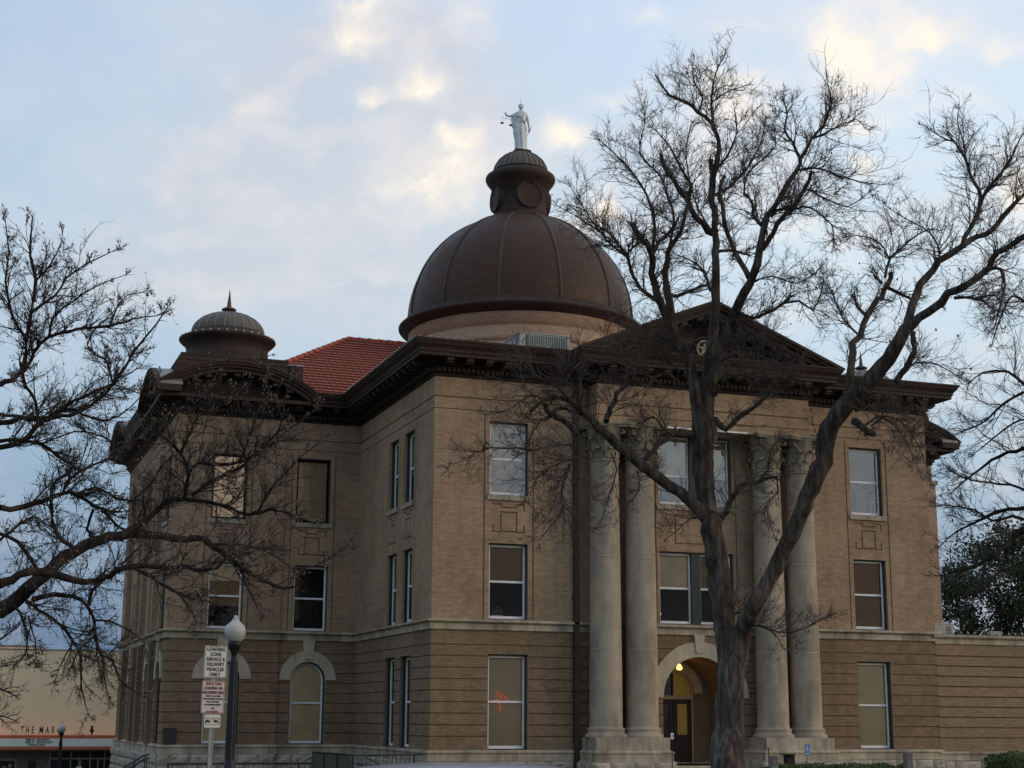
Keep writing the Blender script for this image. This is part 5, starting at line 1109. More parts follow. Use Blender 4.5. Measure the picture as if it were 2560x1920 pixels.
# ------------------------------------------------------------------ trees
rng = np.random.default_rng(11)
def unit(a): return a / np.maximum(np.linalg.norm(a, axis=-1, keepdims=True), 1e-9)
def tubes_mesh(P, Rr, sides):
    """P (N,K,3), Rr (N,K) -> verts, quads"""
    N, K, _ = P.shape
    T = np.empty_like(P); T[:, 1:-1] = P[:, 2:] - P[:, :-2]; T[:, 0] = P[:, 1] - P[:, 0]; T[:, -1] = P[:, -1] - P[:, -2]; T = unit(T)
    ref = np.where(np.abs(T[:, :1, 2:3]) > .9, np.array([1., 0, 0]), np.array([0, 0, 1.]))
    ref = np.broadcast_to(ref, T.shape)
    U = unit(np.cross(T, ref)); W = np.cross(T, U)
    a = np.arange(sides) * 2 * np.pi / sides
    V = P[:, :, None] + (U[:, :, None] * np.cos(a)[None, None, :, None] + W[:, :, None] * np.sin(a)[None, None, :, None]) * Rr[:, :, None, None]
    idx = np.arange(N * K * sides).reshape(N, K, sides); nx = np.roll(idx, -1, axis=2)
    Q = np.stack([idx[:, :-1], nx[:, :-1], nx[:, 1:], idx[:, 1:]], -1).reshape(-1, 4)
    return V.reshape(-1, 3), Q
def np_mesh(name, Vs, Qs, mat, parent=None, smooth=True, mats=None, mi=None):
    off = 0; v = []; q = []
    for a, b in zip(Vs, Qs): v.append(a); q.append(b + off); off += len(a)
    v = np.concatenate(v).astype(np.float32); q = np.concatenate(q).astype(np.int32); k = q.shape[1]
    me = bpy.data.meshes.new(name); me.vertices.add(len(v)); me.vertices.foreach_set('co', v.ravel())
    me.loops.add(q.size); me.loops.foreach_set('vertex_index', q.ravel())
    me.polygons.add(len(q)); me.polygons.foreach_set('loop_start', np.arange(0, q.size, k, dtype=np.int32)); me.polygons.foreach_set('loop_total', np.full(len(q), k, np.int32))
    me.polygons.foreach_set('use_smooth', np.full(len(q), smooth)); me.materials.append(mat); me.update(calc_edges=True)
    o = bpy.data.objects.new(name, me); COL.objects.link(o)
    if parent: o.parent = parent
    return o
def grow(P0, D, L, R0, K, wander, up, tip=.35):
    """random walks; returns P (N,K+1,3), R (N,K+1)"""
    N = len(P0); P = np.empty((N, K + 1, 3)); P[:, 0] = P0; d = unit(D); st = (L / K)[:, None]
    curl = rng.normal(0, wander * .6, (N, 3))
    for k in range(K):
        d = unit(d + rng.normal(0, wander, (N, 3)) + curl + np.array([0, 0, up])); P[:, k + 1] = P[:, k] + d * st * rng.uniform(.7, 1.3, (N, 1))
    t = np.linspace(0, 1, K + 1)[None]; return P, R0[:, None] * (1 - (1 - tip) * t)
def children(P, Rr, n, amin, amax, lenf, radf, t0=.15, rmin=.0035, planar=None):
    """n children per polyline"""
    N, K1, _ = P.shape; i = np.repeat(np.arange(N), n); t = rng.uniform(t0, .98, len(i)) * (K1 - 1); k = np.minimum(t.astype(int), K1 - 2); f = (t - k)[:, None]
    A, B = P[i, k], P[i, k + 1]; p = A * (1 - f) + B * f; T = unit(B - A)
    rnd = rng.normal(0, 1, (len(i), 3)); S_ = unit(rnd - T * (rnd * T).sum(1, keepdims=True))
    ang = rng.uniform(amin, amax, len(i))[:, None]; d = T * np.cos(ang) + S_ * np.sin(ang)
    seglen = np.linalg.norm(P[:, 1:] - P[:, :-1], axis=2).sum(1)[i]
    L = seglen * rng.uniform(*lenf, len(i)); r = np.maximum(Rr[i, k] * radf, rmin); return p, d, L, r
def catmull(pts, per):
    P = np.array(pts, float); P = np.vstack([2 * P[0] - P[1], P, 2 * P[-1] - P[-2]]); out = []
    for i in range(1, len(P) - 2):
        a, b, c, d = P[i - 1:i + 3]; L = np.linalg.norm(c[:3] - b[:3]); n = max(2, int(L / per))
        for t in np.arange(n) / n: out.append(.5 * ((2 * b) + (-a + c) * t + (2 * a - 5 * b + 4 * c - d) * t * t + (-a + 3 * b - 3 * c + d) * t ** 3))
    out.append(P[-2]); return np.array(out)
def bark(name, c1, c2, c3, sc):
    m, t, b = new_mat(name, .95, 0, .15)
    co = t.add('ShaderNodeTexCoord').outputs['Object']
    mp = t.add('ShaderNodeMapping'); mp.inputs['Scale'].default_value = (1, 1, .13); t.l.new(co, mp.inputs[0])
    f = t.noise(mp.outputs[0], sc, 8, .7, .15)
    c = t.ramp(f, [(.32, c1), (.5, c2), (.66, c3)])
    big = t.ramp(t.noise(co, .8, 4, .6), [(.35, .7), (.65, 1.25)]); c = t.mix(1, c, big, 'MULTIPLY')
    t.l.new(c, b.inputs['Base Color'])
    bp = t.add('ShaderNodeBump'); bp.inputs['Strength'].default_value = 1; bp.inputs['Distance'].default_value = .11
    t.l.new(f, bp.inputs['Height']); t.l.new(bp.outputs[0], b.inputs['Normal']); return m
M['bark'] = bark('grey_brown_bark', (.014, .012, .010), (.082, .066, .054), (.19, .165, .14), 9)
M['bark_dark'] = bark('dark_bark', (.014, .011, .009), (.042, .033, .027), (.09, .075, .06), 9)
M['twig'] = simple('twig_bark', (.088, .068, .054), .9, var=.35, scale=1.5)
M['twig_dark'] = simple('dark_twig_bark', (.034, .026, .021), .9, var=.35, scale=1.5)
M['bud'] = simple('pale_bud', (.17, .135, .095), .8, var=.4, scale=5)
M['seed'] = simple('dried_berry', (.03, .02, .018), .8)
def bare_tree(SK, label, group, ground, barkm, twigm, budm, dens=1., l1=(.5, 1.3), bud=0., budsize=.02, seeds=0., side2=5, droop=0.0, tw_r=.004, sway=.05, sprays=1.0, fl=1.6):
    root = empty('bare_tree', (SK[0][0][0], SK[0][0][1], ground)); tag(root, label, 'tree', group)
    base = Vector(root.location)
    Vs, Qs = [], []; limbs = []
    for li, L in enumerate(SK):
        L = [list(q) for q in L]
        if li == 0:
            f = L[0]; L = [[f[0], f[1], ground - .15, f[3] * fl], [f[0], f[1], ground + .25, f[3] * (1 + (fl - 1) * .4)]] + ([[f[0], f[1], (ground + .25 + f[2]) / 2 + .1, f[3] * 1.05]] if f[2] > ground + .9 else []) + (L if f[2] > ground + .5 else L[1:])
        c = catmull(L, .16 if li < 60 else .14); c = c[np.concatenate([[True], np.linalg.norm(np.diff(c[:, :3], axis=0), axis=1) > .01])]
        c[:, 3] = np.maximum(c[:, 3], tw_r * .8)
        n = len(c); jit = rng.normal(0, 1, (n, 3)) * np.minimum(.03, c[:, 3:4] * .35); jit[0] = 0; c[:, :3] += jit * np.where(c[:, 3:4] > .07, .45, 1.)
        r = c[:, 3] * rng.uniform(.93, 1.09, n)
        sides = 18 if L[0][3] > .12 else (9 if L[0][3] > .03 else 5)
        V, Q = tubes_mesh(c[None, :, :3], r[None], sides)
        if L[0][3] > .12:
            V = V.reshape(n, sides, 3); ph = np.sin(np.arange(sides) * 2 * np.pi * 5 / sides + li)[None] * .045 + rng.normal(0, .022, (n, sides)); V = c[:, None, :3] + (V - c[:, None, :3]) * (1 + ph[:, :, None]); V = V.reshape(-1, 3)
        Vs.append(V); Qs.append(Q); limbs.append((c[:, :3], r))
        # cap
    tr = np_mesh('trunk', Vs, Qs, barkm)
    # start points of twigs on the traced limbs
    P0, D0, L0, R0 = [], [], [], []
    for (c, r) in limbs:
        seg = np.linalg.norm(np.diff(c, axis=0), axis=1); tot = seg.sum(); cum = np.concatenate([[0], np.cumsum(seg)])
        rm = r.mean(); n = int(tot * dens * (6.0 if rm < .03 else 3.6 if rm < .07 else 1.7 if rm < .12 else .35)) + (2 if rm < .05 else 0)
        if n == 0: continue
        u = rng.uniform(.06 if rm < .05 else .25, .97, n) ** (1.2 if rm < .02 else 1.) * tot; k = np.clip(np.searchsorted(cum, u) - 1, 0, len(seg) - 1); f = ((u - cum[k]) / seg[k])[:, None]
        p = c[k] * (1 - f) + c[k + 1] * f; T = unit(c[k + 1] - c[k]); rr = r[k]
        rn = rng.normal(0, 1, (n, 3)) + np.array([0, 0, .25 - droop]); S_ = unit(rn - T * (rn * T).sum(1, keepdims=True)); a = rng.uniform(.35, 1.0, n)[:, None]
        P0.append(p); D0.append(T * np.cos(a) + S_ * np.sin(a)); L0.append(rng.uniform(*l1, n) * (.6 + .6 * rng.random(n)) * np.where(rr < .012, .62, 1.) * np.clip(.34 + (tot - u) / 1.1, 0, 1)); R0.append(np.clip(rr * .45, tw_r * 1.15, tw_r * 2.6))
        # a spray of twigs at every tip
        m_ = int(4 * sprays); P0.append(np.repeat(c[-1:], m_, 0)); D0.append(unit(np.repeat(unit(c[-1:] - c[-3:-2]), m_, 0) + rng.normal(0, .28, (m_, 3)))); L0.append(rng.uniform(*l1, m_)); R0.append(np.full(m_, tw_r * 1.3)); L0[-1] *= .34
    P0, D0, L0, R0 = map(np.concatenate, (P0, D0, L0, R0))
    up = .05 - droop * .1
    Vs, Qs, tips = [], [], []
    A, Ar = grow(P0, D0, L0, R0, 7, .10 + sway, up)
    V, Q = tubes_mesh(A, Ar, 4); Vs.append(V); Qs.append(Q)
    LA = np.linalg.norm(A[:, 1:] - A[:, :-1], axis=2).sum(1); ks = rng.random(len(A)) < np.clip(LA / (l1[1] * .55), .12, 1); A2, Ar2 = A[ks], Ar[ks]
    B, Br = grow(*children(A2, Ar2, 5, .3, .85, (.3, .7), .6, rmin=tw_r), 5, .10 + sway, up)
    V, Q = tubes_mesh(B, Br, 3); Vs.append(V); Qs.append(Q)
    Cc, Cr = grow(*children(B, Br, side2, .3, .8, (.3, .75), .75, rmin=tw_r * .75), 4, .10 + sway, up, tip=.5)
    V, Q = tubes_mesh(Cc, Cr, 3); Vs.append(V); Qs.append(Q)
    cr = np_mesh('crown', Vs, Qs, twigm)
    out = [tr, cr]
    if bud or seeds:
        T_ = np.concatenate([Cc[:, -1], Cc[:, 1], B[:, -1]]) if bud else Cc[:, -1]
        pick = rng.random(len(T_)) < (bud or seeds); T_ = T_[pick] + rng.normal(0, .006, (pick.sum(), 3)); N = len(T_); s = budsize * rng.uniform(.6, 1.3, (N, 1))
        o6 = np.array([[1, 0, 0], [0, 1, 0], [-1, 0, 0], [0, -1, 0], [0, 0, 1.5], [0, 0, -1.5]]); V = T_[:, None] + o6[None] * s[:, None]
        F = np.array([[0, 1, 4], [1, 2, 4], [2, 3, 4], [3, 0, 4], [1, 0, 5], [2, 1, 5], [3, 2, 5], [0, 3, 5]]); Q = (np.arange(N) * 6)[:, None, None] + F[None]
        out.append(np_mesh('bud_cluster' if bud else 'seed_pod', [V.reshape(-1, 3)], [Q.reshape(-1, 3)], budm, smooth=False))
        out[-1]['kind'] = 'stuff'
    for o in out:
        o.parent = root; o.matrix_parent_inverse = Matrix.Translation(-base)
    return root
TG = 'bare winter trees round the courthouse'
ct = bare_tree(SK_CENTER, 'large bare tree with forked trunk standing in front of the courthouse columns', TG, 0, M['bark'], M['twig'], M['seed'], dens=2.5, l1=(.34, .92), seeds=.006, budsize=.018, tw_r=.0042, fl=1.2)
bare_tree(SK_LEFT, 'dark bare tree reaching in from the left edge, its twigs full of pale buds', TG, 0, M['bark_dark'], M['twig_dark'], M['bud'], dens=3.0, l1=(.2, .54), bud=.14, budsize=.008, tw_r=.0029, sway=.01)
bare_tree(SK_RIGHT, 'bare tree reaching in from the right edge above the dark evergreen', TG, 0, M['bark_dark'], M['twig_dark'], M['seed'], dens=1.5, l1=(.4, 1.1), tw_r=.0042, seeds=.01)
bare_tree(SK_FAR, 'small bare tree at the left edge in front of the cream theatre wall', TG, gz(-14, 14), M['bark_dark'], M['twig_dark'], M['seed'], dens=1.0, l1=(.5, 1.1), tw_r=.006)

def leaf_mat(name, a, b_):
    m, t, b = new_mat(name, .6, 0, .3)
    co = t.add('ShaderNodeTexCoord').outputs['Object']; wn = t.noise(co, 2.3, 3, .8)
    t.l.new(t.ramp(wn, [(.3, a), (.7, b_)]), b.inputs['Base Color']); return m
M['oak_leaf'] = leaf_mat('evergreen_leaf', (.022, .032, .014), (.085, .10, .042)); M['hedge_leaf'] = leaf_mat('hedge_leaf', (.03, .05, .012), (.10, .14, .035))
def leaves(C, s, flat=.5):
    N = len(C); n = unit(rng.normal(0, 1, (N, 3)) + np.array([0, 0, flat])); a = unit(np.cross(n, rng.normal(0, 1, (N, 3)))); b = np.cross(n, a); s = (s * rng.uniform(.6, 1.4, N))[:, None]
    V = np.stack([C - a * s, C - b * s * .5, C + a * s, C + b * s * .5], 1); return V.reshape(-1, 3), np.arange(N * 4).reshape(-1, 4)
def evergreen(x, y, g, rad, zc, zr, label, n=150):
    root = empty('evergreen_tree', (x, y, g)); tag(root, label, 'tree', 'evergreen trees at the right')
    mb = MB(); mb.tube([(0, 0, -.3), (0, .1, 1.5), (.1, 0, 3.2)], [.5, .38, .3], M['bark_dark'], 12)
    tips = []
    for k in range(9):
        a = 2 * PI * k / 9 + random.random(); e = random.uniform(.3, 1); ex, ey, ez = rad * .7 * math.cos(a), rad * .7 * math.sin(a), zc - g + zr * (e - .4) * .9
        mb.tube([(.1, 0, 2.6 + random.random()), (ex * .4, ey * .4, 4 + ez * .2), (ex, ey, ez)], [.2, .12, .04], M['bark_dark'], 7)
    mb.build('trunk', root)
    cs = unit(rng.normal(0, 1, (n, 3))) * (rng.uniform(.45, 1, (n, 1)) ** .5) * np.array([rad, rad, zr]); cs[:, 2] = np.maximum(cs[:, 2], -zr * .6)
    C = (cs[:, None] + rng.normal(0, 1, (n, 420, 3)) * np.array([.62, .62, .42]) * rng.uniform(.6, 1.2, (n, 1, 1))).reshape(-1, 3) + np.array([0, 0, zc - g])
    V, Q = leaves(C, .10); np_mesh('crown', [V], [Q], M['oak_leaf'], root, False)
evergreen(44.0, 22.4, gz(44, 22), 8.3, 6.3, 6.7, 'dark evergreen tree rising behind the one storey extension', 330)
evergreen(53, 13.0, gz(53, 13), 6.0, 6.4, 5.0, 'dark evergreen tree at the far right behind the extension', 120)
def hedge(x0, x1, y0, y1, h, label):
    root = empty('hedge', ((x0 + x1) / 2, (y0 + y1) / 2, 0)); tag(root, label, 'hedge', 'clipped hedges before the building'); w, d = x1 - x0, y1 - y0
    n = int(w * d * 2600 + w * h * 4200)
    C = rng.uniform(-1, 1, (n, 3)); ax = rng.integers(0, 3, n); m_ = rng.random(n) < .85; C[np.arange(n)[m_], ax[m_]] = np.sign(C[np.arange(n)[m_], ax[m_]]) * rng.uniform(.86, 1.02, m_.sum())
    C = np.sign(C) * np.abs(C); bumps = .06 * np.sin(C[:, 0] * w * 3.1) * np.cos(C[:, 1] * 4); C = C * np.array([w / 2, d / 2, h / 2]) + np.array([0, 0, h / 2]); C[:, 2] += bumps * (C[:, 2] > h * .6); C[:, 2] = np.maximum(C[:, 2], .02)
    rr = np.abs(C[:, 0]) / (w / 2); C[:, 2] -= np.where(rr > .9, (rr - .9) * 1.6 * (C[:, 2] / h), 0)
    V, Q = leaves(C, .028, .8); o = np_mesh('foliage', [V], [Q], M['hedge_leaf'], root, False)
    mb = MB(); mb.box(-w / 2 + .07, w / 2 - .07, -d / 2 + .07, d / 2 - .07, 0, h - .1, M['oak_leaf']); mb.build('branches', root)
hedge(4.4, 8.3, -14.2, -13.2, .62, 'low clipped green hedge in front of the right column pedestal')
hedge(10.05, 14.5, -15.6, -14.6, .93, 'taller clipped hedge in the bottom right corner')

# ------------------------------------------------------------------ statue on the dome
def statue():
    mb = MB(); m_ = simple('grey_painted_metal', (.55, .57, .58), .45, .25, .12, 3)
    rings = [(0.0, .29, .22, .01), (.25, .27, .21, .01), (.6, .28, .2, -.01), (.95, .31, .21, -.04), (1.2, .30, .2, -.04), (1.4, .25, .175, -.02), (1.52, .235, .17, 0), (1.7, .26, .175, 0), (1.84, .27, .165, 0), (1.95, .235, .14, 0), (2.01, .13, .10, 0), (2.05, .07, .07, 0), (2.12, .065, .065, 0)]
    n = 48; rows = []
    for (z, a, b, ox) in rings:
        fold = .11 * max(0, min(1, (1.5 - z) / .5)); r = []
        for k in range(n):
            t = 2 * PI * k / n; f = 1 + fold * (math.sin(9 * t + z * .7) * .7 + math.sin(5 * t + 1.3) * .4)
            r.append((ox + a * f * math.cos(t), b * f * math.sin(t), z))
        rows.append(r)
    mb.grid(rows, m_, True); mb.face(list(reversed(rows[0])), m_); mb.face(rows[-1], m_)
    def blob(c, rx, ry, rz):
        P = []
        for j in range(11):
            a = -PI / 2 + PI * j / 10; P.append([(c[0] + rx * max(.02, math.cos(a)) * math.cos(2 * PI * k / 16), c[1] + ry * max(.02, math.cos(a)) * math.sin(2 * PI * k / 16), c[2] + rz * math.sin(a)) for k in range(16)])
        mb.grid(P, m_, True); mb.face(list(reversed(P[0])), m_); mb.face(P[-1], m_)
    blob((.01, -.01, 2.24), .105, .125, .15); blob((.01, .04, 2.30), .135, .13, .11); blob((0.01, .15, 2.25), .07, .07, .07)     # head, hair and bun
    blob((.01, -.135, 2.23), .018, .03, .03); blob((.01, -.12, 2.15), .05, .035, .03)                                            # nose, chin
    for a in (-1, 1): blob((.01 + a * .105, 0, 2.22), .02, .03, .035); blob((a * .085, -.14, 1.72), .075, .07, .075)             # ears, bust
    mb.tube([(-.18, 0, 1.90), (-.33, -.03, 1.80), (-.50, -.10, 1.72)], [.085, .072, .055], m_, 12); mb.tube([(-.50, -.10, 1.72), (-.62, -.15, 1.73), (-.70, -.17, 1.76)], [.055, .042, .032], m_, 12)
    for (dx, dz, l) in ((-.03, .10, 1), (-.01, .12, 1), (.015, .11, 1), (.035, .09, 1)): mb.tube([(-.71 + dx * .6, -.17, 1.76), (-.72 + dx, -.18, 1.76 + dz * .7), (-.70 + dx, -.19, 1.76 + dz)], [.017, .015, .011], m_, 6)
    mb.tube([(-.69, -.17, 1.75), (-.66, -.2, 1.79), (-.66, -.21, 1.83)], [.018, .016, .012], m_, 6)
    mb.tube([(.22, 0, 1.88), (.31, 0, 1.62), (.36, -.02, 1.38)], [.08, .068, .055], m_, 12); mb.tube([(.36, -.02, 1.38), (.385, -.05, 1.15), (.385, -.08, .99)], [.055, .043, .034], m_, 12)
    for k in range(4): mb.tube([(.37 + .012 * k, -.08, 1.0), (.385 + .014 * k, -.11, .95), (.37 + .014 * k, -.13, .90)], [.016, .015, .012], m_, 6)
    mb.tube([(.38, -.06, 1.0), (.355, -.09, .95), (.37, -.11, .92)], [.017, .015, .012], m_, 6)
    # sleeve drape under the raised arm, sash and neckline
    D_ = [[(-.17 - .30 * u + .06 * u * t, -.05 - .05 * u + .03 * math.sin(u * 9 + t * 2), 1.9 - .12 * u - t * (.95 - .35 * u)) for u in [k / 8 for k in range(9)]] for t in [k / 8 for k in range(9)]]
    B_ = [[(p[0], p[1] + .11, p[2]) for p in r] for r in D_]
    for k in range(8):
        for j in range(8):
            mb.face([D_[k][j], D_[k + 1][j], D_[k + 1][j + 1], D_[k][j + 1]], m_); mb.face([B_[k][j], B_[k][j + 1], B_[k + 1][j + 1], B_[k + 1][j]], m_)
    for A_, C_ in ((D_, B_),):
        ed = [A_[0], A_[-1], [r[0] for r in A_], [r[-1] for r in A_]]; eb = [C_[0], C_[-1], [r[0] for r in C_], [r[-1] for r in C_]]
        for a, b in zip(ed, eb):
            for k in range(8): mb.face([a[k], a[k + 1], b[k + 1], b[k]], m_)
    mb.tube([(-.08, -.15, 1.86), (.03, -.19, 1.66), (.16, -.17, 1.44), (.2, -.1, 1.36)], [.03, .035, .035, .03], m_, 8)
    mb.tube([(-.2, -.1, 1.42), (0, -.19, 1.44), (.19, -.1, 1.42)], .028, m_, 8)
    for a in (-.09, .1): mb.tube([(a, -.12, .03), (a * 1.2, -.3, .03)], [.06, .04], m_, 8)
    o = mb.build('statue'); md = o.modifiers.new('r', 'REMESH'); md.mode = 'VOXEL'; md.voxel_size = .013; md.use_smooth_shade = True
    dg = bpy.context.evaluated_depsgraph_get(); me = bpy.data.meshes.new_from_object(o.evaluated_get(dg)); o.modifiers.clear(); o.data = me
    mb = MB(); dk = simple('dark_bronze', (.05, .05, .055), .5, .4)
    mb.tube([(-.66, -.19, 1.74), (-.66, -.19, 1.55)], .006, dk, 5); mb.tube([(-.88, -.24, 1.60), (-.66, -.19, 1.56), (-.44, -.14, 1.52)], .009, dk, 5)
    for (x, y, zt, zp_) in ((-.86, -.235, 1.595, 1.31), (-.46, -.145, 1.525, 1.24)):
        for k in range(3): a = 2 * PI * k / 3; mb.tube([(x, y, zt), (x + .08 * math.cos(a), y + .08 * math.sin(a), zp_ + .03)], .003, dk, 4)
        mb.lathe([(.09, zp_ + .03), (.085, zp_ + .01), (.05, zp_ - .02), (0, zp_ - .03)], dk, (x, y), 16)
    s = mb.build('scales'); s.parent = o
    mb = MB(); mb.tube([(.50, -.12, 1.19), (.39, -.11, .97), (.27, -.10, .66)], [.012, .02, .006], dk, 6); mb.tube([(.35, -.11, 1.02), (.45, -.11, .98)], .011, dk, 6); s = mb.build('sword'); s.parent = o
    mb = MB(); mb.tube([(0, .03, 2.35), (0, .03, 2.68)], .006, dk, 5); s = mb.build('lightning_rod'); s.parent = o
    o.location = (DC[0], DC[1], 28.25); o.rotation_euler.z = R(-20); o.scale = (1.04, 1.04, 1.02)
    tag(o, 'pale grey robed statue with scales and sword standing on top of the large dome', 'statue')
statue()

# ------------------------------------------------------------------ rooftop machines
def ac(x0, x1, y0, y1, z0, z1, label, n):
    root = empty('air_conditioner', ((x0 + x1) / 2, (y0 + y1) / 2, z0)); tag(root, label, 'air conditioner'); w, d, h = x1 - x0, y1 - y0, z1 - z0
    g = simple('grey_green_cabinet', (.38, .39, .345), .6, .1, .1, 2); dk = simple('grey_fins', (.13, .135, .12), .6, .2, .2, 2)
    mb = MB(); mb.box(-w / 2, w / 2, -d / 2, d / 2, 0, h, g); mb.box(-w / 2 - .03, w / 2 + .03, -d / 2 - .03, d / 2 + .03, h, h + .04, g); mb.build('cabinet', root)
    mb = MB(); mb.box(-w / 2 + .22 * (w > 1), w / 2 - .1, -d / 2 - .015, -d / 2 - .003, .08, h - .06, dk)
    for k in range(n):
        x = -w / 2 + .24 * (w > 1) + (w - .36) * k / n; mb.box(x, x + .025, -d / 2 - .04, -d / 2 - .015, .08, h - .06, g)
    mb.build('grille', root)
ac(3.72, 5.62, 2.0, 3.6, 14.06, 15.10, 'large grey air conditioning unit with ribbed grille on the roof below the dome', 18)
ac(20.35, 21.2, 1.9, 2.8, 4.75, 5.26, 'grey green cooling unit on the extension roof beside the building corner', 16)
ac(23.6, 24.1, 2.9, 3.4, 4.75, 5.08, 'small low metal box further right on the extension roof', 4)

# ------------------------------------------------------------------ text
def text(s, size, mat, parent, loc, name='lettering', rot=(PI / 2, 0, 0), ext=.003, sx=1., bold=0., space=1.):
    cu = bpy.data.curves.new(name, 'FONT'); cu.body = s; cu.size = size; cu.align_x = 'CENTER'; cu.align_y = 'CENTER'; cu.extrude = ext; cu.offset = bold; cu.space_character = space; cu.resolution_u = 3
    t = bpy.data.objects.new(name, cu); COL.objects.link(t); dg = bpy.context.evaluated_depsgraph_get(); dg.update()
    me = bpy.data.meshes.new_from_object(t.evaluated_get(dg)); COL.objects.unlink(t); bpy.data.objects.remove(t)
    me.materials.clear(); me.materials.append(mat); o = bpy.data.objects.new(name, me); COL.objects.link(o); o.parent = parent; o.location = loc; o.rotation_euler = rot; o.scale = (sx, 1, 1); return o
ink = simple('black_lettering', (.02, .02, .022), .6, var=0); red = simple('red_lettering', (.30, .035, .035), .6, var=0)
def plate(w, h, mat, border=None, t=.003, r=.02):
    def rr(w, h, r):
        P = []
        for cx_, cz_, a0 in ((w / 2 - r, -h / 2 + r, -PI / 2), (w / 2 - r, h / 2 - r, 0), (-w / 2 + r, h / 2 - r, PI / 2), (-w / 2 + r, -h / 2 + r, PI)):
            P += [(cx_ + r * math.cos(a0 + PI / 2 * k / 4), cz_ + r * math.sin(a0 + PI / 2 * k / 4)) for k in range(5)]
        return P
    mb = MB(); mb.poly_prism(rr(w, h, r), 0, t, mat)
    b = None
    if border:
        b = MB(); A = rr(w - .012, h - .012, r * .8); B = rr(w - .026, h - .026, r * .6); A.append(A[0]); B.append(B[0]); b.strip(A, B, -.0022, -.0005, border, ends=False)
    return mb, b
def street_sign():
    root = empty('street_sign', (-10.745, -24.30, 0), R(8)); tag(root, 'three stacked white loading zone and tow away signs on one thin grey post', 'sign')
    gal = simple('galvanised_steel', (.30, .31, .32), .45, .5, .15, 8); wt = simple('white_sign_face', (.62, .61, .57), .6, 0, .06, 6); pk = simple('faded_white_sign_face', (.56, .51, .49), .6, 0, .06, 6)
    mb = MB(); mb.box(-.025, .025, .012, .03, 0, 2.72, gal); mb.box(-.032, -.02, .002, .03, 0, 2.72, gal); mb.box(.02, .032, .002, .03, 0, 2.72, gal); mb.build('post', root)
    def sg(w, h, z, x, face, bcol, rt):
        m1, b = plate(w, h, face, bcol); o = m1.build('sign_panel', root); o.location = (x, -.012, z); o.rotation_euler = (0, R(rt), 0)
        if b: q = b.build('border'); q.parent = o
        return o
    a = sg(.355, .475, 2.535, .01, wt, ink, .8)
    for k, s in enumerate(('LOADING', 'ZONE', 'SERVICE &', 'DELIVERY', 'VEHICLES', 'ONLY')): text(s, .074, ink, a, (0, -.0035, .185 - .0745 * k), sx=.80, bold=.0012, space=1.08)
    a['label'] = 'white sign reading LOADING ZONE SERVICE & DELIVERY VEHICLES ONLY'
    a = sg(.355, .475, 2.015, -.005, pk, red, .8); a['label'] = 'white sign with red border reading BUS & TAXI LOADING OR UNLOADING ONLY'
    for k, s in enumerate(('BUS & TAXI', 'LOADING OR', 'UNLOADING ONLY')): text(s, .058, red if k == 0 else simple('maroon_lettering', (.16, .03, .035), .6, var=0), a, (0, -.0035, .195 - .064 * k), sx=.78 if k < 2 else .66, bold=.0015)
    for k, s in enumerate(('ONLY AT ALL TIMES', 'UNAUTHORIZED VEHICLES', 'WILL BE TOWED', 'AT OWNERS EXPENSE')): text(s, .030, ink, a, (0, -.0035, .015 - .042 * k), sx=.85, bold=.0008)
    text('OR', .034, ink, a, (0, -.0035, -.165), bold=.0008); text('NO PARKING', .03, red, a, (0, -.0035, -.212), bold=.0008)
    a = sg(.25, .19, 1.665, .0, wt, None, 0); a['label'] = 'tow away pictogram sign'
    fr, b = plate(.235, .115, wt, ink); q = b.build('border'); q.parent = a; q.location = (0, 0, -.005)
    mb = MB()
    for (x0, s) in ((-.065, -1), (.06, 1)):
        mb.poly_prism([(x0 - .04, -.015), (x0 + .035, -.015), (x0 + .035, .0), (x0 + .015, .004), (x0 + .005, .022), (x0 - .02, .022), (x0 - .03, .004), (x0 - .04, .0)], -.0025, -.0005, ink)
        for dx in (-.022, .018): mb.poly_prism([(x0 + dx + .011 * math.cos(2 * PI * k / 10), -.018 + .011 * math.sin(2 * PI * k / 10)) for k in range(10)], -.003, -.0004, ink)
    mb.poly_prism([(-.03, .0), (.0, .03), (.025, .012), (.022, .007), (.0, .022), (-.027, -.004)], -.0026, -.0006, ink)
    q = mb.build('pictogram'); q.parent = a
street_sign()
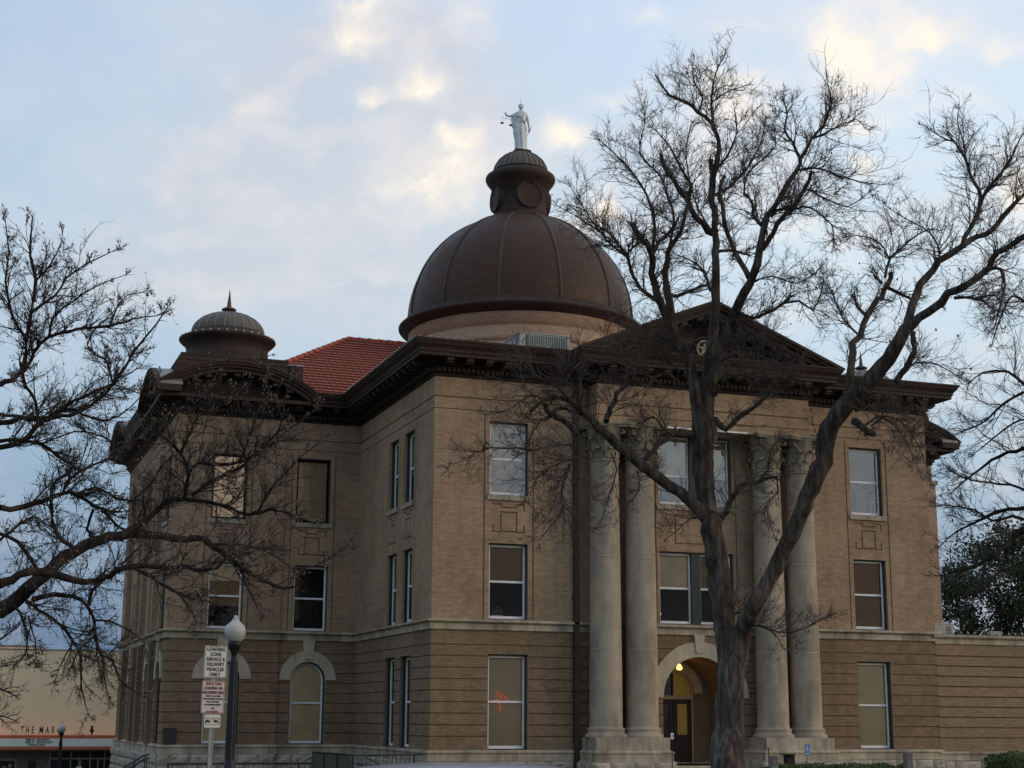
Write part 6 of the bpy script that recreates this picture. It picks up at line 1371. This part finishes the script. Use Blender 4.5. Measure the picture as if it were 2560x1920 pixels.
def lamp_post(x, y, g, ztop, label, s=1.):
    """ztop: height of the globe's tip above the world origin"""
    root = empty('street_lamp', (x, y, g)); tag(root, label, 'street lamp', 'acorn globe street lamps'); H = (ztop - g)
    bk = simple('black_cast_iron', (.014, .015, .018), .45, .3, .2, 6); gb = H - .62 * s
    mb = MB(); mb.lathe([(.2, 0), (.2, .25), (.17, .32), (.13, .4), (.12, .75), (.095, .82), (.08, .9)], bk, n=24)
    for k in range(12):
        pass
    n = 24; rows = []
    for z, r_ in ((.88, .105), (H * .5, .097), (gb - .42 * s, .084)):
        rows.append([((r_ * (1 - .08 * (k % 2))) * math.cos(2 * PI * k / n), (r_ * (1 - .08 * (k % 2))) * math.sin(2 * PI * k / n), z) for k in range(n)])
    mb.grid(rows, bk, True, False)
    mb.lathe([(.084, gb - .43 * s), (.085 * s, gb - .40 * s), (.07 * s, gb - .37 * s), (.06 * s, gb - .30 * s), (.062 * s, gb - .24 * s), (.085 * s, gb - .22 * s), (.075 * s, gb - .2 * s), (.10 * s, gb - .17 * s), (.14 * s, gb - .08 * s), (.145 * s, gb - .0), (.12 * s, gb + .02)], bk, n=24)
    mb.build('pole', root)
    m, t, b = new_mat('prismatic_globe', .25, 0, .6)
    b.inputs['Base Color'].default_value = (.46, .45, .42, 1); b.inputs['Subsurface Weight'].default_value = .3; b.inputs['Subsurface Radius'].default_value = (.1, .1, .1)
    co = t.add('ShaderNodeTexCoord').outputs['Object']; sx = t.add('ShaderNodeSeparateXYZ'); t.l.new(co, sx.inputs[0])
    w = t.math('SINE', t.math('MULTIPLY', t.math('ARCTAN2', sx.outputs[1], sx.outputs[0]), 48)); bp = t.add('ShaderNodeBump'); bp.inputs['Strength'].default_value = .35; bp.inputs['Distance'].default_value = .01
    t.l.new(w, bp.inputs['Height']); t.l.new(bp.outputs[0], b.inputs['Normal'])
    mb = MB(); mb.lathe([(.13 * s, gb + .015), (.17 * s, gb + .05 * s), (.205 * s, gb + .13 * s), (.218 * s, gb + .2 * s), (.212 * s, gb + .27 * s), (.19 * s, gb + .33 * s), (.15 * s, gb + .37 * s), (.10 * s, gb + .41 * s), (.065 * s, gb + .46 * s), (.045 * s, gb + .5 * s), (.04 * s, gb + .54 * s), (.0, gb + .56 * s)], m, n=32); mb.build('globe', root)
    mb = MB(); mb.lathe([(.02 * s, gb + .55 * s), (.03 * s, gb + .57 * s), (.008, gb + .62 * s), (.0, gb + .68 * s)], bk, n=10); mb.build('finial', root)
    return root
lamp_post(-8.94, -15.48, 0, 3.86, 'black lamp post with white acorn globe standing right beside the loading zone signs')
lamp_post(-8.77, 35.6, gz(0, 35.6), 1.42, 'distant black lamp post with acorn globe in front of the theatre marquee', .92)

# ------------------------------------------------------------------ theatre
def theatre():
    g = -3.3; root = empty('theatre', (-16, 42, g)); tag(root, 'cream walled theatre with long orange trimmed marquee in the far left', 'theatre')
    P = lambda x, y, z: (x + 16, y - 42, z - g)
    def bx(mb, x0, x1, y0, y1, z0, z1, m): mb.box(x0 + 16, x1 + 16, y0 - 42, y1 - 42, z0 - g, z1 - g, m)
    mb = MB(); bx(mb, -34, 2, 42, 66, 2 - 2.2, 5.22, M['ivory']); bx(mb, -34, -9.7, 42.02, 66, 5.22, 5.34, M['ivory']); bx(mb, -34, 2, 42.01, 66, g - .5, -.2, M['ivory']); mb.build('wall', root)
    mb = MB(); bx(mb, -34.05, 2.05, 41.96, 66, 5.34 - .12, 5.26, simple('coping', (.28, .2, .12), .8)); mb.build('coping', root)
    org = simple('orange_red_trim', (.75, .22, .11), .5, 0, .12, .8); cream = simple('marquee_panel', (.80, .86, .72), .5, 0, .1, .5)
    mb = MB(); bx(mb, -34, -4, 40.6, 42, -.10, .66, org)
    for z in (.52, .60): bx(mb, -34, -4, 40.57, 40.6, z, z + .03, org)
    for z in (-.07, .0): bx(mb, -34, -4, 40.57, 40.6, z, z + .025, org)
    mq = mb.build('marquee', root, 'long marquee with orange bands top and bottom')
    mb = MB(); bx(mb, -34, -4, 40.56, 40.59, .06, .47, cream); bd = mb.build('sign_board'); bd.parent = mq
    k = (40.56 + 48) / 90
    X = lambda x: -14.53 + (x + 14.53) * k + 16; Zt = lambda z: 1.75 + (z - 1.75) * k - g
    for i, (s, x) in enumerate((('MAR 12   DOCTOR P', -9.55), ('MAR 13   TRAVIS SCOTT', -9.46), ('YOUNG THUG', -9.6))): text(s, .15, ink, mq, (X(x), 40.55 - 42, Zt(.385 - .135 * i)), sx=.87, bold=.004, ext=.004)
    let = simple('dark_brown_letters', (.06, .035, .02), .6)
    for s, x in (('T', -10.38), ('H', -10.10), ('E', -9.83), ('M', -9.38), ('A', -9.06), ('R', -8.76), ('C', -8.46)):
        text(s, .52, let, mq, (X(x), 40.9 - 42, Zt(.89)), sx=.46 if s != 'M' else .55, bold=.012, ext=.04, name='letter')
    mb = MB(); mb.lathe([(.10, .66 - g), (.03, .70 - g), (.05, .76 - g), (.10, .86 - g), (.11, .93 - g), (.06, 1.0 - g), (.05, 1.03 - g), (.085, 1.1 - g), (.05, 1.14 - g), (0, 1.16 - g)], M['cornice_dark'], (X(-6.67), 41.1 - 42), 14); q = mb.build('ornament'); q.parent = mq
    # shop front under the marquee
    dk = simple('shopfront_glass', (.02, .022, .025), .12, 0, .1); gw = simple('grey_base_wall', (.16, .14, .12), .8); fr = simple('aluminium_frame', (.30, .26, .2), .5, .3)
    mb = MB(); bx(mb, -34, -8.85, 41.93, 42, g, -.2, gw); mb.build('base_wall', root)
    mb = MB(); bx(mb, -8.85, -4, 41.95, 42, g, -.2, dk); mb.build('shop_window', root)
    mb = MB()
    for x in (-8.85, -7.75, -6.72, -5.95, -5.1): bx(mb, x - .04, x + .04, 41.9, 41.95, g, -.2, fr)
    for x in (-8.35, -7.25, -6.3): bx(mb, x - .05, x + .05, 41.9, 41.95, g, -.62, fr)
    bx(mb, -8.85, -4, 41.89, 41.95, -.66, -.56, fr); mb.build('window_frame', root)
    mb = MB(); bx(mb, -9.98, -9.58, 41.88, 41.93, g, -.72, M['wood']); mb.build('door', root)
    mb = MB(); bx(mb, -11.62, -10.55, 41.88, 41.93, -2.2, -.62, simple('poster_frame', (.28, .25, .2), .5)); ps = mb.build('poster_case', root)
    mb = MB(); bx(mb, -11.5, -10.68, 41.86, 41.88, -2.1, -.72, dk)
    for (x, z, r_) in ((-11.2, -1.1, .12), (-10.9, -.98, .1), (-11.05, -1.5, .16)): mb.poly_prism([(x + 16 + r_ * math.cos(2 * PI * k / 12), z - g + r_ * math.sin(2 * PI * k / 12)) for k in range(12)], 41.855 - 42, 41.86 - 42, fr)
    q = mb.build('poster'); q.parent = ps
theatre()
root = empty('brick_building', (-13, 64, -3.3)); tag(root, 'reddish brick upper storey showing just above the theatre roof', 'building')
mb = MB(); mb.box(-2.5, 4.1, 0, 8, 0, 9.45, simple('red_brick_far', (.22, .09, .06), .9)); mb.build('wall', root)
mb = MB(); mb.box(-2.6, 4.2, -.1, 8.1, 9.45, 9.65, simple('parapet_cap', (.16, .10, .08), .9)); mb.build('parapet', root)
sr = empty('street_sign', (-8.02, 33, gz(0, 33))); tag(sr, 'small pale sign on a post in front of the theatre doors', 'sign')
mb = MB(); mb.box(-.02, .02, 0, .04, 0, 2.75, M['grey_metal']); mb.build('post', sr)
mb = MB(); mb.box(-.13, .13, -.02, -.002, 1.72, 2.28, M['white']); mb.build('sign_panel', sr)

# ------------------------------------------------------------------ railings and small things on the lawn
def railing(x0, x1, y, top, label, z0=0, step=.112, slope=0):
    root = empty('railing', (x0, y, z0)); tag(root, label, 'railing', 'black metal railings along the building'); L = x1 - x0
    mb = MB(); mb.tube([(0, 0, top), (L, 0, top + slope)], .022, M['black'], 6); mb.tube([(0, 0, .1), (L, 0, .1 + slope)], .016, M['black'], 6); mb.build('rail', root)
    mb = MB(); n = int(L / step)
    for k in range(1, n): x = L * k / n; mb.tube([(x, 0, .1), (x, 0, top + slope * k / n)], .0085, M['black'], 4, cap=False)
    mb.build('balusters', root)['kind'] = 'stuff'
    for k in range(int(L / 1.6) + 1):
        x = min(L, k * 1.6); mb = MB(); mb.tube([(x, 0, -.2), (x, 0, top + slope * x / L + .02)], .026, M['black'], 6); mb.build('post', root)
railing(-9.31, -5.84, -9, .60, 'long low black railing with thin balusters left of the solid panels')
railing(-4.72, -2.9, -9, .78, 'short black railing right of the solid panels', slope=.02)
root = empty('screen_panel', (-5.76, -9, 0)); tag(root, 'dark green slatted screen of three panels between the two railings', 'screen')
gm = simple('dark_green_mesh', (.022, .034, .032), .7, 0, .15, 8)
for k, (a, b, za, zb) in enumerate(((0, .31, .85, .83), (.31, .65, .83, .81), (.65, 1.0, .81, .79))):
    mb = MB(); mb.poly_prism([(a, 0), (b, 0), (b, zb), (a, za)], 0, .03, gm); mb.build('panel', root)
    mb = MB(); mb.tube([(a, -.01, -.1), (a, -.01, za + .02)], .018, M['black'], 6); mb.build('post', root)
mb = MB(); mb.tube([(0, -.01, .87), (1.0, -.01, .80)], .02, M['black'], 6); mb.build('rail', root)
root = empty('handrail', (-8.9, 3.66, 0)); tag(root, 'sloping black stair handrail at the left corner of the building', 'handrail')
for dy, dz in ((0, 0), (.5, -.02)):
    mb = MB()
    for dzz in (0, -.14): mb.tube([(-.3, dy, -.05 + dz + dzz), (.58, dy, .52 + dz + dzz), (.7, dy, .52 + dz + dzz)], .02, M['black'], 6)
    for x in (-.2, .25, .6): mb.tube([(x, dy, -1.0), (x, dy, min(.52, .14 + x * .65) + dz)], .02, M['black'], 6)
    mb.build('rail', root)
root = empty('litter_bin', (7.78, -8.95, 0)); tag(root, 'black slatted litter bin with flared rim before the right pedestal', 'litter bin')
mb = MB(); mb.lathe([(.115, .05), (.135, .3), (.14, .68), (.12, .69)], M['black'], n=24)
for k in range(20): a = 2 * PI * k / 20; mb.box(.145 * math.cos(a) - .008, .145 * math.cos(a) + .008, .145 * math.sin(a) - .008, .145 * math.sin(a) + .008, .05, .7, M['black'])
mb.build('basket', root); mb = MB(); mb.lathe([(.14, .68), (.165, .73), (.19, .76), (.185, .78), (.15, .75)], M['black'], n=24); mb.build('rim', root)
mb = MB(); mb.lathe([(.13, 0), (.13, .05), (0, .05)], M['black'], n=16); mb.build('foot', root)
blue = simple('blue_sign', (.015, .11, .42), .5, 0, .05)
def acc_sign():
    root = empty('parking_sign', (6.72, -11.75, 0), R(12)); tag(root, 'small blue accessible parking sign with white wheelchair symbol on a post', 'sign')
    mb = MB(); mb.tube([(0, .02, 0), (0, .02, 1.08)], .02, M['grey_metal'], 8); mb.build('post', root)
    mb = MB(); mb.box(-.085, .085, -.008, -.001, .83, 1.10, blue); p = mb.build('sign_panel', root)
    mb = MB(); mb.poly_prism([(-.02 + .013 * math.cos(2 * PI * k / 10), 1.055 + .013 * math.sin(2 * PI * k / 10)) for k in range(10)], -.011, -.009, M['white'])
    mb.strip([(-.02, 1.035), (-.012, .985), (.025, .985), (.045, .94), (.055, .945)], [(-.028, 1.035), (-.022, .973), (.017, .973), (.037, .932), (.05, .93)], -.011, -.009, M['white'])
    mb.strip([(-.018, 1.012), (.015, 1.012)], [(-.018, 1.004), (.015, 1.004)], -.011, -.009, M['white'])
    A = [(-.003 + .038 * math.cos(a), .955 + .038 * math.sin(a)) for a in [R(120 + 20 * k) for k in range(12)]]; B = [(-.003 + .03 * math.cos(a), .955 + .03 * math.sin(a)) for a in [R(120 + 20 * k) for k in range(12)]]
    mb.strip(A, B, -.011, -.009, M['white']); mb.box(-.06, .06, -.0105, -.009, .855, .868, M['white']); q = mb.build('wheelchair_symbol'); q.parent = p
acc_sign()
root = empty('notice_sign', (7.70, -1.62, 0)); tag(root, 'small white notice on a black stem at the right edge of the left pedestal', 'sign')
mb = MB(); mb.tube([(0, .02, 0), (0, .02, 1.1)], .015, M['black'], 6); mb.build('post', root)
mb = MB(); mb.box(-.05, .05, -.004, .004, 1.08, 1.27, M['white']); p_ = mb.build('sign_panel', root)
mb = MB(); mb.box(-.015, .015, -.007, -.004, 1.13, 1.23, M['black']); q_ = mb.build('mark'); q_.parent = p_
def wpost(x, y, w, h, label):
    mb = MB(); mb.box(-w / 2, w / 2, -w / 2, w / 2, -.2, h - .03, simple('weathered_timber', (.15, .13, .12), .9, 0, .3, 9, .4)); mb.poly_prism([(-w / 2, h - .03), (w / 2, h - .03), (w / 2 - .02, h), (-w / 2 + .02, h)], -w / 2 + .01, w / 2 - .01, M['groove'])
    for z in (.3, .62): mb.box(-w / 2 - .004, w / 2 + .004, -w / 2 - .004, w / 2 + .004, z, z + .02, M['grey_metal'])
    o = mb.build('timber_post'); o.location = (x, y, 0); tag(o, label, 'post', 'weathered timber posts along the lawn edge')
wpost(6.65, -16.4, .16, 1.0, 'thick weathered timber post standing right of the low hedge')
wpost(4.02, -14.8, .15, .89, 'shorter timber post standing left of the litter bin')
mb = MB(); mb.tube([(0, 0, 0), (0, 0, 1.03)], .011, M['black'], 6); mb.lathe([(0, 1.02), (.025, 1.04), (.025, 1.06), (0, 1.085)], M['black'], n=10); o = mb.build('stake'); o.location = (4.0, -14.6, 0); tag(o, 'thin black stake with a knob beside the shorter timber post', 'stake')

# ------------------------------------------------------------------ parked car in the near street
def car():
    root = empty('parked_car', (-11.38, -38.35, .009)); tag(root, 'pale blue grey parked car, only its roof showing at the bottom edge', 'car')
    m, t, b = new_mat('car_paint', .3, .3, .5); b.inputs['Base Color'].default_value = (.30, .32, .36, 1); b.inputs['Coat Weight'].default_value = .5
    gl = simple('car_glass', (.01, .012, .014), .05, 0, 0); tyre = simple('tyre_rubber', (.015, .015, .015), .9); rimm = simple('alloy', (.35, .35, .36), .3, .8)
    st = [(-2.2, .35, .55, .70), (-2.15, .25, .80, .80), (-1.5, .22, .90, .86), (-.9, .22, .95, .88), (0, .22, .97, .89), (.8, .22, .97, .88), (1.5, .22, 1.0, .86), (2.05, .25, .92, .80), (2.2, .4, .6, .68)]
    mb = MB(); rows = [[(x, -w * .93, z0), (x, -w, (z0 + z1) / 2), (x, -w * .96, z1 - .08), (x, -w * .82, z1), (x, 0, z1 + .03), (x, w * .82, z1), (x, w * .96, z1 - .08), (x, w, (z0 + z1) / 2), (x, w * .93, z0)] for x, z0, z1, w in st]
    mb.grid(rows, m); mb.face(list(reversed(rows[0])), m); mb.face(rows[-1], m); mb.build('body', root)
    rf = [(-.68, 1.405, .50), (-.5, 1.432, .53), (-.2, 1.447, .55), (.2, 1.45, .55), (.5, 1.436, .54), (.78, 1.39, .50)]
    mb = MB(); rows = [[(x, -w, z - .03), (x, -w * .85, z - .008), (x, -w * .4, z + .004), (x, w * .4, z + .004), (x, w * .85, z - .008), (x, w, z - .03)] for x, z, w in rf]; mb.grid(rows, m)
    for s in (-1, 1):
        for (xa, xb) in ((-1.25, -.68), (1.4, .78)): mb.tube([(xa, s * .74, .95), (xb, s * .5, 1.38)], .035, m, 6)
        mb.tube([(.05, s * .82, .95), (.05, s * .54, 1.41)], .03, m, 6)
        mb.tube([(-.68, s * .51, 1.375), (.0, s * .555, 1.42), (.78, s * .51, 1.36)], .025, m, 6)
    mb.build('roof', root)
    mb = MB()
    for s in (-1, 1): mb.face([(-1.2, s * .75, .95), (1.35, s * .75, .97), (.76, s * .5, 1.37), (-.67, s * .5, 1.385)], gl)
    mb.face([(-1.3, -.72, .94), (-1.3, .72, .94), (-.68, .49, 1.39), (-.68, -.49, 1.39)], gl); mb.face([(1.5, -.74, .98), (1.5, .74, .98), (.79, .49, 1.37), (.79, -.49, 1.37)], gl); mb.build('window', root)
    for x in (-1.35, 1.35):
        for s in (-1, 1):
            w = MB(); w.xf = Matrix.Translation((x, s * .78, .32)) @ Matrix.Rotation(PI / 2, 4, 'X'); w.lathe([(.2, -.1), (.3, -.1), (.32, -.07), (.32, .07), (.3, .1), (.2, .1)], tyre, n=28); o = w.build('tyre', root)
            w = MB(); w.xf = Matrix.Translation((x, s * .78, .32)) @ Matrix.Rotation(PI / 2, 4, 'X'); w.lathe([(.2, -.09), (.19, -.05), (.0, -.06)], rimm, n=20); w.lathe([(0, .06), (.19, .05), (.2, .09)], rimm, n=20); q = w.build('rim'); q.parent = o
    for x, mt in ((-2.17, 'tail'), (2.17, 'head')):
        for s in (-1, 1):
            w = MB(); w.box(x - .04, x + .04, s * .58 - .12, s * .58 + .12, .6, .72, M['white'] if mt == 'head' else red); w.build(mt + 'light', root)
    w = MB(); w.tube([(-.5, .2, 1.44), (-.62, .2, 1.5)], .006, M['black'], 5); w.build('aerial', root)
car()

# ------------------------------------------------------------------ sky, light, camera
SUN_AZ, SUN_EL = R(122), R(13)      # clockwise from +Y
def world():
    W = bpy.data.worlds.new('World'); S.world = W; W.use_nodes = True; t = NT(W.node_tree); t.n.clear()
    out = t.add('ShaderNodeOutputWorld')
    sky = t.add('ShaderNodeTexSky', sky_type='NISHITA'); sky.sun_disc = False; sky.sun_elevation = SUN_EL * .45; sky.sun_rotation = SUN_AZ; sky.air_density = 1.4; sky.dust_density = 2.2; sky.altitude = 200
    bg1 = t.add('ShaderNodeBackground'); t.l.new(sky.outputs[0], bg1.inputs[0]); bg1.inputs[1].default_value = NISH
    d = t.vec('NORMALIZE', t.add('ShaderNodeTexCoord').outputs['Generated'])
    sx = t.add('ShaderNodeSeparateXYZ'); t.l.new(d, sx.inputs[0])
    az = t.math('ARCTAN2', sx.outputs[0], sx.outputs[1]); el = t.math('ARCSINE', sx.outputs[2])
    cb = t.add('ShaderNodeCombineXYZ'); t.l.new(az, cb.inputs[0]); t.l.new(el, cb.inputs[1]); V = cb.outputs[0]
    # base gradient
    base = t.ramp(t.mapr(el, 0, .6), [(0, (.06, .13, .24)), (.12, (.13, .235, .385)), (.24, (.28, .41, .56)), (.36, (.42, .56, .70)), (.5, (.50, .64, .77)), (.8, (.49, .61, .80)), (1, (.46, .57, .78))])
    azb = t.ramp(t.mapr(az, -.1, .75), [(0, (.86, .87, .90)), (.4, (1.0, 1.0, 1.0)), (.8, (1.24, 1.18, 1.12)), (1, (1.3, 1.22, 1.12))])
    base = t.mix(1, base, azb, 'MULTIPLY')
    hz = t.mapr(el, .16, .02); rt = t.mapr(az, .3, .6)
    base = t.mix(t.math('MULTIPLY', hz, t.math('MULTIPLY', rt, .7)), base, (.42, .45, .52))
    # cloud layer: noise in direction space, stretched with height
    wv = t.vec('SCALE', t.vec('SUBTRACT', t.noise(V, 16, 4, .6, out=1), (.5, .5, .5)), .045)
    w2 = t.vec('SCALE', t.vec('SUBTRACT', t.noise(V, 60, 3, .6, out=1), (.5, .5, .5)), .009)
    Vw = t.vec('ADD', t.vec('ADD', V, wv), w2)
    st = t.vec('MULTIPLY', Vw, (1, 1.7, 1))
    n1 = t.noise(st, 7.5, 6, .58); n2 = t.noise(st, 30, 5, .55)
    veil = t.mapr(n1, .42, .68)
    hsum = None
    for (hv, a, b) in HAZE:
        q = t.vec('MULTIPLY', t.vec('SUBTRACT', Vw, (math.atan2(hv[0], hv[1]), math.asin(hv[2]), 0)), (1 / a, 1 / b, 0))
        g = t.math('POWER', 2.718, t.math('MULTIPLY', t.math('POWER', t.vec('LENGTH', q), 2), -1.)); hsum = g if hsum is None else t.math('ADD', hsum, g)
    hz2 = t.math('MULTIPLY', t.math('MINIMUM', hsum, 1), t.mapr(n1, .3, .6, .55, 1.))
    col = t.mix(t.math('MULTIPLY', hz2, .62), base, (.60, .60, .635))
    col = t.mix(t.math('MULTIPLY', veil, .35), col, (.64, .66, .71))
    pf = t.math('MULTIPLY', t.math('MINIMUM', t.math('ADD', hsum, t.mapr(az, .35, .6, 0, .8)), 1), t.mapr(t.noise(st, 20, 4, .5), .44, .68))
    col = t.mix(t.math('MULTIPLY', pf, .34), col, (.90, .80, .75))
    bs = None
    for (c, a, b, k) in BLOBS:
        q = t.vec('MULTIPLY', t.vec('SUBTRACT', Vw, (math.atan2(c[0], c[1]), math.asin(c[2]), 0)), (1 / (a * 1.15), 1 / (b * 1.25), 0))
        g = t.math('MULTIPLY', t.math('POWER', 2.718, t.math('MULTIPLY', t.math('POWER', t.vec('LENGTH', q), 2), -1.)), k); bs = g if bs is None else t.math('ADD', bs, g)
    m_ = t.math('MULTIPLY', bs, t.mapr(n2, .36, .64, .45, 1.2)); m_ = t.math('MINIMUM', m_, 1)
    # further bright flecks, also outside the frame
    azr = t.mapr(az, .25, .7); fl = t.math('MULTIPLY', t.mapr(t.noise(st, 13, 6, .62), .56, .74), t.math('MULTIPLY', azr, t.mapr(el, .12, .3)))
    m_ = t.math('MINIMUM', t.math('ADD', m_, t.math('MULTIPLY', fl, .55)), 1)
    sg = t.math('POWER', 2.718, t.math('MULTIPLY', t.math('SUBTRACT', 1, t.vec('DOT_PRODUCT', d, (.155, -.965, .21))), -130.))  # warm glow patch added to the sky for the wing windows to reflect
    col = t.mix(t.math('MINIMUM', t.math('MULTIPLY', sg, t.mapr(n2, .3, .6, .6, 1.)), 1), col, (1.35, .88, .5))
    col = t.mix(m_, col, (1.0, .90, .785))
    bg2 = t.add('ShaderNodeBackground'); t.l.new(col, bg2.inputs[0]); bg2.inputs[1].default_value = SKYK
    ad = t.add('ShaderNodeAddShader'); t.l.new(bg1.outputs[0], ad.inputs[0]); t.l.new(bg2.outputs[0], ad.inputs[1]); t.l.new(ad.outputs[0], out.inputs[0])
    W.cycles.sampling_method = 'MANUAL'; W.cycles.sample_map_resolution = 512
NISH = .014; SKYK = 1.0
HAZE = [((0.214, 0.9085, 0.359), .10, .07), ((0.1902, 0.9294, 0.3164), .12, .06), ((0.2631, 0.9153, 0.305), .07, .07), ((0.2231, 0.8891, 0.3997), .07, .05), ((0.1024, 0.9545, 0.2802), .05, .03)]
BLOBS = [((0.2113, 0.8856, 0.4136), 0.0119, 0.0084, 1), ((0.2544, 0.8861, 0.3875), 0.0143, 0.0078, 1), ((0.2254, 0.8964, 0.3816), 0.009, 0.0042, 0.7), ((0.2818, 0.8886, 0.362), 0.0134, 0.0066, 1.1), ((0.2891, 0.8914, 0.3489), 0.0119, 0.0084, 0.9), ((0.2716, 0.9039, 0.3305), 0.0298, 0.0149, 0.9), ((0.3441, 0.8652, 0.3648), 0.0107, 0.009, 1), ((0.3233, 0.8811, 0.3451), 0.0119, 0.009, 0.5), ((0.4917, 0.7703, 0.4061), 0.0185, 0.0113, 1.2), ((0.5058, 0.7706, 0.3878), 0.0209, 0.0095, 1.1), ((0.5328, 0.7448, 0.4018), 0.0224, 0.0107, 1), ((0.5008, 0.7547, 0.4238), 0.0448, 0.0134, 0.5), ((0.4442, 0.8126, 0.3773), 0.0179, 0.0134, 0.7), ((0.435, 0.8099, 0.3935), 0.0239, 0.0075, 0.5), ((0.4226, 0.8354, 0.3516), 0.0179, 0.0179, 0.4), ((0.3759, 0.8687, 0.3226), 0.009, 0.0075, 0.8), ((0.3651, 0.8778, 0.3101), 0.0179, 0.009, 0.6), ((0.5184, 0.7833, 0.343), 0.009, 0.0048, 0.6), ((0.5922, 0.742, 0.3143), 0.0149, 0.0179, 0.9), ((0.5701, 0.718, 0.3993), 0.0119, 0.006, 0.7), ((0.2182, 0.8738, 0.4345), 0.0179, 0.0075, 0.8), ((0.2773, 0.8585, 0.4313), 0.0179, 0.0119, 0.4), ((0.4799, 0.8215, 0.3078), 0.0179, 0.0048, 0.5), ((0.5098, 0.7785, 0.366), 0.0239, 0.006, 0.5), ((0.4638, 0.8208, 0.3334), 0.0179, 0.0119, 0.5), ((0.4036, 0.8432, 0.355), 0.009, 0.0075, 0.5), ((0.158, 0.913, 0.3761), 0.009, 0.0036, 0.5), ((0.1468, 0.9543, 0.2604), 0.0179, 0.009, 0.25), ((0.4918, 0.8345, 0.2484), 0.0179, 0.0042, 0.4), ((0.5585, 0.7412, 0.3724), 0.0179, 0.009, 0.3), ((0.3828, 0.8167, 0.4318), 0.0149, 0.006, 0.35), ((0.375, 0.8432, 0.3853), 0.0179, 0.0054, 0.4)]
world()
su = bpy.data.lights.new('sun', 'SUN'); su.energy = .78; su.angle = R(22); su.color = (1, .74, .48); so = bpy.data.objects.new('sun', su); COL.objects.link(so)
sd = Vector((math.sin(SUN_AZ) * math.cos(SUN_EL), math.cos(SUN_AZ) * math.cos(SUN_EL), math.sin(SUN_EL))); so.rotation_euler = sd.to_track_quat('Z', 'Y').to_euler(); so.location = (40, -40, 40)

cd = bpy.data.cameras.new('camera'); co = bpy.data.objects.new('camera', cd); COL.objects.link(co); S.camera = co
cd.sensor_width = 36; cd.sensor_fit = 'HORIZONTAL'; cd.lens = 3859.167 / 2560 * 36; cd.clip_end = 3000; cd.clip_start = .1
rv, uv_, fv = Vector((0.94066974, -0.33927641, 0.0056531)), Vector((-0.07673731, -0.19647269, 0.97750185)), Vector((0.33053264, 0.91994022, 0.21085107))
mw = Matrix.Identity(4)
for i in range(3): mw[i][0] = rv[i]; mw[i][1] = uv_[i]; mw[i][2] = -fv[i]
mw[0][3], mw[1][3], mw[2][3] = -14.5346, -48.0, 1.75
co.matrix_world = mw
S.view_settings.view_transform = 'Standard'; S.view_settings.look = 'None'; S.view_settings.exposure = .07; S.view_settings.gamma = 1
S.render.engine = 'CYCLES'; S.cycles.max_bounces = 6; S.cycles.transparent_max_bounces = 12
